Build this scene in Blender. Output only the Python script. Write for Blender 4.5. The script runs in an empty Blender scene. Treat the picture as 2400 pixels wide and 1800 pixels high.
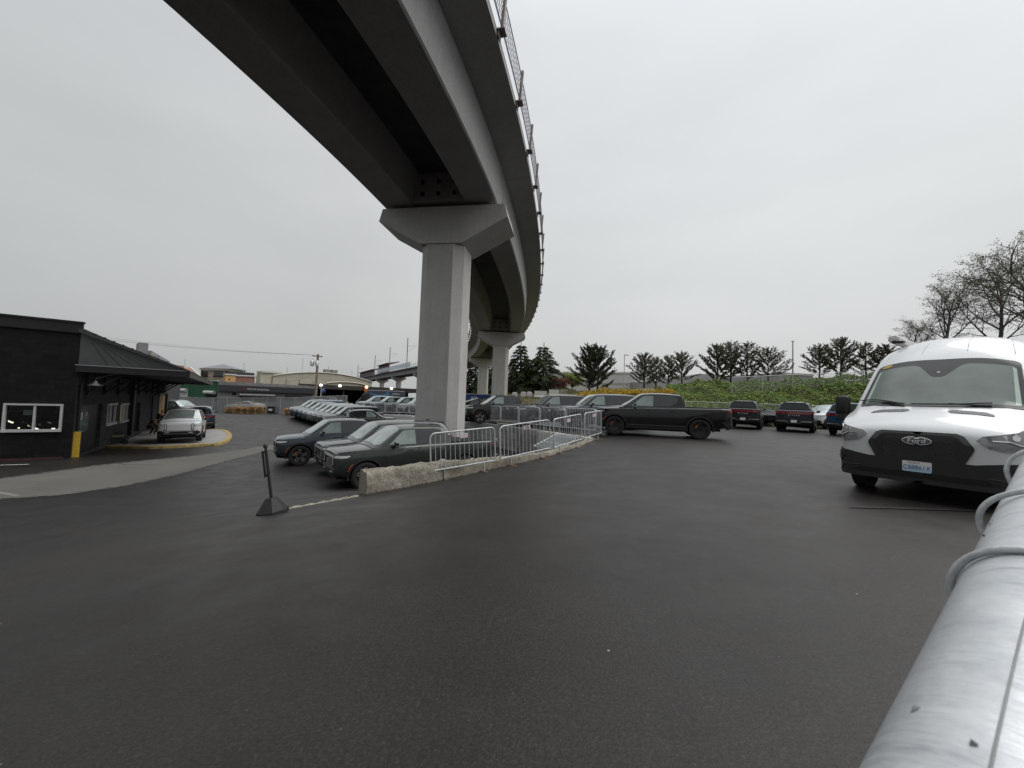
import bpy, bmesh, math, random
import numpy as np
from mathutils import Vector, Matrix, Euler, noise
from mathutils.geometry import delaunay_2d_cdt
R = math.radians
PI = math.pi
rnd = random.Random(7)
C = bpy.context.scene.collection
SC = bpy.context.scene

# ------------------------------------------------------------------ camera
CAMZ = 1.3
FPX = 901.0                     # focal length in pixels of a 2400 px wide picture
cam_rot = Matrix.Rotation(R(92.67), 3, 'X') @ Matrix.Rotation(R(2.0), 3, 'Z')
cd = bpy.data.cameras.new('camera')
cam = bpy.data.objects.new('camera', cd); C.objects.link(cam)
cam.matrix_world = Matrix.Translation((0, 0, CAMZ)) @ cam_rot.to_4x4()
cd.sensor_fit = 'HORIZONTAL'; cd.sensor_width = 36.0; cd.lens = 36.0*FPX/2400
cd.clip_start = 0.01; cd.clip_end = 3000
cd.dof.use_dof = True; cd.dof.focus_distance = 12.0; cd.dof.aperture_fstop = 16
SC.camera = cam

def ray(u, v):
    return cam_rot @ Vector(((u-1200)/FPX, -(v-900)/FPX, -1))
def at(u, v, Y):
    d = ray(u, v); return Vector((0, 0, CAMZ)) + d*(Y/d.y)
def at_z(u, v, z):
    d = ray(u, v); return Vector((0, 0, CAMZ)) + d*((z-CAMZ)/d.z)

# ------------------------------------------------------------------ tagging
def tag(o, label=None, cat=None, group=None, kind=None):
    if label: o['label'] = label
    if cat: o['category'] = cat
    if group: o['group'] = group
    if kind: o['kind'] = kind
    return o
def thing(name, label, cat, loc=(0, 0, 0), rz=0.0, group=None):
    o = bpy.data.objects.new(name, None); C.objects.link(o)
    o.location = loc; o.rotation_euler = (0, 0, rz); o.empty_display_size = .2
    return tag(o, label, cat, group)
def copy_tree(o, parent=None):
    c = o.copy(); C.objects.link(c)
    if parent is not None: c.parent = parent
    for ch in list(o.children): copy_tree(ch, c)
    return c
def walk(o):
    yield o
    for c in o.children: yield from walk(c)

# ------------------------------------------------------------------ mesh builder
class MB:
    def __init__(s): s.v = []; s.f = []; s.m = []; s.pan = False
    def add(s, verts, faces, mat=0):
        b = len(s.v); s.v.extend(tuple(p) for p in verts)
        for f in faces: s.f.append(tuple(i+b for i in f)); s.m.append(mat)
    def box(s, c, size, rz=0.0, mat=0, M=None):
        hx, hy, hz = size[0]/2, size[1]/2, size[2]/2
        pts = [Vector((x*hx, y*hy, z*hz)) for z in (-1, 1) for x, y in ((-1, -1), (1, -1), (1, 1), (-1, 1))]
        mm = M if M is not None else Matrix.Rotation(rz, 3, 'Z')
        pts = [mm @ p + Vector(c) for p in pts]
        s.add(pts, [(3, 2, 1, 0), (4, 5, 6, 7), (0, 1, 5, 4), (1, 2, 6, 5), (2, 3, 7, 6), (3, 0, 4, 7)], mat)
    def bar(s, a, b, w, h=None, mat=0, up=(0, 0, 1)):
        a, b = Vector(a), Vector(b); h = h or w
        d = (b-a).normalized(); u = Vector(up)
        if abs(d.dot(u)) > .98: u = Vector((1, 0, 0))
        r = d.cross(u).normalized(); u = r.cross(d)
        P = []
        for p in (a, b):
            for x, y in ((-1, -1), (1, -1), (1, 1), (-1, 1)): P.append(p + r*x*w/2 + u*y*h/2)
        s.add(P, [(0, 1, 2, 3), (7, 6, 5, 4), (1, 0, 4, 5), (2, 1, 5, 6), (3, 2, 6, 7), (0, 3, 7, 4)], mat)
    def tube(s, pts, r, n=8, mat=0, cap=True, closed=False):
        pts = [Vector(p) for p in pts]; k = len(pts)
        rr = r if isinstance(r, (list, tuple)) else [r]*k
        rings = []; prev = None
        for i in range(k):
            if closed: d = pts[(i+1) % k]-pts[i-1]
            else: d = pts[min(i+1, k-1)]-pts[max(i-1, 0)]
            d.normalize()
            if prev is None:
                u = Vector((0, 0, 1)) if abs(d.z) < .9 else Vector((1, 0, 0))
            else: u = prev
            r1 = d.cross(u)
            if r1.length < 1e-5: r1 = d.cross(Vector((1, .3, .2)))
            r1.normalize(); u = r1.cross(d); prev = u
            rings.append([pts[i]+(r1*math.cos(2*PI*j/n)+u*math.sin(2*PI*j/n))*rr[i] for j in range(n)])
        s.rings(rings, mat, cap and not closed, closed)
    def rings(s, rings, mat=0, cap=True, closed=False):
        n = len(rings[0]); V = [p for r in rings for p in r]; F = []
        k = len(rings)
        for i in range(k if closed else k-1):
            a, b = i*n, ((i+1) % k)*n
            for j in range(n): F.append((a+j, b+j, b+(j+1) % n, a+(j+1) % n))
        if cap: F.append(tuple(range(n-1, -1, -1))[::-1]); F.append(tuple(range((k-1)*n, k*n))[::-1])
        s.add(V, F, mat)
    def lathe(s, prof, n=24, mat=0, M=None, cap=False):      # prof: (r, h) about the local Z
        M = M or Matrix.Identity(4); rings = []
        for r, h in prof: rings.append([M @ Vector((r*math.cos(2*PI*j/n), r*math.sin(2*PI*j/n), h)) for j in range(n)])
        s.rings(rings, mat, cap)
    def prism(s, poly, z0, z1, mat=0, M=None):               # polygon in XY swept along Z
        M = M or Matrix.Identity(4); n = len(poly)
        V = [M @ Vector((x, y, z0)) for x, y in poly]+[M @ Vector((x, y, z1)) for x, y in poly]
        F = [tuple(range(n-1, -1, -1)), tuple(range(n, 2*n))]
        for i in range(n): F.append((i, (i+1) % n, n+(i+1) % n, n+i))
        s.add(V, F, mat)
    def grid(s, fn, nu, nv, mat=0):
        V = [fn(i/nu, j/nv) for j in range(nv+1) for i in range(nu+1)]
        F = [(j*(nu+1)+i, j*(nu+1)+i+1, (j+1)*(nu+1)+i+1, (j+1)*(nu+1)+i) for j in range(nv) for i in range(nu)]
        s.add(V, F, mat)
    def panel(s, poly, fn, off=.006, inner=-.01, step=.08, mat=0, flip=False):
        """a polygon in (u,v) laid on the surface fn(u,v,offset), with a turned-in rim"""
        b = []
        n = len(poly); s.pan = True
        if sum(poly[i][0]*poly[(i+1) % n][1]-poly[(i+1) % n][0]*poly[i][1] for i in range(n)) < 0: poly = list(poly)[::-1]
        for i in range(n):
            p, q = Vector(poly[i]), Vector(poly[(i+1) % n])
            k = max(1, int((q-p).length/step))
            for j in range(k): b.append(p+(q-p)*j/k)
        nb = len(b)
        xs = [p.x for p in b]; ys = [p.y for p in b]
        pts = list(b)
        x = min(xs)+step*.6
        while x < max(xs):
            y = min(ys)+step*.6
            while y < max(ys):
                if _inside(x, y, b) and min((Vector((x, y))-p).length for p in b) > step*.45: pts.append(Vector((x, y)))
                y += step
            x += step
        res = delaunay_2d_cdt(pts, [(i, (i+1) % nb) for i in range(nb)], [], 1, 1e-6)
        vo, fo = res[0], res[2]
        fo = [f for f in fo if len(f) == 3 and _inside(sum(vo[i].x for i in f)/3, sum(vo[i].y for i in f)/3, b)]
        V = [fn(p.x, p.y, off) for p in vo]
        c = sum((p.x for p in vo))/len(vo), sum((p.y for p in vo))/len(vo)
        f = max(fo, key=lambda f: (V[f[1]]-V[f[0]]).cross(V[f[2]]-V[f[0]]).length)
        m_ = sum((vo[i].x for i in f))/3, sum((vo[i].y for i in f))/3
        flip = (V[f[1]]-V[f[0]]).cross(V[f[2]]-V[f[0]]).dot(fn(m_[0], m_[1], .02)-fn(m_[0], m_[1], 0)) < 0
        s.add(V, [tuple(f)[::-1] if flip else tuple(f) for f in fo], mat)
        if inner is not None:
            V = [fn(p.x, p.y, off) for p in b]+[fn(p.x, p.y, inner) for p in b]
            F = [(i, i+nb, (i+1) % nb+nb, (i+1) % nb) for i in range(nb)]
            s.add(V, [f[::-1] for f in F] if flip else F, mat)
    def build(s, name, mats, parent=None, smooth=None, recalc=True):
        me = bpy.data.meshes.new(name)
        me.from_pydata(s.v, [], s.f)
        if not isinstance(mats, (list, tuple)): mats = [mats]
        for m in mats: me.materials.append(m)
        if any(s.m): me.polygons.foreach_set('material_index', s.m)
        if recalc and len(s.f) < 60000 and not s.pan:
            bm = bmesh.new(); bm.from_mesh(me)
            bmesh.ops.remove_doubles(bm, verts=bm.verts, dist=1e-5)
            bmesh.ops.recalc_face_normals(bm, faces=bm.faces)
            bm.to_mesh(me); bm.free()
        if smooth is not None:
            me.polygons.foreach_set('use_smooth', [True]*len(me.polygons))
            if smooth < 180: me.set_sharp_from_angle(angle=R(smooth))
        me.update()
        o = bpy.data.objects.new(name, me); C.objects.link(o)
        if parent is not None: o.parent = parent
        return o
def _inside(x, y, poly):
    c = False; n = len(poly); j = n-1
    for i in range(n):
        xi, yi = poly[i][0], poly[i][1]; xj, yj = poly[j][0], poly[j][1]
        if (yi > y) != (yj > y) and x < (xj-xi)*(y-yi)/(yj-yi+1e-12)+xi: c = not c
        j = i
    return c
def lerp(a, b, t): return a+(b-a)*t
def sstep(a, b, x):
    t = min(1, max(0, (x-a)/(b-a))); return t*t*(3-2*t)
def interp(tab, x):
    if x <= tab[0][0]: return tab[0][1]
    for (x0, y0), (x1, y1) in zip(tab, tab[1:]):
        if x <= x1: return y0+(y1-y0)*(x-x0)/(x1-x0)
    return tab[-1][1]
def frame(xa, za):                                            # matrix with given X and Z axes
    z = Vector(za).normalized(); x = Vector(xa); x = (x-z*x.dot(z)).normalized(); y = z.cross(x)
    return Matrix((x, y, z)).transposed().to_4x4()
def letters(name, body, size, M, mat, parent=None, extrude=.002, spacing=1.0, xscale=1.0):
    c = bpy.data.curves.new(name, 'FONT'); c.body = body; c.size = size; c.extrude = extrude
    c.align_x = 'CENTER'; c.align_y = 'CENTER'; c.space_character = spacing
    c.materials.append(mat)
    t = bpy.data.objects.new(name, c); C.objects.link(t)
    me = bpy.data.meshes.new_from_object(t.evaluated_get(bpy.context.evaluated_depsgraph_get()))
    bpy.data.objects.remove(t); bpy.data.curves.remove(c)
    o = bpy.data.objects.new(name, me); C.objects.link(o)
    if parent is not None: o.parent = parent
    o.matrix_local = M @ Matrix.Diagonal((xscale, 1, 1, 1))
    return o

# ------------------------------------------------------------------ materials
def newmat(name):
    m = bpy.data.materials.new(name); m.use_nodes = True
    nt = m.node_tree; b = nt.nodes['Principled BSDF']
    return m, nt, b
def N(nt, t, **kw):
    n = nt.nodes.new(t)
    for k, v in kw.items():
        if k.startswith('i_'):
            key = k[2:].replace('_', ' ')
            n.inputs[key].default_value = v
        else: setattr(n, k, v)
    return n
def L(nt, a, b): nt.links.new(a, b)
def rgb(h, g=None, b=None):
    return (h, h if g is None else g, h if b is None else b, 1)
def ramp(nt, fac, stops):
    r = N(nt, 'ShaderNodeValToRGB'); L(nt, fac, r.inputs[0])
    el = r.color_ramp.elements
    while len(el) < len(stops): el.new(.5)
    for e, (p, c) in zip(el, stops): e.position = p; e.color = c
    return r
def noise_n(nt, scale, detail=4, rough=.55, coord='Object', stretch=None, seed=0.0):
    tc = N(nt, 'ShaderNodeTexCoord'); mp = N(nt, 'ShaderNodeMapping')
    L(nt, tc.outputs[coord], mp.inputs[0])
    mp.inputs['Location'].default_value = (seed, seed*.7, seed*.3)
    if stretch: mp.inputs['Scale'].default_value = stretch
    n = N(nt, 'ShaderNodeTexNoise'); L(nt, mp.outputs[0], n.inputs[0])
    n.inputs['Scale'].default_value = scale; n.inputs['Detail'].default_value = detail; n.inputs['Roughness'].default_value = rough
    return n
def bump(nt, b, h, strength=.2, dist=.01, prev=None):
    n = N(nt, 'ShaderNodeBump'); n.inputs['Strength'].default_value = strength; n.inputs['Distance'].default_value = dist
    L(nt, h, n.inputs['Height'])
    if prev is not None: L(nt, prev.outputs[0], n.inputs['Normal'])
    L(nt, n.outputs[0], b.inputs['Normal']); return n
def mixc(nt, fac, a, b, mode='MIX'):
    n = N(nt, 'ShaderNodeMix', data_type='RGBA', blend_type=mode)
    for s, v in ((n.inputs[0], fac), (n.inputs[6], a), (n.inputs[7], b)):
        if hasattr(v, 'links') or hasattr(v, 'is_linked'): L(nt, v, s)
        else: s.default_value = v
    return n.outputs[2]
def simple(name, col, rough=.5, metal=0.0, var=.12, scale=6, spec=.5, coat=0.0, bmp=0.0):
    m, nt, b = newmat(name)
    n = noise_n(nt, scale, 5)
    lo = tuple(max(0, c*(1-var)) for c in col[:3])+(1,); hi = tuple(min(1, c*(1+var)) for c in col[:3])+(1,)
    r = ramp(nt, n.outputs[0], [(.3, lo), (.7, hi)])
    L(nt, r.outputs[0], b.inputs['Base Color'])
    b.inputs['Roughness'].default_value = rough; b.inputs['Metallic'].default_value = metal
    b.inputs['Specular IOR Level'].default_value = spec; b.inputs['Coat Weight'].default_value = coat
    if bmp: bump(nt, b, n.outputs[0], bmp, .01)
    return m
def emit(name, col, strength):
    m, nt, b = newmat(name)
    b.inputs['Base Color'].default_value = col
    b.inputs['Emission Color'].default_value = col; b.inputs['Emission Strength'].default_value = strength
    return m
def m_asphalt():
    m, nt, b = newmat('asphalt')
    fine = noise_n(nt, 150, 3, .7); agg = noise_n(nt, 62, 2, .6, seed=3)
    big = noise_n(nt, .28, 5, .6, seed=9); mid = noise_n(nt, 1.7, 5, .6, seed=5)
    streak = noise_n(nt, .55, 5, .62, stretch=(.30, 1.7, 1), seed=2)
    c1 = ramp(nt, agg.outputs[0], [(.30, rgb(.010, .0089, .0078)), (.55, rgb(.019, .0170, .0151)), (.74, rgb(.032, .0288, .0258)), (.80, rgb(.10, .094, .088))])
    c2 = ramp(nt, fine.outputs[0], [(.3, rgb(.55)), (.7, rgb(1.45))])
    c = mixc(nt, 1.0, c1.outputs[0], c2.outputs[0], 'MULTIPLY')
    c3 = ramp(nt, big.outputs[0], [(.3, rgb(.70)), (.7, rgb(1.28, 1.23, 1.18))])
    c = mixc(nt, 1.0, c, c3.outputs[0], 'MULTIPLY')
    c4 = ramp(nt, streak.outputs[0], [(.35, rgb(.84)), (.65, rgb(1.14))])
    c = mixc(nt, 1.0, c, c4.outputs[0], 'MULTIPLY')
    # loose pale grit
    vo = N(nt, 'ShaderNodeTexVoronoi'); vo.inputs['Scale'].default_value = 7.0
    tc = N(nt, 'ShaderNodeTexCoord'); L(nt, tc.outputs['Object'], vo.inputs['Vector'])
    gr = ramp(nt, vo.outputs['Distance'], [(0, rgb(1)), (.045, rgb(1)), (.06, rgb(0))])
    sel = ramp(nt, vo.outputs['Color'], [(.74, rgb(0)), (.76, rgb(1))])
    g = mixc(nt, 1.0, gr.outputs[0], sel.outputs[0], 'MULTIPLY')
    c = mixc(nt, g, c, rgb(.26, .25, .235))
    # faint dried spills and scuffs
    sp = noise_n(nt, .9, 7, .7, seed=14); sr = ramp(nt, sp.outputs[0], [(.60, rgb(0)), (.70, rgb(.32)), (.78, rgb(.5))])
    c = mixc(nt, sr.outputs[0], c, rgb(.020, .019, .018))
    L(nt, c, b.inputs['Base Color'])
    rr = ramp(nt, mid.outputs[0], [(.3, rgb(.40)), (.7, rgb(.58))]); L(nt, rr.outputs[0], b.inputs['Roughness'])
    b.inputs['Specular IOR Level'].default_value = .42
    bp = bump(nt, b, agg.outputs[0], .30, .006); bump(nt, b, fine.outputs[0], .4, .004, bp)
    return m
def m_old_asphalt():
    m, nt, b = newmat('worn_asphalt')
    fine = noise_n(nt, 60, 3, .7); big = noise_n(nt, .6, 5, .65, seed=4)
    c1 = ramp(nt, fine.outputs[0], [(.3, rgb(.098, .092, .082)), (.7, rgb(.175, .166, .150))])
    c2 = ramp(nt, big.outputs[0], [(.3, rgb(.8)), (.7, rgb(1.12, 1.1, 1.06))])
    L(nt, mixc(nt, 1.0, c1.outputs[0], c2.outputs[0], 'MULTIPLY'), b.inputs['Base Color'])
    b.inputs['Roughness'].default_value = .85
    # ragged feathered edge kept in the mesh attribute "edge"
    at_ = N(nt, 'ShaderNodeAttribute', attribute_name='edge')
    n2 = noise_n(nt, 5, 6, .7, seed=8)
    ad = N(nt, 'ShaderNodeMath', operation='ADD'); L(nt, at_.outputs['Fac'], ad.inputs[0]); 
    sb = N(nt, 'ShaderNodeMath', operation='SUBTRACT'); L(nt, n2.outputs[0], sb.inputs[0]); sb.inputs[1].default_value = .5
    L(nt, sb.outputs[0], ad.inputs[1])
    al = ramp(nt, ad.outputs[0], [(.35, rgb(0)), (.6, rgb(1))])
    L(nt, al.outputs[0], b.inputs['Alpha'])
    bump(nt, b, fine.outputs[0], .3, .006)
    return m
def m_concrete(name, base, var=.16, streaks=True, rough=.85, warm=0.0, bmp=.12):
    m, nt, b = newmat(name)
    n1 = noise_n(nt, .9, 6, .62); n2 = noise_n(nt, 14, 5, .6, seed=2); n3 = noise_n(nt, 90, 2, .6, seed=6)
    bc = (base*(1+warm), base, base*(1-warm))
    c1 = ramp(nt, n1.outputs[0], [(.25, rgb(*(x*(1-var) for x in bc))), (.75, rgb(*(x*(1+var) for x in bc)))])
    c2 = ramp(nt, n2.outputs[0], [(.3, rgb(.9)), (.7, rgb(1.07))])
    c = mixc(nt, 1.0, c1.outputs[0], c2.outputs[0], 'MULTIPLY')
    if streaks:
        s = noise_n(nt, 2.2, 4, .6, stretch=(3.2, 3.2, .12), seed=11)
        c3 = ramp(nt, s.outputs[0], [(.32, rgb(.84, .835, .82)), (.6, rgb(1.03))])
        c = mixc(nt, .35, c, c3.outputs[0], 'MULTIPLY')
    L(nt, c, b.inputs['Base Color']); b.inputs['Roughness'].default_value = rough
    b.inputs['Specular IOR Level'].default_value = .3
    p = bump(nt, b, n3.outputs[0], bmp, .004); bump(nt, b, n2.outputs[0], bmp, .01, p)
    return m
def m_weathered():
    m, nt, b = newmat('weathered_concrete')
    n1 = noise_n(nt, 2.6, 7, .68); n2 = noise_n(nt, 22, 6, .65, seed=4); n3 = noise_n(nt, 7, 4, .6, seed=1)
    c1 = ramp(nt, n1.outputs[0], [(.28, rgb(.17, .15, .115)), (.5, rgb(.30, .275, .225)), (.72, rgb(.43, .40, .34))])
    c2 = ramp(nt, n2.outputs[0], [(.3, rgb(.55, .53, .5)), (.58, rgb(1.1))])
    c = mixc(nt, 1.0, c1.outputs[0], c2.outputs[0], 'MULTIPLY')
    L(nt, c, b.inputs['Base Color']); b.inputs['Roughness'].default_value = .95
    p = bump(nt, b, n2.outputs[0], .8, .02); bump(nt, b, n3.outputs[0], .6, .04, p)
    return m
def m_brick(name, col, mortar, scale=1.0, bw=.4, bh=.2, off=.5, msize=.012, bmp=.4, var=.3):
    m, nt, b = newmat(name)
    tc = N(nt, 'ShaderNodeTexCoord'); mp = N(nt, 'ShaderNodeMapping')
    L(nt, tc.outputs['UV'], mp.inputs[0])
    br = N(nt, 'ShaderNodeTexBrick', offset=off); L(nt, mp.outputs[0], br.inputs[0])
    br.inputs['Color1'].default_value = rgb(*(x*(1+var) for x in col)); br.inputs['Color2'].default_value = rgb(*(x*(1-var) for x in col))
    br.inputs['Mortar'].default_value = rgb(*mortar)
    br.inputs['Scale'].default_value = scale; br.inputs['Brick Width'].default_value = bw; br.inputs['Row Height'].default_value = bh
    br.inputs['Mortar Size'].default_value = msize; br.inputs['Mortar Smooth'].default_value = .3
    n = noise_n(nt, 3, 6, .6); c2 = ramp(nt, n.outputs[0], [(.3, rgb(.72)), (.7, rgb(1.2))])
    L(nt, mixc(nt, 1.0, br.outputs[0], c2.outputs[0], 'MULTIPLY'), b.inputs['Base Color'])
    b.inputs['Roughness'].default_value = .8; b.inputs['Specular IOR Level'].default_value = .25
    inv = N(nt, 'ShaderNodeMath', operation='SUBTRACT'); inv.inputs[0].default_value = 1; L(nt, br.outputs['Fac'], inv.inputs[1])
    bump(nt, b, inv.outputs[0], bmp, .01)
    return m
def m_paint():
    m, nt, b = newmat('car_paint')
    oi = N(nt, 'ShaderNodeObjectInfo')
    n = noise_n(nt, 240, 2, .5); r = ramp(nt, n.outputs[0], [(.35, rgb(.9)), (.65, rgb(1.1))])
    L(nt, mixc(nt, 1.0, oi.outputs['Color'], r.outputs[0], 'MULTIPLY'), b.inputs['Base Color']); L(nt, oi.outputs['Alpha'], b.inputs['Metallic'])
    b.inputs['Roughness'].default_value = .42; b.inputs['Specular IOR Level'].default_value = .2
    b.inputs['Coat Weight'].default_value = 1.0; b.inputs['Coat Roughness'].default_value = .06; b.inputs['Coat IOR'].default_value = 1.45
    # drizzle beads
    d = noise_n(nt, 120, 1, .5, seed=5); bump(nt, b, d.outputs[0], .05, .002)
    return m
def m_glass(name, col, rough=.05, ior=1.6, metal=0.0, spec=.8):
    m, nt, b = newmat(name)
    n = noise_n(nt, 3, 3, .5); r = ramp(nt, n.outputs[0], [(.3, tuple(c*.8 for c in col[:3])+(1,)), (.7, tuple(min(1, c*1.2) for c in col[:3])+(1,))])
    L(nt, r.outputs[0], b.inputs['Base Color'])
    b.inputs['Roughness'].default_value = rough; b.inputs['IOR'].default_value = ior; b.inputs['Metallic'].default_value = metal
    b.inputs['Specular IOR Level'].default_value = spec
    return m
def m_galv(name, base=.5, scale=9, rough=.42, metal=.75):
    m, nt, b = newmat(name)
    n1 = noise_n(nt, scale*4, 5, .7); n2 = noise_n(nt, scale, 4, .6, seed=3); n3 = noise_n(nt, scale*14, 3, .6, seed=7)
    c1 = ramp(nt, n1.outputs[0], [(.3, rgb(base*.78, base*.82, base*.85)), (.7, rgb(base*1.12, base*1.16, base*1.18))])
    c2 = ramp(nt, n2.outputs[0], [(.32, rgb(.8)), (.68, rgb(1.12))])
    L(nt, mixc(nt, 1.0, c1.outputs[0], c2.outputs[0], 'MULTIPLY'), b.inputs['Base Color'])
    r = ramp(nt, n1.outputs[0], [(.3, rgb(rough*1.25)), (.7, rgb(rough*.8))]); L(nt, r.outputs[0], b.inputs['Roughness'])
    b.inputs['Metallic'].default_value = metal
    p = bump(nt, b, n1.outputs[0], .12, .002); bump(nt, b, n3.outputs[0], .1, .001, p)
    return m
def m_leaf(name, lo, hi, trans=.25, rough=.6):
    m, nt, b = newmat(name)
    n = noise_n(nt, .7, 4, .6); g = N(nt, 'ShaderNodeNewGeometry')
    mx = N(nt, 'ShaderNodeMath', operation='ADD'); L(nt, n.outputs[0], mx.inputs[0])
    sc = N(nt, 'ShaderNodeMath', operation='MULTIPLY_ADD'); L(nt, g.outputs['Random Per Island'], sc.inputs[0]); sc.inputs[1].default_value = .6; sc.inputs[2].default_value = -.3
    L(nt, sc.outputs[0], mx.inputs[1])
    r = ramp(nt, mx.outputs[0], [(.2, lo), (.8, hi)])
    L(nt, r.outputs[0], b.inputs['Base Color']); b.inputs['Roughness'].default_value = rough
    b.inputs['Specular IOR Level'].default_value = .3
    if trans:
        t = N(nt, 'ShaderNodeBsdfTranslucent'); L(nt, r.outputs[0], t.inputs[0])
        ms = N(nt, 'ShaderNodeMixShader'); ms.inputs[0].default_value = trans
        out = nt.nodes['Material Output']
        L(nt, b.outputs[0], ms.inputs[1]); L(nt, t.outputs[0], ms.inputs[2]); L(nt, ms.outputs[0], out.inputs[0])
    return m
MT = {}
MT['asphalt'] = m_asphalt(); MT['old_asphalt'] = m_old_asphalt()
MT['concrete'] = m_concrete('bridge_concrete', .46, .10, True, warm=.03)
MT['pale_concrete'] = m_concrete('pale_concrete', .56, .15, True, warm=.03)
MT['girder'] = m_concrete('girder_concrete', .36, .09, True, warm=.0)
MT['soffit'] = m_concrete('soffit_concrete', .10, .15, False)
MT['weathered'] = m_weathered()
MT['slab'] = m_concrete('sidewalk_concrete', .30, .15, False, warm=.03)
MT['brick_black'] = m_brick('black_painted_brick', (.012, .012, .0125), (.008, .008, .008), 1.0, .4, .2)
MT['brick_grey'] = m_brick('grey_painted_brick', (.055, .056, .058), (.038, .038, .04), 1.0, .4, .2)
MT['cmu'] = m_brick('grey_blockwork', (.30, .30, .295), (.20, .20, .195), 1.0, .8, .4, msize=.02, var=.22)
MT['paint'] = m_paint()
MT['black_plastic'] = simple('black_plastic', (.018, .018, .019), .55, spec=.4)
MT['gloss_black'] = simple('gloss_black', (.010, .010, .011), .12, spec=.6, coat=.6)
MT['rubber'] = simple('tyre_rubber', (.016, .016, .017), .85, scale=30, var=.3)
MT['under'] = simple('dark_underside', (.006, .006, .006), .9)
MT['chrome'] = simple('satin_metal', (.62, .63, .65), .22, 1.0, var=.05)
MT['rim_dark'] = simple('dark_wheel_metal', (.02, .02, .022), .35, .5)
MT['rim_light'] = simple('bright_wheel_metal', (.62, .63, .64), .3, .8, var=.05)
MT['caliper'] = simple('brake_caliper_orange', (.42, .10, .03), .4)
MT['glass_dark'] = m_glass('privacy_glass', (.022, .024, .027, 1), .04, 1.5)
MT['glass_tint'] = m_glass('side_glass', (.20, .25, .235, 1), .05, 1.5)
MT['glass_wind'] = m_glass('windscreen_glass', (.42, .47, .455, 1), .06, 1.6, .55)
MT['glass_rear'] = m_glass('rear_glass', (.006, .0065, .007, 1), .04, 1.45, 0, .3)
MT['lamp_white'] = simple('lamp_lens', (.72, .74, .76), .12, 0, var=.06, coat=.8)
MT['lamp_red'] = simple('red_lens', (.20, .012, .022), .12, 0, coat=.8)
MT['lamp_amber'] = simple('amber_reflector', (.42, .08, .02), .2, coat=.5)
MT['white_plate'] = simple('white_plate', (.72, .73, .74), .4)
MT['white_paint'] = simple('white_paint', (.56, .57, .57), .5, var=.05)
MT['yellow_paint'] = simple('yellow_paint', (.62, .40, .035), .55, var=.18, scale=9)
MT['curb_yellow'] = simple('worn_yellow_kerb_paint', (.36, .265, .095), .8, var=.45, scale=5)
MT['red_paint'] = simple('red_kerb_paint', (.07, .026, .024), .8, var=.3)
MT['black_metal'] = simple('black_metal', (.012, .012, .013), .5)
MT['galv'] = m_galv('galvanised_steel', .52, 9)
MT['galv_fence'] = m_galv('galvanised_fence', .56, 6, .5, .4)
MT['rust'] = simple('rusty_steel', (.27, .155, .115), .8, .2, var=.35, scale=18)
MT['wood'] = simple('pallet_wood', (.50, .32, .15), .75, var=.3, scale=4)
MT['pole_wood'] = simple('weathered_pole_wood', (.22, .185, .15), .85, var=.25, scale=3)
MT['bark'] = simple('bark', (.055, .045, .038), .9, var=.35, scale=5, bmp=.5)
MT['text_white'] = simple('white_letter_paint', (.8, .8, .8), .4, var=.02)
MT['text_red'] = simple('red_letter_paint', (.45, .05, .05), .5, var=.05)
MT['text_blue'] = simple('blue_letter_paint', (.05, .12, .30), .5, var=.05)
MT['sign_blue'] = simple('sign_blue_paint', (.03, .06, .30), .4)
# ================================================================== sky and light
w = bpy.data.worlds.new('World'); SC.world = w; w.use_nodes = True
nt = w.node_tree; bg = nt.nodes['Background']
sky = N(nt, 'ShaderNodeTexSky', sky_type='NISHITA'); sky.sun_disc = False
SUN_EL, SUN_AZ = R(48), R(82)       # azimuth from +Y towards +X: on the right
sky.sun_elevation = SUN_EL; sky.sun_rotation = SUN_AZ; sky.air_density = 2; sky.dust_density = 6; sky.ozone_density = 1
hs = N(nt, 'ShaderNodeHueSaturation'); hs.inputs['Saturation'].default_value = .10; L(nt, sky.outputs[0], hs.inputs['Color'])
sc_ = mixc(nt, 1.0, hs.outputs[0], rgb(.10), 'MULTIPLY')
tc = N(nt, 'ShaderNodeTexCoord'); sp = N(nt, 'ShaderNodeSeparateXYZ'); L(nt, tc.outputs['Generated'], sp.inputs[0])
# an even stratus deck: brighter overhead than at the horizon, brighter towards the hidden sun
el = ramp(nt, sp.outputs['Z'], [(0.0, rgb(.56, .575, .57)), (.10, rgb(.61, .625, .62)), (.42, rgb(.66, .68, .685)), (.70, rgb(.74, .76, .78)), (.78, rgb(.84, .86, .88)), (.88, rgb(1.9, 1.93, 1.96)), (1.0, rgb(2.7, 2.74, 2.78))])
mp = N(nt, 'ShaderNodeMapping'); L(nt, tc.outputs['Generated'], mp.inputs[0]); mp.inputs['Scale'].default_value = (1, 1, 2.6)
cn = N(nt, 'ShaderNodeTexNoise'); L(nt, mp.outputs[0], cn.inputs[0]); cn.inputs['Scale'].default_value = 1.7; cn.inputs['Detail'].default_value = 5; cn.inputs['Roughness'].default_value = .5
cr = ramp(nt, cn.outputs[0], [(.25, rgb(.90, .905, .91)), (.75, rgb(1.08, 1.075, 1.07))])
c = mixc(nt, 1.0, el.outputs[0], cr.outputs[0], 'MULTIPLY')
dt = N(nt, 'ShaderNodeVectorMath', operation='DOT_PRODUCT'); L(nt, tc.outputs['Generated'], dt.inputs[0]); dt.inputs[1].default_value = (.55, .62, .56)
gl = ramp(nt, dt.outputs['Value'], [(0.0, rgb(.86, .87, .875)), (.55, rgb(.94)), (.95, rgb(1.12, 1.125, 1.135))])
c = mixc(nt, 1.0, c, gl.outputs[0], 'MULTIPLY')
c = mixc(nt, .12, c, sc_)
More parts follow.
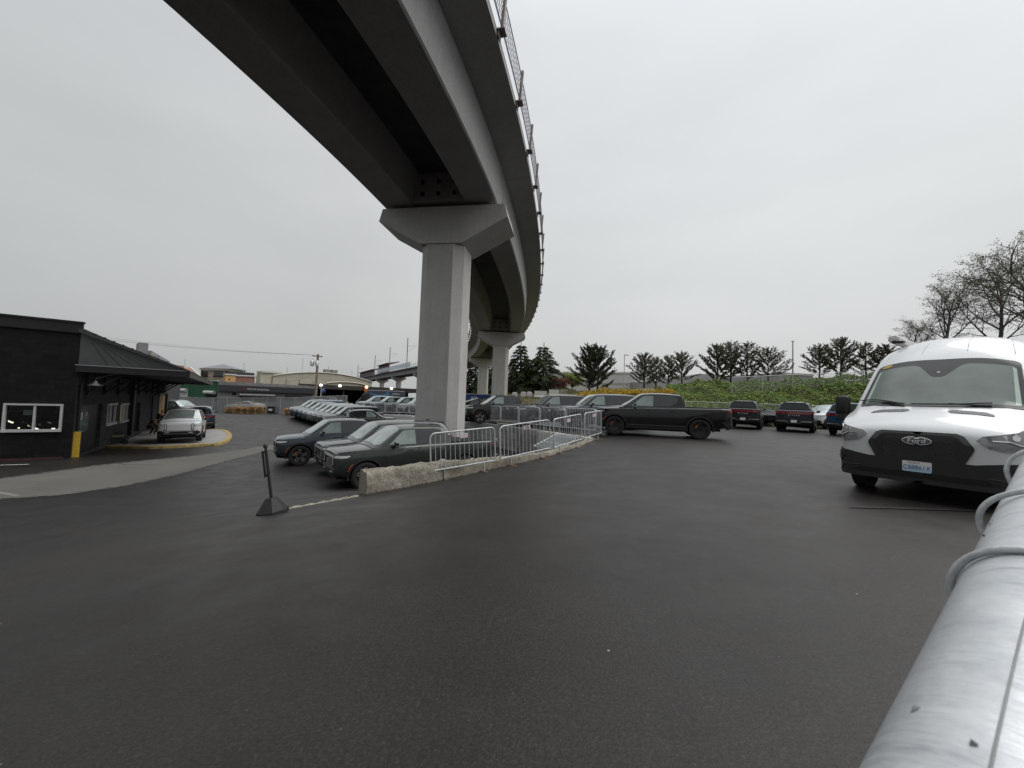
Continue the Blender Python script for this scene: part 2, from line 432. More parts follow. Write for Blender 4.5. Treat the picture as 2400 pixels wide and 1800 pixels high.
L(nt, c, bg.inputs['Color']); bg.inputs['Strength'].default_value = 1.0
sl = bpy.data.lights.new('sun', 'SUN'); sl.energy = 1.5; sl.angle = R(50); sl.color = (1, .975, .94)
so = bpy.data.objects.new('sun', sl); C.objects.link(so)
sd = Vector((math.sin(SUN_AZ)*math.cos(SUN_EL), math.cos(SUN_AZ)*math.cos(SUN_EL), math.sin(SUN_EL)))
so.rotation_euler = sd.to_track_quat('Z', 'Y').to_euler(); so.location = sd*50
SC.view_settings.view_transform = 'Standard'; SC.view_settings.look = 'None'; SC.view_settings.gamma = 1
SC.view_settings.exposure = 0.0
SC.cycles.max_bounces = 6; SC.cycles.diffuse_bounces = 3; SC.cycles.transparent_max_bounces = 12; SC.cycles.caustics_reflective = False; SC.cycles.caustics_refractive = False

# ================================================================== ground
COMMON = [(0, 0, 0), (0, 4, -.1), (3, 3, 0), (5, 6, 0), (8, 10, 0), (6, 12, 0), (-3.3, 5.4, -.45), (-3.5, 8.3, -.84), (-17, 15.5, -1.6),
          (-11.5, 8.6, -1.5), (-6, 3, -.7), (-12, 2, -1.45), (-21.5, 25, -2.05), (-8, 11, -1.5), (-6, 8.5, -1.15), (-30, 20, -2.1), (-60, 0, -2), (-60, 60, -1.6),
          (-26, 46, -1.05), (-44, 52, -1.5), (-100, 100, -1.6), (-300, 300, -1.6), (0, -20, .2), (-30, -10, -2.), (30, -10, .2), (300, -100, .2), (-300, -100, -2)]
UPPER = COMMON+[(-1.65, 9.6, -.70), (-.2, 11.2, -.58), (1, 12.3, -.46), (2.35, 13.8, -.25), (3.2, 15, -.17), (4.86, 17.8, 0), (8.3, 16.8, 0), (15, 20, 0),
          (3.5, 17, -.1), (1.1, 20.5, -.15), (-2, 26.3, -.2), (-9.7, 38, -.38), (-19, 47, -.5), (0, 32, -.35), (-8, 45, -.6), (5, 25, -.1), (10, 30, 0),
          (25, 25, 0), (0, 60, -.2), (-20, 70, -.6), (60, 60, .2), (0, 150, 0), (150, 40, .2), (300, 300, 0)]
LOWER = COMMON+[(-4.44, 11.4, -1.43), (-.94, 14.2, -1.43), (-2.2, 11.2, -1.43), (2, 15, -1.40), (-3, 18, -1.5), (-9.35, 16.8, -1.7), (-7, 24, -1.6), (-15, 35, -1.6), (-18, 42, -1.35), (-30, 40, -1.6)]
def tps(P):
    P = np.array(P, float); n = len(P); X = P[:, :2]/20.0
    d = np.linalg.norm(X[:, None]-X[None], axis=2)
    K = np.where(d > 0, d*d*np.log(d+1e-12), 0)+np.eye(n)*.002
    Q = np.hstack([np.ones((n, 1)), X])
    A = np.zeros((n+3, n+3)); A[:n, :n] = K; A[:n, n:] = Q; A[n:, :n] = Q.T
    sol = np.linalg.solve(A, np.concatenate([P[:, 2], np.zeros(3)]))
    def f(x, y):
        q = np.array((x, y))/20.0; r = np.linalg.norm(X-q, axis=1)
        k = np.where(r > 0, r*r*np.log(r+1e-12), 0)
        return float(k @ sol[:n]+sol[n]+sol[n+1]*q[0]+sol[n+2]*q[1])
    return f
f_up, f_lo = tps(UPPER), tps(LOWER)
NEAR_WALL = [(-3.17, 8.45), (-1.95, 9.72), (-.55, 11.15), (1.15, 12.7), (2.35, 14.1), (3.4, 16.0)]
FAR_WALL = [(3.4, 16.0), (3.1, 16.9), (1.1, 20.3), (-2.2, 26.0), (-9.9, 37.5), (-20, 46)]
SLIT = NEAR_WALL+FAR_WALL[1:]
PIT = SLIT+[(-26, 46.5), (-45, 53), (-70, 60), (-70, -4)]
OPEN = [[(-70, -4), (-3.17, 8.45)], [(-20, 46), (-26, 46.5), (-45, 53), (-70, 60), (-70, -4)]]
def segd(p, a, b):
    a, b, p = Vector(a), Vector(b), Vector(p); ab = b-a
    t = max(0, min(1, (p-a).dot(ab)/ab.length_squared)); return (p-(a+ab*t)).length
def z_up(x, y):
    return max(-2.2, min(.25, f_up(x, y)))
def z_lo(x, y):
    d = min(segd((x, y), l[i], l[i+1]) for l in OPEN for i in range(len(l)-1))
    k = 1-sstep(0, 3.5, d)
    return lerp(max(-2.2, min(.2, f_lo(x, y))), z_up(x, y), k)
def in_pit(x, y): return _inside(x, y, PIT)
def gz(x, y): return z_lo(x, y) if in_pit(x, y) else z_up(x, y)

pts = []; used = set()
def addp(x, y):
    k = (round(x, 2), round(y, 2))
    if k not in used: used.add(k); pts.append(Vector((x, y)))
bl = []
def dense(a, b, step):
    a, b = Vector(a), Vector(b); k = max(1, int((b-a).length/step)); return [a+(b-a)*i/k for i in range(k)]
loop = []
for i in range(len(PIT)):
    a, b = PIT[i], PIT[(i+1) % len(PIT)]
    loop += dense(a, b, .5 if i < len(SLIT)-1 else 1.5)
n0 = len(loop); pts.extend(loop); cons = [(i, (i+1) % n0) for i in range(n0)]
def gridpts(x0, x1, y0, y1, st, hole=None):
    x = x0
    while x <= x1:
        y = y0
        while y <= y1:
            if not (hole and hole[0] < x < hole[1] and hole[2] < y < hole[3]):
                if min((p.x-x)**2+(p.y-y)**2 for p in loop) > (st*.3)**2: addp(x, y)
            y += st
        x += st
gridpts(-26, 20, -4, 40, .8)
gridpts(-72, 60, -12, 80, 4, (-26.1, 20.2, -4.1, 40.2))
gridpts(-600, 600, -100, 700, 50, (-72, 60, -12, 80))
res = delaunay_2d_cdt(pts, cons, [], 0, 1e-6)
gv, gf = res[0], res[2]
slit_idx = {}
V = []; F = []; low_of = {}; up_of = {}
def vid(i, low):
    d = low_of if low else up_of
    if i not in d:
        p = gv[i]
        on_slit = min(segd(p, SLIT[k], SLIT[k+1]) for k in range(len(SLIT)-1)) < 1e-3 and (p-Vector(SLIT[0])).length > 1e-3 and (p-Vector(SLIT[-1])).length > 1e-3
        if on_slit: z = z_lo(p.x, p.y) if low else z_up(p.x, p.y)
        else:
            z = gz(p.x, p.y)
            low_of[i] = up_of[i] = len(V)
        V.append((p.x, p.y, z)); d[i] = len(V)-1
    return d[i]
for f in gf:
    cx = sum(gv[i].x for i in f)/len(f); cy = sum(gv[i].y for i in f)/len(f)
    low = _inside(cx, cy, PIT)
    F.append(tuple(vid(i, low) for i in f))
mb = MB(); mb.add(V, F)
ground = mb.build('ground', MT['asphalt'], smooth=180, recalc=False)
tag(ground, kind='structure')
from mathutils.bvhtree import BVHTree
g_bvh = BVHTree.FromPolygons([Vector(v) for v in V], F)
def G(x, y, top=5.0):
    h = g_bvh.ray_cast(Vector((x, y, top)), Vector((0, 0, -1)))
    return h[0].z if h[0] else gz(x, y)
def on_ground(u, v):
    h = g_bvh.ray_cast(Vector((0, 0, CAMZ)), ray(u, v).normalized())
    return h[0]
def drape(name, poly, mat, off=.006, step=.5, kind='structure', edge=None, label=None, cat=None):
    """a sheet laid on the ground inside the polygon"""
    mb = MB(); mb.panel([tuple(p) for p in poly], lambda x, y, o: Vector((x, y, G(x, y)+o)), off, None, step)
    o = mb.build(name, mat, smooth=180, recalc=False)
    if edge:
        a = o.data.attributes.new('edge', 'FLOAT', 'POINT')
        n = len(poly)
        a.data.foreach_set('value', [min(1, min(segd((p[0], p[1]), poly[i], poly[(i+1) % n]) for i in range(n))/edge) for p in mb.v])
    # faces up
    me = o.data
    if me.polygons and sum(p.normal.z for p in me.polygons) < 0: me.flip_normals()
    if kind: tag(o, kind=kind)
    return o
# the older, paler asphalt crossing the lower lot
band = [(-200, 1135), (0, 1118), (220, 1088), (430, 1068), (640, 1040), (760, 1022), (640, 1060), (560, 1082), (470, 1108), (330, 1140), (160, 1166), (0, 1178), (-200, 1190)]
drape('asphalt_patch', [on_ground(u, v).to_2d() for u, v in band], MT['old_asphalt'], .012, .4, edge=.9)
band2 = [(470, 1010), (700, 1000), (690, 1012), (600, 1040), (470, 1062), (330, 1078), (250, 1085), (420, 1050)]
# painted marks on the lot
def stripe(u0, v0, u1, v1, wd, mat, name='painted_line'):
    a, b = on_ground(u0, v0).to_2d(), on_ground(u1, v1).to_2d()
    d = (b-a).normalized(); nrm = Vector((-d.y, d.x))*wd/2
    k = max(2, int((b-a).length/.4))
    mb = MB(); V = []
    for i in range(k+1):
        p = a+(b-a)*i/k
        for s in (-1, 1): q = p+nrm*s; V.append((q.x, q.y, G(q.x, q.y)+.014))
    mb.add(V, [(2*i, 2*i+1, 2*i+3, 2*i+2) for i in range(k)])
    o = mb.build(name, mat, recalc=False); tag(o, kind='structure')
    if sum(p.normal.z for p in o.data.polygons) < 0: o.data.flip_normals()
MT['line_white'] = simple('road_line_paint', (.55, .55, .54), .7, var=.25, scale=12)
MT['line_pale'] = simple('worn_line_paint', (.26, .25, .23), .8, var=.3, scale=8)
MT['seam'] = simple('crack_filler', (.018, .017, .017), .7, var=.3)
stripe(-60, 1093, 67, 1089, .12, MT['line_white'])
stripe(488, 999, 509, 996, .14, MT['line_white'])
stripe(536, 1038, 566, 1039, .1, MT['line_pale'])
stripe(-20, 1152, 42, 1163, .1, MT['line_pale'])
stripe(190, 1073, 292, 1089, .06, MT['seam'])
stripe(292, 1089, 380, 1090, .05, MT['seam'])
stripe(1716, 1003, 1729, 1001, .16, MT['line_white'])
stripe(1898, 1009, 1911, 1008, .14, MT['line_white'])
MT['dust'] = MT['old_asphalt'].copy(); MT['dust'].name = 'dried_dust_patch'
for n_ in MT['dust'].node_tree.nodes:
    if n_.type == 'VALTORGB' and n_.color_ramp.elements[0].color[0] < .001: n_.color_ramp.elements[1].color = (.30, .30, .30, 1)
drape('dust_patch', [on_ground(1925+78*math.cos(a), 1190+24*math.sin(a)).to_2d() for a in [2*PI*i/18 for i in range(18)]], MT['dust'], .012, .12, edge=.5)
def trail(pts, wd):
    for (a, b), (c_, d) in zip(pts[:0], pts[1:]): stripe(a, b, c_, d, wd, MT['damp'], 'damp_line')
MT['damp'] = simple('damp_crack', (.012, .0115, .011), .5, var=.3)
trail([(700, 1430), (752, 1452), (770, 1500), (742, 1540), (690, 1570)], .005)
trail([(1240, 1325), (1430, 1298), (1640, 1262), (1850, 1236)], .006)
trail([(300, 1330), (470, 1302), (600, 1292)], .006)
stripe(1990, 1190, 2360, 1202, .05, MT['seam'])
# ================================================================== vehicles
def apply_bool(o, cutter):
    md = o.modifiers.new('b', 'BOOLEAN'); md.operation = 'DIFFERENCE'; md.object = cutter; md.solver = 'EXACT'
    md.material_mode = 'TRANSFER'
    dg = bpy.context.evaluated_depsgraph_get()
    me = bpy.data.meshes.new_from_object(o.evaluated_get(dg))
    o.modifiers.clear(); o.data = me
    bpy.data.objects.remove(cutter)
def half_ring(x, w, zb, zs, zt):
    h = zs-zb; t = zt-zs
    return [(0, zb), (w*.84, zb), (w*.955, zb+.05), (w*.988, zb+.18*h), (w, zb+.42*h), (w, zb+.60*h), (w*.988, zb+.80*h), (w*.968, zs-.045*min(1, h*2)),
            (w*.925, zs-.004), (w*.86, zs+t*.22), (w*.6, zs+t*.62), (w*.3, zs+t*.9), (0, zt)]
def full_ring(x, half):
    return [Vector((x, y, z)) for y, z in half]+[Vector((x, -y, z)) for y, z in half[-2:0:-1]]
def st_at(S, x):                                              # stations run from the nose (large x) to the tail
    if x >= S[0][0]: return S[0]
    for a, b in zip(S, S[1:]):
        if x >= b[0]:
            t = (a[0]-x)/(a[0]-b[0]); return tuple(lerp(p, q, t) for p, q in zip(a, b))
    return S[-1]
def stadium(cx, cy, hw, hh, n=8):
    P = []
    for i in range(n+1): a = PI*i/n; P.append((cx+hw*math.cos(a), cy+(hh-hw)+hw*math.sin(a)))
    for i in range(n+1): a = PI+PI*i/n; P.append((cx+hw*math.cos(a), cy-(hh-hw)+hw*math.sin(a)))
    return P
def rrect(x0, x1, y0, y1, r, n=4):
    P = []
    for cx, cy, a0 in ((x1-r, y1-r, 0), (x0+r, y1-r, 90), (x0+r, y0+r, 180), (x1-r, y0+r, 270)):
        for i in range(n+1): a = R(a0+90*i/n); P.append((cx+r*math.cos(a), cy+r*math.sin(a)))
    return P
class Curve:                                                  # plan outline of a nose or a tail, by arc length from the centre line
    def __init__(s, pts):
        s.p = [Vector(p) for p in pts]; s.l = [0]
        for a, b in zip(s.p, s.p[1:]): s.l.append(s.l[-1]+(b-a).length)
    def at(s, t, off):
        sg = 1 if t >= 0 else -1; t = abs(t)
        i = 0
        while i < len(s.l)-2 and t > s.l[i+1]: i += 1
        a, b = s.p[i], s.p[i+1]; k = (t-s.l[i])/(s.l[i+1]-s.l[i])
        p = a+(b-a)*k
        def nrm(j):
            j = max(0, min(len(s.p)-2, j)); d = s.p[j+1]-s.p[j]; n = Vector((-d.y, d.x)).normalized(); return n
        n0, n1, n2 = nrm(i-1), nrm(i), nrm(i+1)
        n = ((n0+n1)*.5).lerp((n1+n2)*.5, max(0, min(1, k))).normalized()
        if i == 0 and k < 1: n = nrm(0).lerp((n1+n2)*.5, max(0, k)).normalized()
        if n.dot(p) < 0: n = -n
        q = p+n*off
        return q.x, q.y*sg
def tyre_mesh(r=.42, wd=.275, rim=.28):
    mb = MB(); h = wd/2
    My = Matrix.Rotation(R(-90), 4, 'X')                       # local Z -> +Y
    mb.lathe([(rim, -h*.85), (rim+.045, -h*.98), (r-.035, -h), (r-.008, -h*.86), (r, -h*.5), (r, h*.5), (r-.008, h*.86), (r-.035, h), (rim+.045, h*.98), (rim, h*.85)], 36, 0, My)
    n = 44
    for i in range(n):                                         # tread blocks
        a = 2*PI*(i+.5)/n
        for sy in (-1, 1):
            mb.box((math.cos(a)*(r-.004), sy*h*.62, math.sin(a)*(r-.004)), (.034, h*.5, .016), M=Matrix.Rotation(PI/2-a, 3, 'Y'))
    return mb
def make_wheel(root, loc, rz, trim, r=.42, dims=(.275, .28)):
    t = tyre_mesh(r, *dims).build('wheel', MT['rubber'], root, 40)
    t.location = loc; t.rotation_euler = (0, 0, rz)
    mb = MB(); My = Matrix.Rotation(R(-90), 4, 'X'); rr = dims[1]
    mb.lathe([(0, .045), (.05, .05), (rr*.75, .04), (rr*.93, .06), (rr, .115), (rr+.006, .115), (rr+.004, -.11)], 36, 0, My)
    mb.lathe([(0, .088), (.034, .086), (.042, .06)], 16, 0, My)
    c = mb.build('rim', MT['rim_dark'], t, 40)
    mb = MB()
    for k in range(5):
        a0 = 2*PI*k/5+PI/2
        pts = [(.085, -.030), (rr*.90, -.046), (rr*.90, .046), (.085, .030)]
        M = Matrix.Rotation(-a0, 4, 'Y')
        P = [M @ Vector((x, .10 if i in (0, 3) else .108, y)) for i, (x, y) in enumerate(pts)]
        for a, b in ((0, 1), (1, 2), (3, 2)): mb.bar(P[a], P[b], .017, .02, up=(0, 1, 0))
    mb.build('spokes', trim, t)
    mb = MB(); mb.box((.12, .02, .10), (.10, .05, .16)); mb.build('brake_caliper', MT['caliper'], t)
    return t

def make_truck(kind):
    suv = kind == 'suv'
    F = 1.5375 if suv else 1.725; B = -F; tail = -2.70 if suv else -2.93; nose = F+.855
    bz = .06 if suv else 0.0                                   # the estate carries a higher belt line at the back
    S = [(nose, .72, .60, 1.035, 1.05), (nose-.015, .81, .52, 1.095, 1.125), (nose-.08, .905, .45, 1.14, 1.18), (nose-.18, .957, .41, 1.16, 1.205),
         (nose-.38, .985, .38, 1.178, 1.235), (F, 1.0, .36, 1.205, 1.268), (F-.5, 1.0, .36, 1.225, 1.29), (F-.8, 1.0, .36, 1.245, 1.30), (F-1.7, 1.0, .36, 1.265, 1.31),
         (F-2.7, 1.0, .36, 1.285+bz, 1.31+bz), (B, 1.0, .37, 1.295+bz, 1.315+bz), (B-.65, .99, .42, 1.305+bz, 1.32+bz), (tail+.14, .965, .50, 1.305+bz, 1.315+bz), (tail+.04, .925, .56, 1.30+bz, 1.305+bz), (tail, .86, .62, 1.27+bz, 1.275+bz)]
    def side(sg):
        def fn(x, z, off):
            s = st_at(S, x); hr = half_ring(*s)[2:9]
            return Vector((x, sg*(interp([(p[1], p[0]) for p in hr], z)+off), z))
        return fn
    front = Curve([(nose+.012, 0), (nose+.010, .35), (nose, .72), (nose-.03, .825), (nose-.09, .905), (nose-.19, .957), (nose-.38, .985), (F, 1.0)])
    rear = Curve([(tail-.010, 0), (tail-.008, .4), (tail, .84), (tail+.03, .92), (tail+.12, .962), (B-.65, .99), (B, 1.0)])
    def ff(s, z, off): x, y = front.at(s, off); return Vector((x-max(0, z-1.03)*.35-max(0, .52-z)*1.1, y, z))
    def rf(s, z, off): x, y = rear.at(s, off); return Vector((x, y, z))
    def rf2(s, z, off): x, y = rear.at(s, off*(1-sstep(.95, 1.3, abs(s))*.6)); return Vector((x+max(0, .58-z)*.8, y, z))
    root = thing('sport_utility_vehicle' if suv else 'pickup_truck', None, 'SUV' if suv else 'pickup truck')
    # lower body with wheel wells cut out
    mb = MB(); mb.rings([full_ring(s[0], half_ring(*s)) for s in S])
    body = mb.build('body', [MT['paint'], MT['under']], root, 28)
    mb = MB()
    for x in (F, B):
        for sg in (-1, 1):
            mb.lathe([(.485, .46), (.485, 1.3)], 28, 0, Matrix.Translation((x, 0, .425)) @ Matrix.Rotation(R(-90*sg), 4, 'X'), cap=True)
    cut = mb.build('cut', MT['under']); apply_bool(body, cut)
    body.data.polygons.foreach_set('use_smooth', [True]*len(body.data.polygons)); body.data.set_sharp_from_angle(angle=R(28))
    # cab
    def yc(z): return .935-(z-1.25)*.345
    if suv:
        K = [(-.17, 1.24, 1.29), (-.34, 1.26, 1.40), (-.62, 1.46, 1.57), (-.87, 1.655, 1.75), (-1.07, 1.80, 1.88), (-1.22, 1.845, 1.92), (-1.6, 1.875, 1.955), (-2.2, 1.88, 1.96), (-3.0, 1.865, 1.94), (-3.6, 1.83, 1.90), (-3.82, 1.79, 1.85), (-3.92, 1.70, 1.76), (-4.06, 1.48, 1.53), (-4.14, 1.36, 1.38), (-4.16, 1.30, 1.31)]
    else:
        K = [(-.17, 1.24, 1.29), (-.34, 1.26, 1.40), (-.62, 1.455, 1.56), (-.87, 1.64, 1.73), (-1.07, 1.785, 1.86), (-1.22, 1.825, 1.895), (-1.55, 1.85, 1.92), (-2.05, 1.85, 1.92), (-2.5, 1.825, 1.89), (-2.70, 1.80, 1.86), (-2.78, 1.73, 1.785), (-2.86, 1.42, 1.46), (-2.90, 1.25, 1.26)]
    K = [(x+F, a, b) for x, a, b in K]
    def kring(k):
        x, ze, zc = k; e = yc(ze)
        half = [(0, 1.1), (yc(1.15), 1.1)]+[(yc(lerp(1.15, ze, t)), lerp(1.15, ze, t)) for t in (.35, .7, .93)]
        half += [(e*s, ze+(zc-ze)*(1-abs(s)**2.4)) for s in (.99, .955, .88, .7, .45, .2)]+[(0, zc)]
        return full_ring(x, half)
    mb = MB(); mb.rings([kring(k) for k in K]); mb.build('cab', [MT['paint']], root, 30)
    def kat(x): return st_at(K, x)
    def top(x, s, off):
        k = kat(x); ze, zc = k[1], k[2]; e = yc(ze)
        k2 = kat(x-.02); dz = (k2[2]-k[2])/.02                 # slope along the car
        n = Vector((dz, 0, 1)).normalized()
        return Vector((x, e*s, ze+(zc-ze)*(1-abs(s)**2.4)))+n*off
    def cside(sg):
        def fn(x, z, off): return Vector((x, sg*(yc(z)+off), z))
        return fn
    mb = MB(); x0, x1 = F-.30, F-1.10
    mb.panel([(x0, -.80), (x0, .80), (F-.42, .93), (x1+.06, .93), (x1, .86), (x1, -.86), (x1+.06, -.93), (F-.42, -.93)], lambda x, s, o: top(x, s, o), .008, -.004, .09)
    mb.build('windscreen', MT['glass_wind'], root, 40)
    # side glass on a gloss black surround
    if suv:
        sur = [(-.44, 1.285), (-1.12, 1.80), (-1.4, 1.825), (-2.6, 1.83), (-3.62, 1.78), (-3.80, 1.60), (-3.72, 1.44), (-2.7, 1.345), (-1.6, 1.30)]
        wins = [('glass_tint', [(-.70, 1.325), (-1.18, 1.745), (-1.28, 1.785), (-1.62, 1.795), (-1.62, 1.33)]), ('glass_dark', [(-1.72, 1.335), (-1.72, 1.795), (-2.55, 1.795), (-2.55, 1.37)]), ('glass_dark', [(-2.63, 1.375), (-2.63, 1.79), (-3.55, 1.745), (-3.66, 1.62), (-3.6, 1.48)])]
    else:
        sur = [(-.44, 1.285), (-1.10, 1.775), (-1.35, 1.80), (-2.3, 1.80), (-2.52, 1.765), (-2.60, 1.66), (-2.56, 1.52), (-2.38, 1.365), (-2.2, 1.315), (-1.6, 1.30)]
        wins = [('glass_tint', [(-.70, 1.315), (-1.16, 1.725), (-1.26, 1.765), (-1.60, 1.775), (-1.60, 1.32)]), ('glass_dark', [(-1.70, 1.325), (-1.70, 1.775), (-2.28, 1.775), (-2.48, 1.74), (-2.55, 1.65), (-2.51, 1.54), (-2.36, 1.395), (-2.18, 1.335)])]
    for sg in (1, -1):
        mb = MB(); mb.panel([(x+F, z) for x, z in sur], cside(sg), .005, -.01, .12, flip=sg < 0); sr = mb.build('window_surround', MT['gloss_black'], root)
        for mt, poly in wins:
            mb = MB(); mb.panel([(x+F, z) for x, z in poly], cside(sg), .011, .003, .12, flip=sg < 0); mb.build('window', MT[mt], sr)
        # doors
        dr = [(-2.64, 1.262), (-2.64, .86), (-2.44, .52)] if suv else [(-2.62, 1.265), (-2.62, .52)]
        for poly in ([(-.60, .52), (-.60, 1.215), (-1.655, 1.245), (-1.655, .52)], [(-1.67, .52), (-1.67, 1.246)]+dr):
            mb = MB(); mb.panel([(x+F, z) for x, z in poly], side(sg), .007, -.002, .12); d = mb.build('door', MT['paint'], root, 30)
            hx = (poly[2][0]+.25)+F; hb = MB(); p = side(sg)(hx, 1.13, .012); hb.box(p, (.20, .012, .026)); hb.build('handle', MT['paint'], d)
        mb = MB(); mb.panel([(F-.52, .345), (F-.52, .50), (B+.52, .50), (B+.52, .345)], side(sg), .014, -.01, .15)
        mb.build('rocker_panel', MT['black_plastic'], root)
        mb = MB(); mb.panel([(F-.52, .495), (F-.52, .512), (B+.52, .512), (B+.52, .495)], side(sg), .018, 0, .2); mb.build('sill_trim', MT['chrome'], root)
        for x in (F, B):
            P = []
            for i in range(17): a = R(-12+204*i/16); P.append((x+.545*math.cos(a), .425+.545*math.sin(a)))
            for i in range(17): a = R(192-204*i/16); P.append((x+.478*math.cos(a), .425+.478*math.sin(a)))
            mb = MB(); mb.panel(P, side(sg), .022, -.03, .1); ar = mb.build('arch_trim', MT['black_plastic'], root, 50)
            if x == F:
                mb = MB(); mb.panel([(x+.39, .80), (x+.46, .72), (x+.515, .60), (x+.535, .60), (x+.485, .735), (x+.41, .82)], side(sg), .030, 0, .1); mb.build('reflector', MT['lamp_amber'], ar)
        # mirror
        mb = MB(); xm = F-.84; ym = sg*1.10
        mb.rings([[Vector((xm+dx*sx, ym+sg*dy*sx, 1.325+dz*sx)) for dx, dy, dz in ((.09, -.02, -.08), (.10, .10, -.06), (.08, .12, .06), (.07, -.06, .08))] for sx in (.5,)]+
                 [[Vector((xm-.02+dx, ym+sg*dy, 1.325+dz)) for dx, dy, dz in ((.03, -.09, -.095), (.03, .11, -.075), (.03, .13, .075), (.03, -.07, .095))],
                  [Vector((xm-.09+dx, ym+sg*dy, 1.325+dz)) for dx, dy, dz in ((.03, -.09, -.09), (.03, .11, -.075), (.03, .125, .07), (.03, -.07, .09))]])
        mb.bar((xm-.02, sg*.93, 1.275), (xm-.02, ym-sg*.03, 1.275), .09, .05)
        m_ = mb.build('mirror', MT['gloss_black'], root, 35)
        mb = MB(); mb.box((xm-.02, ym+sg*.06, 1.295), (.11, .16, .022)); mb.build('trim', MT['chrome'], m_)
        for x in (F, B): make_wheel(root, (x, sg*.862, .42), 0 if sg > 0 else PI, MT['rim_light'])
    # nose
    for sg in (1, -1):
        mb = MB(); mb.panel(stadium(sg*.60, .90, .062, .195), ff, .014, -.01, .04); bz_ = mb.build('headlight', MT['gloss_black'], root, 40)
        mb = MB(); mb.panel(stadium(sg*.60, .91, .034, .16), ff, .022, .0, .03); mb.build('lens', MT['lamp_white'], bz_, 40)
        mb = MB(); mb.panel([(sg*.67, .965), (sg*.67, 1.07), (sg*1.22, 1.075), (sg*1.30, 1.05), (sg*1.2, .985), (sg*1.02, .965)], ff, .006, -.01, .05); sr = mb.build('side_lamp', MT['gloss_black'], root, 40)
        mb = MB(); mb.panel([(sg*.68, .985), (sg*.68, 1.06), (sg*1.2, 1.065), (sg*1.25, 1.05), (sg*1.17, 1.0), (sg*1.02, .985)], ff, .010, 0, .05); mb.build('lens', MT['lamp_white'], sr, 40)
        mb = MB(); mb.panel([(sg*.42, .565), (sg*.42, .60), (sg*.62, .60), (sg*.62, .565)], ff, .034, 0, .1); mb.build('fog_lamp', MT['lamp_white'], root)
    mb = MB(); mb.panel([(-.53, .985), (.53, .985), (.53, 1.055), (-.53, 1.055)], ff, .010, -.01, .1); mb.build('light_bar', MT['lamp_white'], root, 40)
    mb = MB(); mb.panel([(-.72, .385), (.72, .385), (.98, .52), (1.0, .60), (.84, .69), (-.84, .69), (-1.0, .60), (-.98, .52)], ff, .022, -.06, .06); bp = mb.build('front_bumper', MT['black_plastic'], root, 40)
    mb = MB(); mb.panel([(-.84, .655), (.84, .655), (.80, .685), (-.80, .685)], ff, .036, .01, .1); mb.panel([(-.66, .498), (.66, .498), (.72, .522), (-.72, .522)], ff, .034, .01, .1); mb.build('bright_trim', MT['chrome'], bp, 40)
    mb = MB(); mb.box((F+.30, 0, .37), (1.0, 1.5, .16), M=Matrix.Rotation(R(-9), 3, 'Y')); mb.box(((F+B)/2, 0, .33), (F-B-.6, 1.64, .12)); mb.box((B-.45, 0, .42), (.75, 1.3, .16)); mb.build('underbody', MT['under'], root)
    # tail
    zl0, zl1 = (1.10+bz*.5, 1.245+bz*.5) if suv else (1.10, 1.225)
    mb = MB(); mb.panel([(-1.02, zl0+.02), (-.9, zl0), (.9, zl0), (1.02, zl0+.02), (1.12, zl1-.03), (1.06, zl1), (-1.06, zl1), (-1.12, zl1-.03)], rf, .012, -.01, .08); mb.build('tail_light', MT['lamp_red'], root, 40)
    letters('lettering', 'RIVIAN', .105, Matrix.Translation((tail-.022, 0, zl0-.075)) @ frame((0, -1, 0), (-1, 0, 0)), MT['text_white'], root, .003, 1.9)
    mb = MB(); mb.panel([(-.95, .44), (.95, .44), (1.12, .56), (1.32, .74), (1.1, .80), (.42, .78), (.32, .70), (-.32, .70), (-.42, .78), (-1.1, .80), (-1.32, .74), (-1.12, .56)], rf2, .03, -.05, .07); bp = mb.build('rear_bumper', MT['black_plastic'], root, 40)
    mb = MB()
    for sg in (1, -1): mb.panel([(sg*.88, .665), (sg*.88, .70), (sg*.40, .70), (sg*.27, .60), (sg*.24, .60), (sg*.24, .565), (sg*.29, .565), (sg*.42, .665)], rf2, .042, .02, .1)
    mb.panel([(-.25, .565), (.25, .565), (.25, .585), (-.25, .585)], rf2, .042, .02, .1); mb.build('bright_trim', MT['chrome'], bp, 40)
    mb = MB(); mb.box((tail-.046, 0, .685), (.012, .31, .155)); mb.build('license_plate', MT['white_plate'], root)
    mb = MB(); 
    if suv:
        P = [(-.86, 1.845), (.86, 1.845)]
        def hatch(s, t, off):
            x = lerp(F-3.90, F-4.10, t); z = lerp(1.80, 1.43, t); return Vector((x-.012-.012*(1-s*s)-off, yc(z)*.90*s, z))
        mb.panel(rrect(-1, 1, 0, 1, .12), hatch, .03, -.03, .12); mb.build('rear_window', MT['glass_rear'], root, 40)
        mb = MB(); mb.box((F-3.86, 0, 1.842), (.16, 1.16, .03)); mb.build('spoiler', MT['paint'], root)
    else:
        def hatch(s, t, off):
            x = lerp(F-2.775, F-2.86, t); z = lerp(1.76, 1.40, t); return Vector((x-.012-off, yc(z)*.90*s, z))
        mb.panel(rrect(-1, 1, 0, 1, .12), hatch, .02, -.03, .12); mb.build('rear_window', MT['glass_rear'], root, 40)
        mb = MB(); mb.panel([(F-2.94, -.84), (F-2.94, .84), (tail+.10, .84), (tail+.10, -.84)], lambda x, y, o: Vector((x, y, interp([(tail, 1.315), (F-2.9, 1.325)], x)+o)), .012, -.02, .3); mb.build('bed_cover', MT['black_plastic'], root)
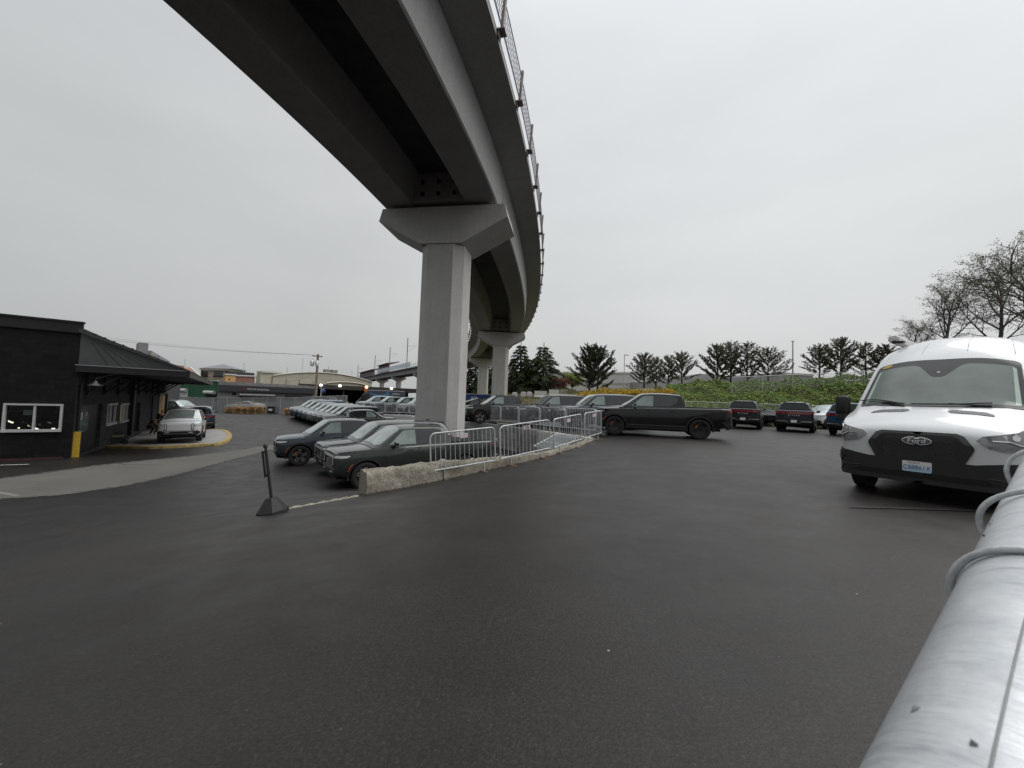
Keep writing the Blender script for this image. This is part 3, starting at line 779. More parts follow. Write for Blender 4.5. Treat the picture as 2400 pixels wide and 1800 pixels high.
    mb = MB(); mb.rings([[Vector((F-(2.55 if not suv else 3.5)+dx, dy*s, 1.86+(.03 if suv else 0)+h)) for dx, dy in ((.10, 0), (0, .035), (-.08, .02), (-.08, -.02), (0, -.035))] for s, h in ((1, 0), (.5, .05), (.2, .075))]); mb.build('roof_antenna', MT['gloss_black'], root, 60)
    return root
def paint(root, col):
    for o in walk(root):
        if o.type == 'MESH': o.color = tuple(col)+(.65 if max(col) < .16 else .25 if max(col) < .4 else .05,)
PICK = make_truck('pickup'); ESTATE = make_truck('suv')
_first = {'pickup': True, 'suv': True}
def car(kind, x, y, yaw, col, label, group=None, dark_rims=False, z=None, model=None, tilt=True):
    """a parked vehicle; x, y = middle of the wheelbase, yaw = heading in degrees (0 = +X)"""
    src = model or (PICK if kind == 'pickup' else ESTATE)
    if model is None and _first[kind]: _first[kind] = False; o = src
    elif src.get('placed') is None: o = src
    else: o = copy_tree(src)
    src['placed'] = 1
    if o is not src and 'placed' in o: del o['placed']
    c, s = math.cos(R(yaw)), math.sin(R(yaw))
    b = 1.6
    zf, zr = G(x+c*b, y+s*b), G(x-c*b, y-s*b); zl, zq = G(x-s*.85, y+c*.85), G(x+s*.85, y-c*.85)
    pitch = -math.atan2(zf-zr, 2*b); roll = math.atan2(zl-zq, 1.7)
    o.location = (x, y, (zf+zr+zl+zq)/4+.004 if z is None else z)
    o.rotation_euler = Euler((roll, pitch, R(yaw)), 'XYZ')
    paint(o, col); o['label'] = label
    if group: o['group'] = group
    elif 'group' in o: del o['group']
    if dark_rims:
        for q in walk(o):
            if q.name.startswith('spokes'):
                q.data = dark_spokes
    return o
dark_spokes = [q for q in walk(PICK) if q.name.startswith('spokes')][0].data.copy(); dark_spokes.materials[0] = simple('grey_wheel_metal', (.10, .10, .105), .35, .7)
# ------------------------------------------------------------------ the white high-roof van
def make_van():
    root = thing('cargo_van', 'tall white cargo van facing the camera with sunshade behind its windscreen', 'van')
    # x, half width, bottom, top at the edge, top on the centre line
    S = [(-.012, .50, .40, .93, .95), (-.03, .70, .36, 1.00, 1.03), (-.08, .82, .32, 1.06, 1.115), (-.16, .90, .30, 1.10, 1.175), (-.30, .965, .29, 1.16, 1.255),
         (-.48, 1.0, .28, 1.215, 1.325), (-.70, 1.02, .28, 1.28, 1.40), (-.84, 1.025, .28, 1.315, 1.475), (-.95, 1.03, .28, 1.345, 1.595), (-1.05, 1.03, .28, 1.39, 1.71), (-1.2, 1.03, .28, 1.575, 1.88),
         (-1.4, 1.03, .28, 1.82, 2.10), (-1.6, 1.03, .28, 2.055, 2.305), (-1.8, 1.03, .28, 2.24, 2.475), (-2.0, 1.03, .28, 2.385, 2.60), (-2.25, 1.03, .28, 2.50, 2.71), (-2.6, 1.03, .28, 2.58, 2.785),
         (-3.1, 1.03, .28, 2.61, 2.81), (-4.5, 1.03, .28, 2.61, 2.81), (-5.85, 1.03, .28, 2.60, 2.80), (-5.95, 1.0, .30, 2.56, 2.75)]
    def wz(z): return 1-.05*max(0, z-1.0)-.10*max(0, z-1.4)-.02*max(0, .7-z)     # the walls lean in towards the roof
    def crown(s): return 1-abs(s)**2.6
    def ring(s):
        x, w_, zb, ze, zc = s
        half = [(0, zb), (w_*.9, zb)]
        for t in (.03, .12, .25, .4, .55, .7, .84, .94): z = lerp(zb, ze, t); half.append((w_*wz(z), z))
        e = w_*wz(ze)
        half += [(e*k, ze+(zc-ze)*crown(k)) for k in (.992, .965, .92, .84, .7, .5, .25)]+[(0, zc)]
        return full_ring(x, half)
    SS = []
    for a, b in zip(S, S[1:]):
        k = max(1, int((a[0]-b[0])/.09)) if a[0] > -3 else 1
        for i in range(k): SS.append(tuple(lerp(p, q, i/k) for p, q in zip(a, b)))
    SS.append(S[-1])
    mb = MB(); mb.rings([ring(s) for s in SS]); body = mb.build('body', [MT['van_white'], MT['under']], root, 32)
    mb = MB()
    for x in (-1.02, -4.72):
        for sg in (-1, 1): mb.lathe([(.41, .55), (.41, 1.4)], 28, 0, Matrix.Translation((x, 0, .37)) @ Matrix.Rotation(R(-90*sg), 4, 'X'), cap=True)
    apply_bool(body, mb.build('cut', MT['under']))
    body.data.polygons.foreach_set('use_smooth', [True]*len(body.data.polygons)); body.data.set_sharp_from_angle(angle=R(32))
    def vst(x): return st_at(S, x)
    front = Curve([(0, 0), (-.004, .30), (-.012, .50), (-.03, .70), (-.08, .82), (-.16, .90), (-.30, .965), (-.48, 1.0), (-.70, 1.02), (-1.2, 1.03)])
    def ff(s, z, off):
        x, y = front.at(s, off)
        # lean of the nose above the bumper, following the loft
        return Vector((x-max(0, z-.95)*.16, y*wz(z), z))
    def top(x, s, off):
        k = vst(x); e = k[1]*wz(k[3])
        def P(x, s): k = vst(x); return Vector((x, k[1]*wz(k[3])*s, k[3]+(k[4]-k[3])*crown(s)))
        p = P(x, s); dx = P(x+.03, s)-P(x-.03, s); ds = P(x, min(1, s+.02))-P(x, max(-1, s-.02))
        n = dx.cross(ds).normalized()
        if n.z < 0: n = -n
        return p+n*off
    # windscreen: base and top lines bow forward on the centre line
    def wsx(t, s): return lerp(-.80-.235*abs(s)**2.2, -1.55-.13*abs(s)**2, t)
    def wm(s, t, off): return top(wsx(t, s), s, off)
    fr = rrect(-.91, .91, -.02, 1.03, .07)
    mb = MB(); mb.panel(fr, wm, .007, -.01, .06); ws = mb.build('windscreen_surround', MT['frit'], root, 40)
    gl = [(-.90, .08), (-.86, .045), (.86, .045), (.90, .08), (.90, .84), (.87, .885), (.36, .90), (.27, .86), (.09, .64), (.04, .615), (-.04, .615), (-.09, .64), (-.27, .86), (-.36, .90), (-.87, .885), (-.90, .84)]
    gl = [(x*.95, y) for x, y in gl]
    mb = MB(); mb.panel(gl, wm, .010, .004, .06); mb.build('windscreen', MT['sunshade'], ws, 40)
    for sg in (1, -1):                                         # slivers of plain glass beside the shade
        mb = MB(); mb.panel([(sg*.80, .07), (sg*.852, .09), (sg*.848, .83), (sg*.812, .86)], wm, .0125, .008, .06); mb.build('shade_edge', MT['shade_edge'], ws, 40)
    mb = MB(); mb.panel(stadium(0, .72, .022, .023), wm, .014, .005, .03); mb.build('camera_lens', MT['vent_grey'], ws)
    mb = MB(); mb.panel([(-.755+.075*math.cos(2*PI*i/20), .955+.026*math.sin(2*PI*i/20)) for i in range(20)], wm, .014, .005, .03); st_ = mb.build('sticker', MT['sticker_yellow'], ws)
    mb = MB(); mb.panel([(-.81, .948), (-.70, .948), (-.70, .962), (-.81, .962)], wm, .016, .012, .03); mb.build('sticker_text', MT['sticker_ink'], st_)
    # wipers and cowl grille
    for s0, s1, t0, t1 in ((-.93, -.30, .16, .0), (-.22, .60, .0, .035)):
        mb = MB(); P = [wm(lerp(s0, s1, k/8), lerp(t0, t1, k/8)+.015, .035) for k in range(9)]; mb.tube(P, .011, 6); mb.tube([wm(s1, t1-.03, .01), wm(lerp(s0, s1, .5), lerp(t0, t1, .5), .05)], .012, 6); mb.build('wiper', MT['black_plastic'], root)
    # bonnet slots
    for sg in (1, -1):
        mb = MB(); mb.panel([(-.70, sg*.24), (-.70, sg*.58), (-.64, sg*.655), (-.575, sg*.67), (-.575, sg*.25), (-.64, sg*.21)], lambda x, s, o: top(x, s, o), .007, -.01, .06); mb.build('bonnet_vent', MT['vent'], root)
    # nose furniture
    hexo = [(-.39, 1.06), (.39, 1.06), (.46, 1.025), (.545, .88), (.55, .84), (.465, .645), (.42, .615), (-.42, .615), (-.465, .645), (-.55, .84), (-.545, .88), (-.46, 1.025)]
    hexi = [(s*.89, .84+(z-.84)*.82) for s, z in hexo]
    mb = MB(); mb.panel(hexo, ff, .022, -.03, .06); gr = mb.build('grille', MT['gloss_black'], root, 30)
    mb = MB(); mb.panel(hexi, ff, .026, .01, .06); mb.build('grille_mesh', MT['grille_mesh'], gr)
    mb = MB()
    for sg in (1, -1): mb.panel([(sg*.37, .98), (sg*.39, .98), (sg*.42, .70), (sg*.40, .70)], ff, .032, .01, .1)
    mb.build('grille_bar', MT['black_plastic'], gr)
    oval = lambda a, b: [(a*math.cos(2*PI*i/28), .925+b*math.sin(2*PI*i/28)) for i in range(28)]
    mb = MB(); mb.panel(oval(.158, .062), ff, .042, .01, .03); bd = mb.build('badge', MT['chrome'], gr, 40)
    mb = MB(); mb.panel(oval(.146, .052), ff, .045, .03, .03); mb.build('badge_face', MT['badge_dark'], bd)
    lt = letters('badge_lettering', 'Ford', .085, Matrix.Translation((.0465, 0, .923)) @ frame((0, 1, 0), (1, 0, 0)), MT['text_white'], bd, .002, 1.0, 1.2)
    for sg in (1, -1):
        hp = [(sg*.57, .985), (sg*.62, 1.04), (sg*.95, 1.115), (sg*1.22, 1.185), (sg*1.42, 1.205), (sg*1.46, 1.12), (sg*1.42, .95), (sg*1.18, .86), (sg*.84, .845), (sg*.68, .885)]
        mb = MB(); mb.panel(hp, ff, .012, -.02, .05); hl = mb.build('headlight', MT['head_glass'], root, 35)
        mb = MB(); mb.panel([(sg*1.30, 1.165), (sg*1.415, 1.178), (sg*1.45, 1.115), (sg*1.41, .985), (sg*1.26, .93), (sg*1.18, 1.0)], ff, .015, .005, .05); mb.build('lamp_dark_panel', MT['gloss_black'], hl)  # gloss black panel at the outer end of the headlight
        for cs, cz, rr in ((1.12, 1.055, .072), (.92, 1.04, .04)):
            mb = MB(); mb.panel([(sg*cs+rr*1.15*math.cos(2*PI*i/18), cz+rr*math.sin(2*PI*i/18)) for i in range(18)], ff, .019, .005, .03); mb.build('reflector', MT['bright_reflector'], hl, 40)
        mb = MB(); P = [ff(sg*a, z, .020) for a, z in ((.70, .985), (.84, .985), (.93, .95), (1.05, .925), (1.30, .945))]; mb.tube(P, .010, 6); mb.build('lamp_line', MT['bright_reflector'], hl)
        mb = MB(); mb.panel([(sg*.86, .60), (sg*.94, .66), (sg*1.30, .66), (sg*1.25, .54), (sg*.98, .50)], ff, .040, .0, .05); fl = mb.build('fog_lamp_recess', MT['under'], root)
        mb = MB(); mb.panel([(sg*.96, .56), (sg*.99, .585), (sg*1.24, .60), (sg*1.22, .57)], ff, .052, .02, .05); mb.build('fog_lamp_bar', MT['black_plastic'], fl)
    mb = MB(); mb.panel([(-1.0, .30), (1.0, .30), (1.36, .36), (1.62, .50), (1.66, .735), (1.2, .715), (.82, .69), (.66, .665), (.56, .645), (-.56, .645), (-.66, .665), (-.82, .69), (-1.2, .715), (-1.66, .735), (-1.62, .50), (-1.36, .36)], ff, .032, -.03, .07); bp = mb.build('bumper', MT['black_plastic'], root, 35)
    mb = MB(); mb.panel([(-.62, .375), (.62, .375), (.80, .40), (.66, .455), (-.66, .455), (-.80, .40)], ff, .036, .0, .08); mb.build('lower_intake', MT['under'], bp)
    mb = MB(); P = [ff(s, z, .038) for s, z in ((-1.02, .36), (-.88, .455), (-.72, .475), (.72, .475), (.88, .455), (1.02, .36))]; mb.tube(P, .010, 6); mb.build('bumper_lip', MT['black_plastic'], bp)
    mb = MB(); mb.panel(rrect(-.1525, .1525, .465, .618, .015), ff, .046, .036, .05); pl = mb.build('license_plate', MT['plate'], root)
    letters('plate_number', 'C88861X', .088, Matrix.Translation((.0485, 0, .528)) @ frame((0, 1, 0), (1, 0, 0)), MT['text_blue'], pl, .0008, 1.06, .80)
    letters('plate_state', 'WASHINGTON', .022, Matrix.Translation((.0485, -.03, .596)) @ frame((0, 1, 0), (1, 0, 0)), MT['text_red'], pl, .0008, 1.1, .8)
    # bonnet shut line, roof seams
    mb = MB(); P = [ff(s, z, .002) for s, z in ((-1.5, 1.20), (-1.2, 1.172), (-.95, 1.107), (-.7, 1.055))]; mb.tube(P, .004, 5); P = [Vector((p.x, -p.y, p.z)) for p in P]; mb.tube(P, .004, 5); mb.build('bonnet_gap', MT['seam'], root)
    mb = MB()
    for s in (-.86, -.30, .30, .86): mb.tube([top(-1.72-.12*abs(s)-.2*k, s*(1-.02*k), .0) for k in range(12)], .006, 5)
    mb.build('roof_seam', MT['van_seam'], root)
    # front side glass and doors
    def sidef(sg):
        def fn(x, z, off): return Vector((x, sg*(vst(x)[1]*wz(z)+off), z))
        return fn
    for sg in (1, -1):
        mb = MB(); mb.panel([(-1.16, 1.36), (-1.75, 1.98), (-2.30, 1.98), (-2.30, 1.28), (-1.3, 1.28)], sidef(sg), .006, -.01, .15); mb.build('side_window', MT['glass_dark'], root)
        mb = MB(); xm, ym = -1.22, sg*1.245
        for zc, hh in ((1.45, .185), (1.225, .07)):
            rr_ = [[Vector((xm+dx, ym+sg*y, zc+z)) for y, z in rrect(-.105*k, .105*k, -hh*k, hh*k, .05*k)] for dx, k in ((.10, .62), (.07, .92), (-.02, 1.0), (-.05, .97))]
            mb.rings(rr_)
        mb.bar((xm-.06, sg*1.0, 1.30), (xm, ym-sg*.06, 1.34), .08, .07); mb.bar((xm-.02, ym, 1.22), (xm-.02, ym, 1.35), .05, .12)
        mb.build('mirror', MT['black_plastic'], root, 35)
        for x in (-1.02, -4.72): make_wheel(root, (x, sg*.87, .36), 0 if sg > 0 else PI, MT['rim_dark'], .36, (.235, .21))
    mb = MB(); mb.box((-2.9, 0, .33), (5.0, 1.7, .14)); mb.build('underbody', MT['under'], root)
    # awning box along the roof edge of the passenger side
    mb = MB(); prof = [(-.07, -.06), (.05, -.075), (.085, -.02), (.07, .055), (-.03, .075), (-.085, .03)]
    mb.rings([[Vector((x, -(.80+y), 2.83+z)) for y, z in prof] for x in (-2.5, -5.6)]); aw = mb.build('awning', MT['awning'], root, 30)
    mb = MB(); mb.rings([[Vector((x, -(.80+y*k), 2.83+z*k)) for y, z in prof] for x, k in ((-2.5, 1.0), (-2.47, 1.06), (-2.43, .98), (-2.42, .6))]); mb.build('awning_cap', MT['awning'], aw, 30)
    mb = MB(); mb.box((-2.47, -.79, 2.77), (.11, .06, .05)); mb.box((-2.47, -.70, 2.76), (.14, .10, .04)); mb.build('awning_bracket', MT['black_metal'], aw)
    return root
def m_van_white():
    m, nt, b = newmat('van_white_paint')
    n = noise_n(nt, 1.3, 5, .6); r = ramp(nt, n.outputs[0], [(.3, rgb(.56, .575, .59)), (.7, rgb(.63, .64, .65))])
    lo = N(nt, 'ShaderNodeTexCoord'); sp = N(nt, 'ShaderNodeSeparateXYZ'); L(nt, lo.outputs['Object'], sp.inputs[0])
    n2 = noise_n(nt, 6, 6, .7, seed=3)
    L(nt, r.outputs[0], b.inputs['Base Color']); b.inputs['Roughness'].default_value = .35; b.inputs['Coat Weight'].default_value = .8; b.inputs['Coat Roughness'].default_value = .08
    d = noise_n(nt, 150, 2, .6, seed=5); bump(nt, b, d.outputs[0], .10, .002)
    return m
MT['van_white'] = m_van_white()
MT['van_seam'] = simple('van_seam_grey', (.42, .43, .44), .6)  # plain grey for the van's roof seams
MT['frit'] = simple('black_glass_border', (.028, .028, .03), .18, spec=.3)
MT['sunshade'] = m_glass('sunshade_glass', (.085, .112, .098, 1), .10, 1.4)
MT['shade_edge'] = m_glass('glass_edge', (.28, .37, .31, 1), .07, 1.5)
MT['sticker_yellow'] = simple('sticker_yellow', (.75, .55, .03), .4)
MT['sticker_ink'] = simple('sticker_ink', (.22, .19, .02), .4)
MT['vent_grey'] = simple('sensor_grey', (.30, .30, .31), .4)
MT['vent'] = simple('vent_mesh', (.10, .10, .105), .5, scale=60, var=.5)
MT['grille_mesh'] = simple('grille_mesh', (.012, .012, .012), .55, scale=70, var=.8, bmp=.8)
MT['badge_dark'] = simple('badge_enamel', (.06, .065, .075), .25, coat=.6)
MT['head_glass'] = simple('headlight_glass', (.20, .205, .21), .10, spec=.8, coat=.8, var=.35, scale=9)
MT['bright_reflector'] = simple('lamp_reflector', (.66, .66, .67), .15, .8)
MT['awning'] = simple('awning_casing', (.60, .60, .58), .5)
def m_plate():
    m, nt, b = newmat('plate_paint')
    tc = N(nt, 'ShaderNodeTexCoord'); sp = N(nt, 'ShaderNodeSeparateXYZ'); L(nt, tc.outputs['Object'], sp.inputs[0])
    r = ramp(nt, sp.outputs['Z'], [(.47, rgb(.36, .52, .66)), (.54, rgb(.62, .68, .72)), (.60, rgb(.68, .67, .68))]); L(nt, r.outputs[0], b.inputs['Base Color']); b.inputs['Roughness'].default_value = .4
    return m
MT['plate'] = m_plate()
VAN = make_van()
VX, VY, VYAW = 6.06, 5.75, -147.8
VAN.location = (VX, VY, .01); VAN.rotation_euler = (0, 0, R(VYAW))

# ------------------------------------------------------------------ low saloon car
def make_sedan():
    root = thing('sedan_car', None, 'car')
    S = [(2.30, .62, .52, .66, .68), (2.27, .74, .40, .72, .75), (2.15, .85, .32, .78, .82), (1.95, .90, .27, .82, .87), (1.4, .92, .24, .88, .94), (.8, .92, .24, .92, .98), (0, .92, .24, .95, .98), (-1.0, .92, .25, .98, 1.0), (-1.6, .91, .28, 1.0, 1.03), (-2.1, .88, .34, 1.0, 1.04), (-2.35, .82, .42, .98, 1.0), (-2.42, .72, .5, .9, .92)]
    mb = MB(); mb.rings([full_ring(s[0], half_ring(*s)) for s in S]); body = mb.build('body', [MT['paint'], MT['under']], root, 30)
    mb = MB()
    for x in (1.42, -1.42):
        for sg in (-1, 1): mb.lathe([(.37, .45), (.37, 1.2)], 24, 0, Matrix.Translation((x, 0, .33)) @ Matrix.Rotation(R(-90*sg), 4, 'X'), cap=True)
    apply_bool(body, mb.build('cut', MT['under']))
    body.data.polygons.foreach_set('use_smooth', [True]*len(body.data.polygons)); body.data.set_sharp_from_angle(angle=R(30))
    def yc(z): return .84-(z-.95)*.5
    K = [(1.0, .93, .98), (.75, 1.02, 1.12), (.4, 1.20, 1.28), (.1, 1.33, 1.39), (-.3, 1.38, 1.44), (-.8, 1.37, 1.43), (-1.2, 1.30, 1.36), (-1.6, 1.16, 1.21), (-1.95, 1.03, 1.06)]
    def kring(k):
        x, ze, zc = k; e = yc(ze); half = [(0, .85), (yc(.88), .85)]+[(yc(lerp(.88, ze, t)), lerp(.88, ze, t)) for t in (.4, .8)]+[(e*s, ze+(zc-ze)*(1-abs(s)**2.4)) for s in (1, .95, .85, .6, .3)]+[(0, zc)]
        return full_ring(x, half)
    mb = MB(); mb.rings([kring(k) for k in K]); mb.build('cab', MT['paint'], root, 30)
    for sg in (1, -1):
        for P in ([(.62, .99), (.12, 1.29), (-.35, 1.33), (-.35, 1.0)], [(-.42, 1.0), (-.42, 1.33), (-.85, 1.32), (-1.3, 1.18), (-1.55, 1.04)]):
            mb = MB(); mb.panel(P, lambda x, z, o: Vector((x, sg*(yc(z)+o), z)), .006, -.01, .15); mb.build('window', MT['glass_dark'], root)
        mb = MB(); mb.panel([(.55, .62), (.8, .60), (.86, .68), (.6, .74)], lambda s, z, o: Vector((2.30-abs(s)**3*.12+o, sg*s, z)), .01, -.02, .1); mb.build('headlight', MT['lamp_white'], root)
        mb = MB(); mb.panel([(.30, .84), (.80, .84), (.80, .93), (.30, .91)], lambda s, z, o: Vector((-2.40+max(0, abs(s)-.6)*.5-o, sg*s, z)), .012, -.05, .1); mb.build('tail_light', MT['lamp_red'], root)
        for x in (1.42, -1.42): make_wheel(root, (x, sg*.80, .33), 0 if sg > 0 else PI, MT['rim_light'], .33, (.22, .225))
    def top(x, s, o):
        k = st_at(K, x); return Vector((x, yc(k[1])*s, k[1]+(k[2]-k[1])*(1-abs(s)**2.4)+o))
    mb = MB(); mb.panel([(.85, -.85), (.85, .85), (.12, .85), (.12, -.85)], top, .008, -.01, .15); mb.build('windscreen', MT['glass_wind'], root)
    mb = MB(); mb.panel([(-1.0, -.85), (-1.0, .85), (-1.8, .85), (-1.8, -.85)], top, .008, -.01, .15); mb.build('rear_window', MT['glass_rear'], root)
    return root
SEDAN = make_sedan()

# ------------------------------------------------------------------ dark delivery van with a smile on its side
MT['delivery_grey'] = simple('delivery_van_paint', (.045, .052, .072), .35, coat=.6)
MT['delivery_blue'] = simple('delivery_van_blue', (.06, .32, .62), .45)
def make_delivery():
    root = thing('delivery_van', 'dark slate delivery van with blue smile stripe parked behind the mesh barricades', 'van')
    S = [(3.3, .78, .55, 1.05, 1.08), (3.24, .92, .45, 1.16, 1.22), (3.1, 1.0, .4, 1.22, 1.3), (2.9, 1.04, .38, 1.3, 1.42), (2.5, 1.05, .38, 1.85, 1.98), (2.15, 1.05, .38, 2.35, 2.46), (1.85, 1.05, .38, 2.66, 2.76), (1.5, 1.05, .38, 2.78, 2.86), (-3.2, 1.05, .38, 2.78, 2.86), (-3.35, 1.02, .42, 2.74, 2.80)]
    def ring(s):
        x, w_, zb, ze, zc = s
        half = [(0, zb), (w_*.94, zb), (w_, zb+.08)]+[(w_*(1-.03*max(0, lerp(zb, ze, t)-1.2)), lerp(zb, ze, t)) for t in (.3, .6, .9)]
        e = half[-1][0]; half += [(e*k, lerp(ze, zc, q)) for k, q in ((.985, .1), (.93, .55), (.8, .85), (.4, .97))]+[(0, zc)]
        return full_ring(x, half)
    mb = MB(); mb.rings([ring(s) for s in S]); mb.build('body', MT['delivery_grey'], root, 30)
    for sg in (1, -1):
        f = lambda x, z, o: Vector((x, sg*(1.05*(1-.03*max(0, z-1.2))+o), z))
        mb = MB(); mb.panel([(2.75, 1.38), (2.2, 2.25), (1.5, 2.3), (1.5, 1.38)], f, .008, -.02, .2); mb.build('window', MT['glass_dark'], root)
        dz = .50
        mb = MB(); mb.panel([(x, z+dz) for x, z in [(1.30, 2.00), (.9, 1.78), (.2, 1.66), (-.6, 1.72), (-1.1, 1.95), (-1.0, 1.72), (-.55, 1.56), (.2, 1.48), (.9, 1.62), (1.30, 1.86)]], f, .008, -.005, .15)
        mb.panel([(x, z+dz) for x, z in [(-.70, 2.02), (-1.30, 2.12), (-1.22, 1.62), (-1.10, 1.60), (-1.14, 1.98)]], f, .008, -.005, .15); mb.build('smile_stripe', MT['delivery_blue'], root)
        letters('lettering', 'prime', .42, Matrix.Translation((-2.3, sg*1.02, 2.42)) @ frame((-sg, 0, 0), (0, sg, 0)), MT['text_white'], root, .004)
        for x in (2.3, -2.0): make_wheel(root, (x, sg*.93, .40), 0 if sg > 0 else PI, MT['rim_light'], .40, (.24, .24))
    mb = MB(); mb.panel([(-.8, 0), (.8, 0), (.84, 1), (-.84, 1)], lambda s, t, o: Vector((lerp(2.86, 2.02, t)+.02+o, s*1.0, lerp(1.46, 2.58, t))), .02, -.03, .2); mb.build('windscreen', MT['glass_wind'], root)
    for sg in (1, -1):
        mb = MB(); mb.box((3.26, sg*.72, .95), (.1, .3, .22)); mb.build('headlight', MT['lamp_white'], root)
        mb = MB(); mb.box((2.4, sg*1.22, 1.75), (.16, .22, .5)); mb.bar((2.4, sg*1.0, 1.65), (2.4, sg*1.2, 1.65), .05); mb.build('mirror', MT['black_plastic'], root)
    return root
DELIV = make_delivery()
# ================================================================== elevated guideway
MT['post_brown'] = simple('railing_post_steel', (.22, .19, .18), .6, .3, var=.3)
MT['screen_wire'] = simple('screen_wire', (.36, .36, .43), .5, .5)
MT['soffit_shade'] = simple('painted_soffit_shade', (.06, .06, .058), .8, .2, var=.3, scale=2)  # near-black colour stands in for the deep shade between the girders
DS = .5
PATH = {}
def _trace():
    th0, RAD = .155, 155.0
    def hd(s): return th0-min(s, 108)/RAD if s > 0 else th0-s/90.0
    for sg in (1, -1):
        p = Vector((-3.47, 18.0)); s = 0.0; PATH[0] = (p.copy(), th0)
        while abs(s) < 330:
            th = hd(s+sg*DS/2)
            p = p+Vector((math.sin(th), math.cos(th)))*DS*sg; s += sg*DS
            PATH[round(s/DS)] = (p.copy(), hd(s))
            if s < -70: break
_trace()
def gw(s, t, z):
    k = s/DS; i = math.floor(k); f = k-i
    p = PATH[i][0].lerp(PATH[i+1][0], f); th = lerp(PATH[i][1], PATH[i+1][1], f)
    return Vector((p.x+math.cos(th)*t, p.y-math.sin(th)*t, z))
def gw_heading(s):
    return PATH[round(s/DS)][1]
def gw_box(poly, s0, s1, step, mb, mat=0):
    """sweep a (t, z) outline along the guideway"""
    n = max(1, int((s1-s0)/step)); mb.rings([[gw(lerp(s0, s1, i/n), t, z) for t, z in poly] for i in range(n+1)], mat)
ZG, ZD = 10.16, 11.64
SPAN = 31.0
bridge = thing('elevated_guideway', 'curving grey concrete rail viaduct on hammerhead piers passing overhead', 'viaduct', (PATH[0][0].x, PATH[0][0].y, ZG))
bridge_off = -Vector((PATH[0][0].x, PATH[0][0].y, ZG))
def bb(mb, name, mat, parent=bridge, smooth=None):
    o = mb.build(name, mat, parent, smooth); 
    if parent is bridge: o.location = bridge_off
    return o
NSP = 9
for k in range(-2, NSP):
    s0, s1 = k*SPAN+.02, (k+1)*SPAN-.02
    st = 1.0 if k < 3 else 3.0
    for sg in (-1, 1):
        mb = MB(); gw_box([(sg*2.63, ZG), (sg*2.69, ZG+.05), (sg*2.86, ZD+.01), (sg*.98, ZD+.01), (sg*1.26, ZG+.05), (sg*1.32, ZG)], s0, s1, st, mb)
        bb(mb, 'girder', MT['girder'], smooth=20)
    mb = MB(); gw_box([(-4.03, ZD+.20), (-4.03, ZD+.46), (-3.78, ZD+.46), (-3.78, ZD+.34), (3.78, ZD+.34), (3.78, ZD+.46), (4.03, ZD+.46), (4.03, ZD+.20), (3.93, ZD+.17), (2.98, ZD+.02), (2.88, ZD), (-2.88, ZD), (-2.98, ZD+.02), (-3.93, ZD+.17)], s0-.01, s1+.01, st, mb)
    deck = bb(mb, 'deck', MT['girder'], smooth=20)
    mb = MB(); gw_box([(-.96, ZD-.05), (.96, ZD-.05), (.96, ZD-.012), (-.96, ZD-.012)], s0+1.0, s1-1.0, st, mb); mb.build('soffit_shade', MT['soffit_shade'], deck)  # added strip under the deck, painted dark as shade
    for q in (s0+.3, s1-1.0):
        mb = MB(); gw_box([(-1.5, ZG+.06), (1.5, ZG+.06), (1.5, ZD+.02), (-1.5, ZD+.02)], q, q+.7, .7, mb)
        d = bb(mb, 'diaphragm', MT['girder'])
        if k in (-1, 0):
            mb = MB()
            for t in (-.75, 0, .75):
                for zz in (ZG+.45, ZG+1.0):
                    ang = gw_heading(q); c_ = gw(q-.01 if q > s0+1 else q-.01, t, zz)
                    mb.lathe([(.10, -.02), (.10, .02)], 12, 0, Matrix.Translation(c_) @ Matrix.Rotation(-ang, 4, 'Z') @ Matrix.Rotation(R(90), 4, 'X'), cap=True)
            o = mb.build('anchor_recess', MT['under'], d)
    # bottom bearings
    # parapet rail: posts on brackets outside the deck edge, cables and a fine screen between them
    for sg in (-1, 1):
        mb = MB(); n = int(SPAN/1.0)
        for h in (.30, .48, .66, .84, 1.02): mb.tube([gw(lerp(s0, s1, i/n), sg*4.14, ZD+.35+h) for i in range(n+1)], .009, 4)
        mb.tube([gw(lerp(s0, s1, i/n), sg*4.15, ZD+1.56) for i in range(n+1)], .022, 5)
        mb.tube([gw(lerp(s0, s1, i/n), sg*4.14, ZD+.55) for i in range(n+1)], .018, 5)
        if k < 3:
            m = int(SPAN/.22)
            for i in range(m): s = lerp(s0, s1, (i+.5)/m); mb.bar(gw(s, sg*4.14, ZD+.55), gw(s, sg*4.14, ZD+1.5), .010)
        rail = bb(mb, 'railing', MT['screen_wire'])
        m = 12
        far = None if k < 3 and sg == 1 else MB()
        for i in range(m):
            s = lerp(s0, s1, (i+.5)/m); pm = far or MB(); ang = -gw_heading(s); Rz = Matrix.Rotation(ang, 3, 'Z')
            pm.box(gw(s, sg*4.19, ZD+.98), (.08, .12, 1.2), M=Rz @ Matrix.Rotation(R(4*sg), 3, 'Y'))
            pm.box(gw(s, sg*4.14, ZD+.40), (.26, .30, .035), M=Rz); pm.box(gw(s, sg*4.08, ZD+.32), (.03, .24, .22), M=Rz)
            if not far: o = pm.build('railing_post', MT['post_brown'], rail)
        if far: far.build('railing_post', MT['post_brown'], rail)
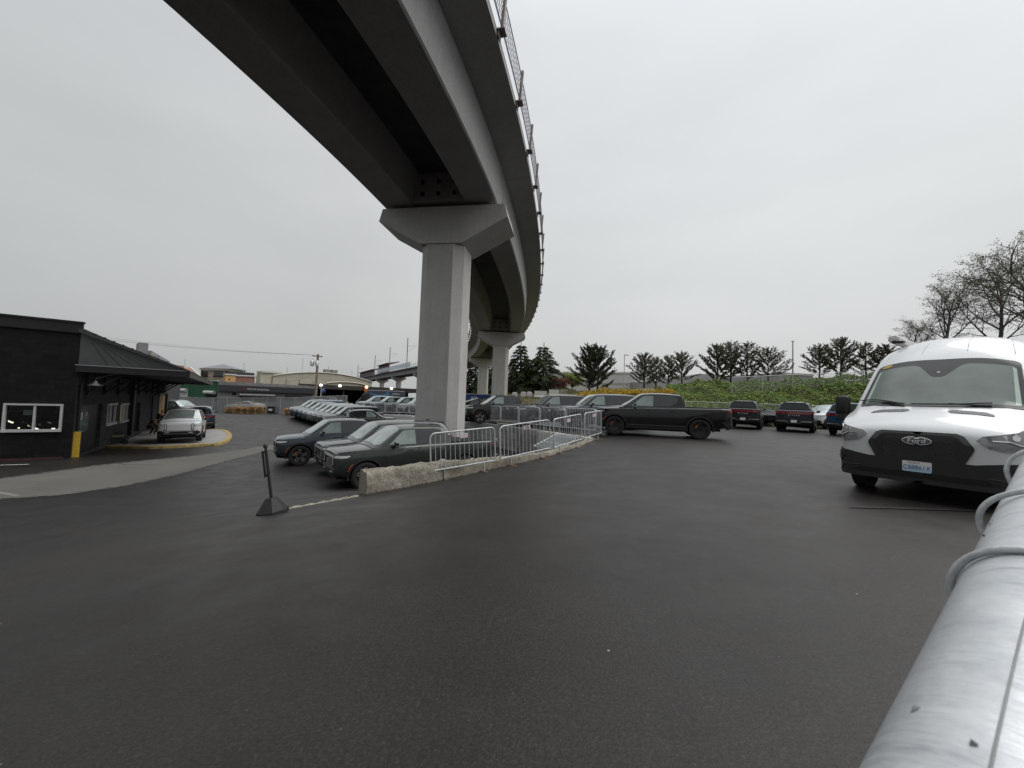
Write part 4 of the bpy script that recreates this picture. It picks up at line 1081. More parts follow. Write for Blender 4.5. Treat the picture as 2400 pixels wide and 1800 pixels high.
def pier(s, label, zg=None):
    th = PATH[round(s/DS)][1]; p = gw(s, .2, 0).to_2d()
    zb = G(p.x, p.y)-.4 if zg is None else zg
    r = thing('guideway_pier', label, 'pier', (p.x, p.y, zb), -th, 'piers under the viaduct')
    a, c = 1.0, .40
    def plan(k, g=.022): return [(-a*k+c, -a*k), (0, -a*k+g), (a*k-c, -a*k), (a*k, -a*k+c), (a*k, a*k-c), (a*k-c, a*k), (0, a*k-g), (-a*k+c, a*k), (-a*k, a*k-c), (-a*k, -a*k+c)]
    z1 = 8.38-zb
    mb = MB(); mb.rings([[Vector((x, y, z)) for x, y in plan(k)] for z, k in ((0, 1.0), (z1*.33, 1.0), (z1*.66, 1.0), (z1, 1.0), (z1+.7, .99))]); sh = mb.build('shaft', MT['concrete'], r)
    # hammerhead
    t0, t1, t2 = 8.31-zb, 9.42-zb, 10.0-zb
    out = [(-.98, t0), (.98, t0), (3.02, t1), (2.86, t2), (-2.86, t2), (-3.02, t1)]
    mb = MB(); V = []
    for y, k in ((-1.02, 1), (1.02, 1)): V += [Vector((x, y, z)) for x, z in out]
    mb.add(V, [(0, 1, 2, 3, 4, 5), (11, 10, 9, 8, 7, 6), (1, 0, 6, 7), (2, 1, 7, 8), (3, 2, 8, 9), (4, 3, 9, 10), (5, 4, 10, 11), (0, 5, 11, 6)])
    cap = mb.build('cap', MT['concrete'], r)
    # wedge where the shaft runs up into the cap
    mb = MB(); mb.add([(-.60, -1.0, t0-.02), (0, -.945, t0-.02), (.60, -1.0, t0-.02), (0, -1.045, t0+1.15), (-.60, -1.06, t0-.01), (.60, -1.06, t0-.01)], [(4, 5, 3), (0, 4, 3), (5, 2, 3), (0, 1, 2, 5, 4)])
    mb.build('cap_rib', MT['concrete'], r)
    for x in (-2, -.0, 2):
        if x: mb = MB(); mb.box((x, 0, t2+.08), (.9, 1.2, .16)); mb.build('bearing', MT['under'], r)
    return r
PL = ['nearest massive octagonal concrete pier, rising beside the parked dark pickups', 'second concrete pier of the viaduct, standing behind the black pickups', 'third concrete pier, behind the blue trailer', 'fourth slim concrete pier of the viaduct, far beyond the blue trailer',
      'fifth distant concrete pier of the viaduct, beyond the covered parking', 'sixth distant concrete pier of the viaduct, near the platform roofs', 'seventh and farthest concrete pier under the platform']
for i, l in enumerate(PL): pier(i*SPAN, l)

# ================================================================== walls round the lower lot
def wall_strip(name, label, cat, path, thick, top, bot, mat, side=0.0, step=.35, rough=0.0, uv=False, seed=1):
    """a wall following a plan path; top/bot are functions of (x, y, distance)"""
    P = []
    L_ = 0
    for a, b in zip(path, path[1:]):
        a, b = Vector(a), Vector(b); k = max(1, int((b-a).length/step))
        for i in range(k): P.append((a+(b-a)*i/k, L_+(b-a).length*i/k, (b-a).normalized()))
        L_ += (b-a).length
    P.append((Vector(path[-1]), L_, (Vector(path[-1])-Vector(path[-2])).normalized()))
    rings = []
    for p, l, d in P:
        n = Vector((-d.y, d.x)); zt, zb = top(p.x, p.y, l), bot(p.x, p.y, l)
        r = []
        prof = [(-.5, 0), (-.5, .3), (-.5, .5), (-.5, .6), (-.5, .7), (-.5, .8), (-.5, .9), (-.47, .97), (-.40, 1.0), (-.2, 1.0), (0, 1.0), (.2, 1.0), (.40, 1.0), (.47, .97), (.5, .9), (.5, .5), (.5, 0)]
        for t, h in prof:
            q = p+n*(t*thick+side); z = lerp(zb, zt, h)
            if rough:
                nv = noise.noise_vector(Vector((q.x*1.6+seed, q.y*1.6, z*1.6)))*.35+noise.noise_vector(Vector((q.x*6+seed, q.y*6, z*6)))*.5+noise.noise_vector(Vector((q.x*15+seed, q.y*15, z*15)))*.35
                q = q+Vector((nv.x, nv.y))*rough*(.6 if h < 1 else 1); z += nv.z*rough*(1.5 if h > .8 else .4)
            r.append(Vector((q.x, q.y, z)))
        rings.append(r)
    mb = MB(); mb.rings(rings); o = mb.build(name, mat, None, 50 if rough else 30)
    me = o.data; uvl = me.uv_layers.new(name='UVMap')
    for poly in me.polygons:
        for li in poly.loop_indices:
            co = me.vertices[me.loops[li].vertex_index].co
            best = min(P, key=lambda t: (t[0].x-co.x)**2+(t[0].y-co.y)**2)
            uvl.data[li].uv = (best[1]+(Vector((co.x, co.y))-best[0]).dot(best[2]), co.z)
    return tag(o, label, cat)
near_d = [0]
wall_strip('concrete_wall', 'low crumbling tan concrete wall below the front row of steel barricades', 'wall', NEAR_WALL, .34,
           lambda x, y, l: z_up(x, y)+interp([(0, .50), (2.2, .44), (4, .27), (6, .12), (8, .05), (12, .04)], l), lambda x, y, l: min(z_up(x, y), z_lo(x, y))-.35, MT['weathered'], 0, .07, .06)
wall_strip('block_wall', 'grey concrete block wall closing the lower lot behind the green pickup', 'wall', [(1.5, 19.65), (1.1, 20.3), (-2.2, 26.0), (-3.2, 27.5)], .3,
           lambda x, y, l: z_up(x, y)+.07, lambda x, y, l: z_lo(x, y)-.3, MT['cmu'], 0, .8)
wall_strip('retaining_wall', 'cream stained retaining wall at the narrow corner of the lower lot', 'wall', [(3.35, 16.1), (3.1, 16.9), (1.53, 19.6)], .32,
           lambda x, y, l: z_up(x, y)+.05, lambda x, y, l: z_lo(x, y)-.3, MT['pale_concrete'], 0, .3, .02, seed=9)
MT['whitewash'] = m_concrete('whitewashed_concrete', .52, .18, True, warm=.02)
wall_strip('retaining_wall', 'long whitewashed retaining wall under the barricades left of the nearest pier', 'wall', [(-3.25, 27.6), (-9.9, 37.5), (-20, 46)], .32,
           lambda x, y, l: z_up(x, y)+.07, lambda x, y, l: z_lo(x, y)-.3, MT['whitewash'], 0, .5, .02, seed=5)
# broken kerb running from the stanchion to the wall end
a, b = on_ground(655, 1196), on_ground(838, 1163)
mb = MB(); rings = []
for i in range(25):
    p = a.lerp(b, i/24); zz = G(p.x, p.y); d = (b-a).normalized(); n = Vector((-d.y, d.x, 0))
    k = .6+.4*math.sin(i*1.7)*.5+rnd.uniform(-.15, .15)
    rings.append([Vector((p.x, p.y, zz))+n*t*k+Vector((0, 0, h*k)) for t, h in ((-.11, -.05), (-.10, .015), (-.05, .045), (.03, .04), (.09, .01), (.10, -.05))])
mb.rings(rings); tag(mb.build('broken_kerb', MT['weathered'], None, 60), 'thin broken concrete kerb running from the leaning stanchion to the wall end', 'kerb')
# grit and crumbs of concrete along the wall foot
mb = MB()
for i in range(420):
    t = rnd.random()**1.4; L0 = rnd.uniform(0, 7.5); acc = 0
    for p, q in zip(NEAR_WALL, NEAR_WALL[1:]):
        p, q = Vector(p), Vector(q); l = (q-p).length
        if acc+l > L0: break
        acc += l
    d = (q-p).normalized(); n = Vector((d.y, -d.x)); c_ = p+d*(L0-acc)+n*(.18+rnd.expovariate(7))
    r_ = rnd.uniform(.006, .022); z0 = z_up(c_.x, c_.y)
    pts_ = [Vector((c_.x, c_.y, z0+r_*.5))+Vector((rnd.uniform(-1, 1), rnd.uniform(-1, 1), rnd.uniform(-.6, .8)))*r_ for _ in range(4)]
    mb.add(pts_, [(0, 1, 2), (0, 2, 3), (0, 3, 1), (1, 3, 2)])
tag(mb.build('gravel', MT['weathered']), kind='stuff')

# ================================================================== steel crowd barricades
def make_barricade(Lb=1.95, nb=13):
    r = thing('barricade', None, 'barricade', group='steel barricades round the lower lot')
    h0, h1, x = .24, 1.18, Lb/2; rc = .13
    P = [(-x, h0), (-x, h1-rc)]+[(-x+rc-rc*math.cos(R(a)), h1-rc+rc*math.sin(R(a))) for a in (22, 45, 68, 90)]
    P += [(x-rc+rc*math.sin(R(a)), h1-rc+rc*math.cos(R(a))) for a in (0, 22, 45, 68, 90)]+[(x, h0)]
    tr = .020 if nb < 15 else .026
    mb = MB(); mb.tube([Vector((a, 0, b)) for a, b in P], tr, 8); mb.tube([(-x, 0, h0+.02), (x, 0, h0+.02)], tr*.9, 8); mb.build('frame', MT['galv_fence'], r, 50)
    for i in range(nb):
        xx = -x+Lb*(i+1)/(nb+1); mb = MB(); mb.tube([(xx, 0, h0+.02), (xx, 0, h1-.01)], .0085, 6); mb.build('bar', MT['galv_fence'], r, 60)
    for xx in (-x*.62, x*.62):
        mb = MB(); mb.bar((xx, 0, .02), (xx, 0, h0+.02), .035, .02); st_ = mb.build('foot_stub', MT['galv_fence'], r); mb = MB(); mb.box((xx, 0, .012), (.05, .62, .012)); mb.build('foot', MT['rust'], st_)
    mb = MB(); mb.bar((x+.02, 0, .85), (x+.07, 0, .85), .02); mb.bar((x+.07, 0, .85), (x+.07, 0, .78), .015); mb.bar((x+.02, 0, .42), (x+.07, 0, .42), .02); mb.build('hook', MT['galv_fence'], r)
    return r
BAR = make_barricade(); bar_used = [False]
BAR_FAR = make_barricade(2.05, 17); far_used = [False]
def barricade(p0, p1, label, sign=None, lean=0.0, far=False):
    src, us = (BAR_FAR, far_used) if far else (BAR, bar_used)
    o = src if not us[0] else copy_tree(src); us[0] = True
    p0, p1 = Vector(p0), Vector(p1); d = (p1-p0).to_2d(); m = (p0+p1)/2
    z0, z1 = z_up(p0.x, p0.y), z_up(p1.x, p1.y)
    o.location = (m.x, m.y, (z0+z1)/2); Lb = 2.05 if far else 1.95
    o.rotation_euler = Euler((R(lean), -math.atan2(z1-z0, d.length), math.atan2(d.y, d.x)), 'XYZ')
    o.scale = (d.length/Lb, 1, 1); o['label'] = label
    if sign:
        mb = MB(); mb.box((sign, -.025, 1.05), (.215, .006, .115)); s_ = mb.build('sign', MT['white_plate'], o)
        letters('sign_text', 'NATIONAL', .038, Matrix.Translation((sign, -.0295, 1.068)) @ frame((1, 0, 0), (0, -1, 0)), MT['text_pink'], s_, .0006, 1.0, 1.0)
        mb = MB(); mb.box((sign, -.0285, 1.022), (.17, .002, .012)); mb.build('sign_line', MT['text_pink'], s_)
    return o
MT['text_pink'] = simple('sign_pink', (.55, .10, .22), .5)
ends = [((1011, 1106), (1162, 1077), 9.55, 10.75), ((1173.8, 1075.5), (1290, 1052), 11.0, 12.6), ((1299, 1048.4), (1364.8, 1030), 12.65, 14.15), ((1370, 1026), (1409, 1013), 14.4, 16.0)]
bl_ = ['nearest steel barricade in front of the green pickup, over the crumbling wall', 'second steel barricade along the crumbling wall, in front of the block wall', 'third steel barricade, near the stack of loose barricades', 'fourth steel barricade, beside the nose of the long black pickup']
for (q0, q1, Y0, Y1), l, sg in zip(ends, bl_, (-.02, .02, .0, .1)):
    p0, p1 = at(q0[0], q0[1], Y0), at(q1[0], q1[1], Y1); barricade(p0, p1, l, sg)
# along the top of the far wall
FW = [(3.75, 17.0), (1.5, 20.65), (-1.85, 26.2), (-9.6, 37.8), (-19.6, 46.2)]
def along(path, s):
    for a, b in zip(path, path[1:]):
        a, b = Vector(a), Vector(b); l = (b-a).length
        if s <= l: return a+(b-a)*s/l
        s -= l
    return Vector(path[-1])
tot = sum((Vector(b)-Vector(a)).length for a, b in zip(FW, FW[1:])); nb_ = int(tot/2.12)
words = ['first', 'second', 'third', 'fourth', 'fifth', 'sixth', 'seventh', 'eighth', 'ninth', 'tenth', 'eleventh', 'twelfth', 'thirteenth', 'fourteenth', 'fifteenth', 'sixteenth', 'seventeenth', 'eighteenth', 'nineteenth', 'twentieth']
for i in range(nb_):
    p0, p1 = along(FW, i*2.12), along(FW, i*2.12+2.02)
    barricade((p0.x, p0.y, 0), (p1.x, p1.y, 0), f'{words[i]} barricade from the right corner along the far wall top', .3 if i in (1, 3) else None, far=True)
# loose barricades lying in the corner behind the third one
for i in range(4):
    o = copy_tree(BAR); o['label'] = ['loose barricade lying lowest in the leaning stack at the wall corner', 'second loose barricade from the bottom of the stack at the wall corner', 'third loose barricade lying in the stack at the wall corner', 'topmost loose barricade lying on the stack at the wall corner'][i]
    for c_ in list(o.children):
        if c_.name.startswith('sign'):
            for g_ in list(c_.children): bpy.data.objects.remove(g_)
            bpy.data.objects.remove(c_)
    a, b = at(1302, 1046, 13.1), at(1362, 1012, 15.6)
    d = (b-a); m = (a+b)/2
    o.location = (m.x+.10*i+.15, m.y+.35+.04*i, z_up(m.x, m.y)+.0+.05*i-.05); o.scale = (1, 1, 1)
    o.rotation_euler = Euler((R(-86+.5*i), R(-5), math.atan2(d.y, d.x)+R(2*i)), 'XYZ')
# ------------------------------------------------------------------ retractable-banner stanchions
def make_stanchion():
    r = thing('stanchion', None, 'stanchion', group='black stanchions on rubber bases')
    mb = MB(); n = 8
    def oc(rad, z, k=.72): return [Vector((rad*math.cos(R(22.5+45*i))*1.0, rad*math.sin(R(22.5+45*i))*1.0, z)) for i in range(8)]
    mb.rings([oc(.222, .0), oc(.222, .055), oc(.205, .07), oc(.085, .245), oc(.075, .255)]); mb.build('base', MT['rubber_grey'], r, 20)
    mb = MB(); mb.lathe([(.022, .24), (.022, 1.02), (.020, 1.02), (.020, 1.06), (.032, 1.065), (.036, 1.09), (.022, 1.115), (0, 1.12)], 14, 0, None); mb.build('pole', MT['black_metal'], r, 40)
    mb = MB(); mb.box((-.052, 0, .80), (.020, .034, .42)); mb.box((-.035, 0, .99), (.05, .03, .03)); mb.box((-.035, 0, .62), (.05, .03, .03)); mb.build('banner_roll', MT['black_metal'], r)
    for a in (-150, -60, 30, 120):
        mb = MB(); mb.box((.20*math.cos(R(a)), .20*math.sin(R(a)), .028), (.05, .05, .05), R(a)); mb.build('base_foot', MT['rubber_grey'], r)
    return r
MT['rubber_grey'] = simple('worn_black_rubber', (.012, .0125, .013), .6, var=.35, scale=12)
ST = make_stanchion()
p = on_ground(640, 1203); ST.location = (p.x, p.y, p.z); ST.rotation_euler = (R(2), R(-8.5), R(8)); ST['label'] = 'leaning black stanchion on a rubber base at the end of the broken kerb'
def stanchion(x, y, z, label, rz=0):
    o = copy_tree(ST); o.location = (x, y, z); o.rotation_euler = (0, 0, R(rz)); o['label'] = label
p = at(1107, 1000, 17.5); stanchion(p.x, p.y, z_lo(p.x, p.y), 'black stanchion in the lower lot behind the tailgate of the green pickup')
p = at(1217, 1050, 14.8); stanchion(p.x, p.y, z_lo(p.x, p.y), 'black stanchion standing before the block wall, seen through the second barricade')
p = on_ground(1411, 1022); stanchion(p.x, p.y, p.z, 'black stanchion at the barricade corner by the front wheel of the long black pickup')
# flat planks and a folding barrow on the far wall top
p = Vector((.2, 23.2)); mb = MB(); mb.box((p.x, p.y, z_up(p.x, p.y)+.12), (1.9, .7, .05), R(8)); mb.box((p.x-.7, p.y, z_up(p.x, p.y)+.05), (.08, .6, .1), R(8)); mb.box((p.x+.7, p.y, z_up(p.x, p.y)+.05), (.08, .6, .1), R(8))
tag(mb.build('low_platform', MT['weathered']), 'low grey plank platform lying behind the far barricades', 'platform')
# ================================================================== parked vehicles
GREEN, SLATE, BLACK, DKGREEN = (.042, .051, .046), (.042, .054, .070), (.0075, .0075, .008), (.028, .038, .032)
BLUE, SILVER, WHITE, GREY, LIGHTB, FOREST = (.012, .060, .120), (.26, .28, .28), (.62, .64, .65), (.055, .062, .068), (.07, .14, .20), (.02, .045, .03)
def on_up(u, Y):
    """plan position at forward distance Y in the picture column u near eye level"""
    p = at(u, 940, Y); return p.x, p.y
def truck(kind, fu, fY, yaw, *a, **k):
    """vehicle given by where its front axle centre stands"""
    x, y = on_up(fu, fY); F = 1.725 if kind == 'pickup' else 1.5375
    return car(kind, x-F*math.cos(R(yaw)), y-F*math.sin(R(yaw)), yaw, *a, **k)
gF = 'row of trucks parked at the front of the lower lot'
# front three in the lower lot: stand each by its left headlight as seen from the rail
def by_point(kind, local, world, yaw, *a, **k):
    """park a vehicle so that a point of its own frame lies over a plan position"""
    c, s = math.cos(R(yaw)), math.sin(R(yaw)); return car(kind, world[0]-(c*local[0]-s*local[1]), world[1]-(s*local[0]+c*local[1]), yaw, *a, **k)
YF = 216.5
by_point('pickup', (2.58, .60), at_z(782.8, 1071.6, -1.43+.9), YF, GREEN, 'dark green pickup parked behind the crumbling concrete wall, nearest of the front three', gF)
by_point('suv', (2.39, .60), at_z(756.4, 1050.7, -1.50+.9), YF, (.075, .082, .09), 'dark grey SUV with long roof, in the middle of the front three', gF)
by_point('pickup', (2.58, .60), at_z(648, 1039, -1.66+.9), YF-2, SLATE, 'slate blue pickup, farthest left and farthest back of the front three', gF)
gB = 'trucks parked in the back row of the lower lot'
p = at_z(925, 985, -.6); car('pickup', p.x-2.2, p.y-1.2, 30, DKGREEN, 'dark green pickup facing right, just behind the front three', gB)
cols = [((.06, .07, .078), 'suv', 'dark grey SUV'), ((.09, .098, .105), 'suv', 'charcoal grey SUV'), ((.13, .137, .145), 'suv', 'mid grey SUV'), ((.24, .25, .255), 'suv', 'silver SUV'), ((.145, .15, .155), 'suv', 'grey SUV'), ((.075, .125, .155), 'pickup', 'pale blue pickup'), ((.04, .08, .12), 'suv', 'blue SUV'), ((.14, .15, .155), 'pickup', 'silver grey pickup')]
wd = ['nearest in', 'second in', 'third in', 'fourth in', 'fifth in', 'sixth in', 'seventh in', 'farthest in']
qn, qf = on_ground(744.5, 996), on_ground(702, 981.5); st_ = (qn-qf)/4
for i, (c_, k, n) in enumerate(cols):
    q = qf+st_*(7-i); by_point(k, (1.725 if k == 'pickup' else 1.5375, .97), q, 213, c_, f'{n} parked {wd[i]} the slanting back row of the lower lot', gB)
# upper lot beyond the far barricades, right of the pier
gU = 'trucks on the upper lot behind the far barricades'
car('pickup', 6.55, 17.55, 163, BLACK, 'long black pickup seen side-on, right of the barricade corner', gU, dark_rims=True)
car('suv', 4.9, 21.6, 186, (.075, .085, .10), 'slate SUV directly behind the bonnet of the long black pickup', gU)
car('suv', 2.7, 23.9, 190, (.065, .07, .075), 'dark grey SUV behind the barricades, left of the slate one', gU)
car('pickup', -.6, 26.6, 196, (.022, .024, .026), 'black pickup behind the barricades in front of the second pier', gU)
car('pickup', -2.9, 29.2, 198, (.008, .009, .010), 'black pickup half hidden behind the nearest pier, beside the blue trailer', gU)
# right side row, seen from behind
gR = 'trucks on the right side of the lot, tails to the viewer'
x, y = on_up(1512, 27.5); car('pickup', x, y, 62, (.60, .61, .61), 'white pickup showing only its cab above the bed of the long black pickup', gR)
x, y = on_up(1748, 27.8); car('suv', x, y, 55, (.026, .034, .031), 'dark green SUV seen from behind, right behind the black pickup tail', gR)
x, y = on_up(1868, 26.2); car('suv', x, y, 50, (.030, .033, .040), 'charcoal SUV seen from behind, left of the white SUV', gR)
x, y = on_up(2010, 23.6); car('suv', x, y, 38, BLUE, 'deep blue SUV partly hidden behind the mirror of the white van', gR)
x, y = on_up(1945, 31.5); car('suv', x, y, 196, (.66, .67, .68), 'white SUV seen side-on behind the dark SUVs near the ivy bank', gR)
x, y = on_up(1783, 33.5); o = car('sedan', x, y, 70, (.012, .012, .014), 'dark saloon car seen from behind between the two dark SUVs', gR, model=SEDAN)
# upper left, behind the mesh barricades
gL = 'vehicles behind the barricades left of the nearest pier'
for i, (u, Y, c_, k, n) in enumerate([(1015, 43.5, LIGHTB, 'suv', 'pale blue SUV nearest the pier behind the barricades'), (984, 44.5, (.50, .52, .53), 'suv', 'silver SUV second from the pier behind the barricades'), (953, 45.5, (.06, .075, .075), 'suv', 'grey green SUV third from the pier behind the barricades'), (921, 46.5, (.10, .13, .14), 'pickup', 'grey pickup fourth from the pier behind the barricades'), (886, 48, (.30, .32, .32), 'suv', 'light grey SUV in front of the delivery van')]):
    x, y = on_up(u, Y); car(k, x, y, 214, c_, n, gL)
x, y = on_up(893, 57); DELIV.location = (x, y, G(x, y)); DELIV.rotation_euler = (0, 0, R(186))
x, y = on_up(775, 54); car('suv', x, y, 20, (.02, .02, .022), 'black SUV between the grey mesh fence and the delivery van', gL)
# by the black building
gK = 'vehicles parked by the black building'
zs_ = G(-19.3, 23)+.14; A_, B_ = at_z(381, 1038, zs_), at_z(462, 1036, zs_); m_ = (A_+B_)/2; yw = math.degrees(math.atan2(B_.y-A_.y, B_.x-A_.x))-90
by_point('suv', (1.5375, 0), m_, yw, (.80, .82, .83), 'white SUV on the kerbed slab beside the black building, facing the viewer', gK, z=zs_)
x, y = on_up(474, 33.5); car('suv', x, y, 128, (.03, .055, .085), 'dark blue SUV behind the white one, tail to the viewer', gK)
x, y = on_up(420, 41); car('suv', x, y, -6, (.20, .22, .21), 'silver green SUV emerging side-on from behind the black building', gK)
x, y = on_up(575, 54); car('sedan', x, y, 178, (.60, .60, .60), 'white saloon car parked outside, showing through the grey mesh fence', model=SEDAN)
# ================================================================== black painted brick building
pc = on_ground(165, 1073); BA = R(36)
BW = Matrix.Translation((pc.x, pc.y, pc.z)) @ Matrix.Rotation(BA, 4, 'Z'); BI = BW.inverted()
def bhit(u, v, axis='y', val=0.0):
    """where the sight line through a picture point meets a wall plane of the building (local frame)"""
    o = BI @ Vector((0, 0, CAMZ)); d = BI.to_3x3() @ ray(u, v); i = 'xyz'.index(axis)
    return o+d*((val-o[i])/d[i])
bld = thing('brick_building', 'black painted brick building with sloping side canopy and white framed window', 'building', pc, BA)
H1 = bhit(199, 765).z
LEN = 34.0
def uvbox(mb, c, size): mb.box(c, size)
def planar_uv(o):
    me = o.data; uvl = me.uv_layers.new(name='UVMap')
    for p in me.polygons:
        n = p.normal
        for li in p.loop_indices:
            co = me.vertices[me.loops[li].vertex_index].co
            uvl.data[li].uv = (co.y, co.z) if abs(n.x) > abs(n.y) else (co.x, co.z)
    return o
def wall_with_holes(name, mat, x0, x1, z0, z1, holes, thick, plane='y', at0=0.0, parent=None):
    """a wall in the local XZ (or YZ) plane, cut round rectangular openings"""
    xs = sorted({x0, x1}|{h[0] for h in holes}|{h[1] for h in holes}); zs = sorted({z0, z1}|{h[2] for h in holes}|{h[3] for h in holes})
    mb = MB()
    for a, b in zip(xs, xs[1:]):
        for c_, d in zip(zs, zs[1:]):
            mx, mz = (a+b)/2, (c_+d)/2
            if any(h[0] < mx < h[1] and h[2] < mz < h[3] for h in holes): continue
            if plane == 'y': mb.add([(a, at0, c_), (b, at0, c_), (b, at0, d), (a, at0, d)], [(0, 1, 2, 3)])
            else: mb.add([(at0, a, c_), (at0, b, c_), (at0, b, d), (at0, a, d)], [(0, 1, 2, 3)])
    for h in holes:                                            # reveals
        a, b, c_, d = h
        q = [(a, c_), (b, c_), (b, d), (a, d)]
        for i in range(4):
            p, r = q[i], q[(i+1) % 4]
            if plane == 'y': mb.add([(p[0], at0, p[1]), (r[0], at0, r[1]), (r[0], at0+thick, r[1]), (p[0], at0+thick, p[1])], [(0, 1, 2, 3)])
            else: mb.add([(at0, p[0], p[1]), (at0, r[0], r[1]), (at0-thick, r[0], r[1]), (at0-thick, p[0], p[1])], [(0, 1, 2, 3)])
    return planar_uv(mb.build(name, mat, parent))
w0, w1 = bhit(7, 978), bhit(147, 978); wt, wb = bhit(80, 946).z, bhit(80, 1010).z
wt, wb = bhit(75, 946).z, bhit(75, 1012).z
hx0, hx1, hz0, hz1 = w0.x+.06, w1.x-.06, wb+.07, wt-.06
wall_with_holes('window_wall', MT['brick_black'], -10, 0, -.8, H1, [(hx0, hx1, hz0, hz1)], .25, 'y', 0, bld)
mb = MB()
for c_, sz in ((((w0.x+w1.x)/2, -.02, wt-.035), (w1.x-w0.x, .14, .07)), (((w0.x+w1.x)/2, -.035, wb+.045), (w1.x-w0.x, .18, .10)), ((w0.x+.035, -.02, (wt+wb)/2), (.07, .14, wt-wb-.12)), ((w1.x-.035, -.02, (wt+wb)/2), (.07, .14, wt-wb-.12)), (((w0.x+w1.x)/2+.02, -.01, (wt+wb)/2), (.06, .12, wt-wb-.12))): mb.box(c_, sz)
wf = mb.build('window_frame', MT['white_paint'], bld)
def m_pane():
    m, nt, b = newmat('window_pane'); out = nt.nodes['Material Output']
    tr = N(nt, 'ShaderNodeBsdfTransparent'); tr.inputs[0].default_value = (.75, .8, .78, 1)
    gl = N(nt, 'ShaderNodeBsdfGlossy'); gl.inputs['Roughness'].default_value = .03
    fr = N(nt, 'ShaderNodeFresnel'); fr.inputs[0].default_value = 1.5
    ms = N(nt, 'ShaderNodeMixShader'); L(nt, fr.outputs[0], ms.inputs[0]); L(nt, tr.outputs[0], ms.inputs[1]); L(nt, gl.outputs[0], ms.inputs[2]); L(nt, ms.outputs[0], out.inputs[0])
    return m
MT['pane'] = m_pane()
mb = MB(); mb.box(((hx0+hx1)/2, .05, (hz0+hz1)/2), (hx1-hx0, .012, hz1-hz0)); mb.build('window_pane', MT['pane'], wf)
# the workshop behind the glass: dim room, pale back wall panels, lamps
MT['room'] = simple('workshop_interior', (.045, .043, .040), .9)
MT['room_pale'] = simple('workshop_panels', (.26, .25, .21), .9, var=.4, scale=1.5)
MT['tube'] = emit('workshop_tube_lamp', (1, .93, .72, 1), 2.2)
mb = MB(); x0, x1, y1 = -9.8, -.15, 7.0
mb.add([(x0, .3, -.3), (x1, .3, -.3), (x1, y1, -.3), (x0, y1, -.3), (x0, .3, 3.2), (x1, .3, 3.2), (x1, y1, 3.2), (x0, y1, 3.2)], [(0, 1, 2, 3), (7, 6, 5, 4), (3, 2, 6, 7), (1, 5, 6, 2), (0, 3, 7, 4)])
rm = mb.build('interior', MT['room'], bld, recalc=False)
mb = MB()
for i in range(5): mb.box((-9+1.85*i, 6.9, 2.0), (1.2, .05, .9))
mb.build('interior_panel', MT['room_pale'], rm)
for u0, v0, u1, v1, d_ in ((17, 986, 31, 991, 2.6), (66, 996, 74, 1000, 2.0), (80, 1003, 90, 1006, 1.6), (121, 1004.5, 129, 1004.5, 1.8), (136, 1005.5, 142, 1005.5, 1.7), (12, 995, 17, 995, 2.2), (42, 1003, 46, 1003, 2.0)):
    p, q = bhit(u0, v0, 'y', d_), bhit(u1, v1, 'y', d_); mb = MB(); mb.bar(p, q, .035, .05); mb.build('lamp_tube', MT['tube'], rm)
p, q = bhit(48, 981, 'y', 1.5), bhit(74, 1000, 'y', 1.5); mb = MB(); mb.bar(p, q, .05, .05); mb.build('bench_rail', MT['room_pale'], rm)
wm_ = (w0.x+w1.x)/2
for x, y in ((min(-2.3, wm_-1.0), 3.9),):
    mb = MB(); mb.rings([[Vector((x+a*s, y+b*1.0, z)) for a, b in ((-1.9, -.8), (1.9, -.8), (1.9, .8), (-1.9, .8))] for z, s in ((.1, 1), (.75, 1), (.85, .92), (1.3, .5))]); mb.build('stored_car_shape', MT['gloss_black'], rm)
mb = MB(); mb.box((-1.25, .12, hz1-.30), (.30, .01, .20)); mb.build('notice', MT['white_plate'], wf)
# parapet, upper side wall, roof
mb = MB(); mb.box((-5.0, .0, H1-.10), (10.10, .14, .42)); mb.box((-5.0, 0, H1+.14), (10.16, .22, .07)); mb.build('parapet', MT['black_plastic'], bld)
mb = MB(); mb.box((-5, LEN/2, H1-.10), (9.9, LEN-.3, .1)); mb.build('roof', MT['under'], bld)
# the long side wall under the canopy
def sy(u, v=980): return bhit(u, v, 'x', 0).y
def sz(u, v): return bhit(u, v, 'x', 0).z
d1 = (sy(188), sy(238), .0, sz(215, 948)); w1_ = (sy(250), sy(270.5), sz(255, 997), sz(260, 946)); w2_ = (sy(281), sy(298), sz(288, 990), sz(290, 946))
d2 = (sy(312), sy(327), .0, sz(320, 944)); d3 = (sy(368.5), sy(388), .05, sz(378, 921.5)); LEN = max(LEN, 1)
yend = sy(417)
holes = [d1, w1_, w2_, d2, d3]
wall_with_holes('side_wall', MT['brick_grey'], 0, yend, -1.6, H1-.2, holes, .22, 'x', 0, bld)
mb = MB(); mb.box((-5, yend+.1, (H1-.4)/2), (10, .2, H1-.4)); mb.build('end_wall', MT['brick_grey'], bld)
mb = MB(); mb.box((-.16, (d1[0]+d1[1])/2, d1[3]/2), (.08, d1[1]-d1[0], d1[3])); d = mb.build('door', MT['black_metal'], bld)
dw = d1[1]-d1[0]
mb = MB(); mb.box((-.115, d1[0]+dw*.30, d1[3]-.72), (.01, dw*.42, 1.0)); mb.build('door_glass', MT['glass_tint'], d)
mb = MB(); mb.box((-.105, d1[0]+dw*.20, d1[3]-.50), (.006, .22, .34)); mb.box((-.105, d1[0]+dw*.40, d1[3]-.42), (.006, .16, .16)); mb.build('notice', MT['white_plate'], d)
MT['blind'] = simple('window_blind', (.40, .40, .38), .8, var=.15); MT['warm'] = emit('lit_room_beyond_window', (.62, .52, .30, 1), .28)
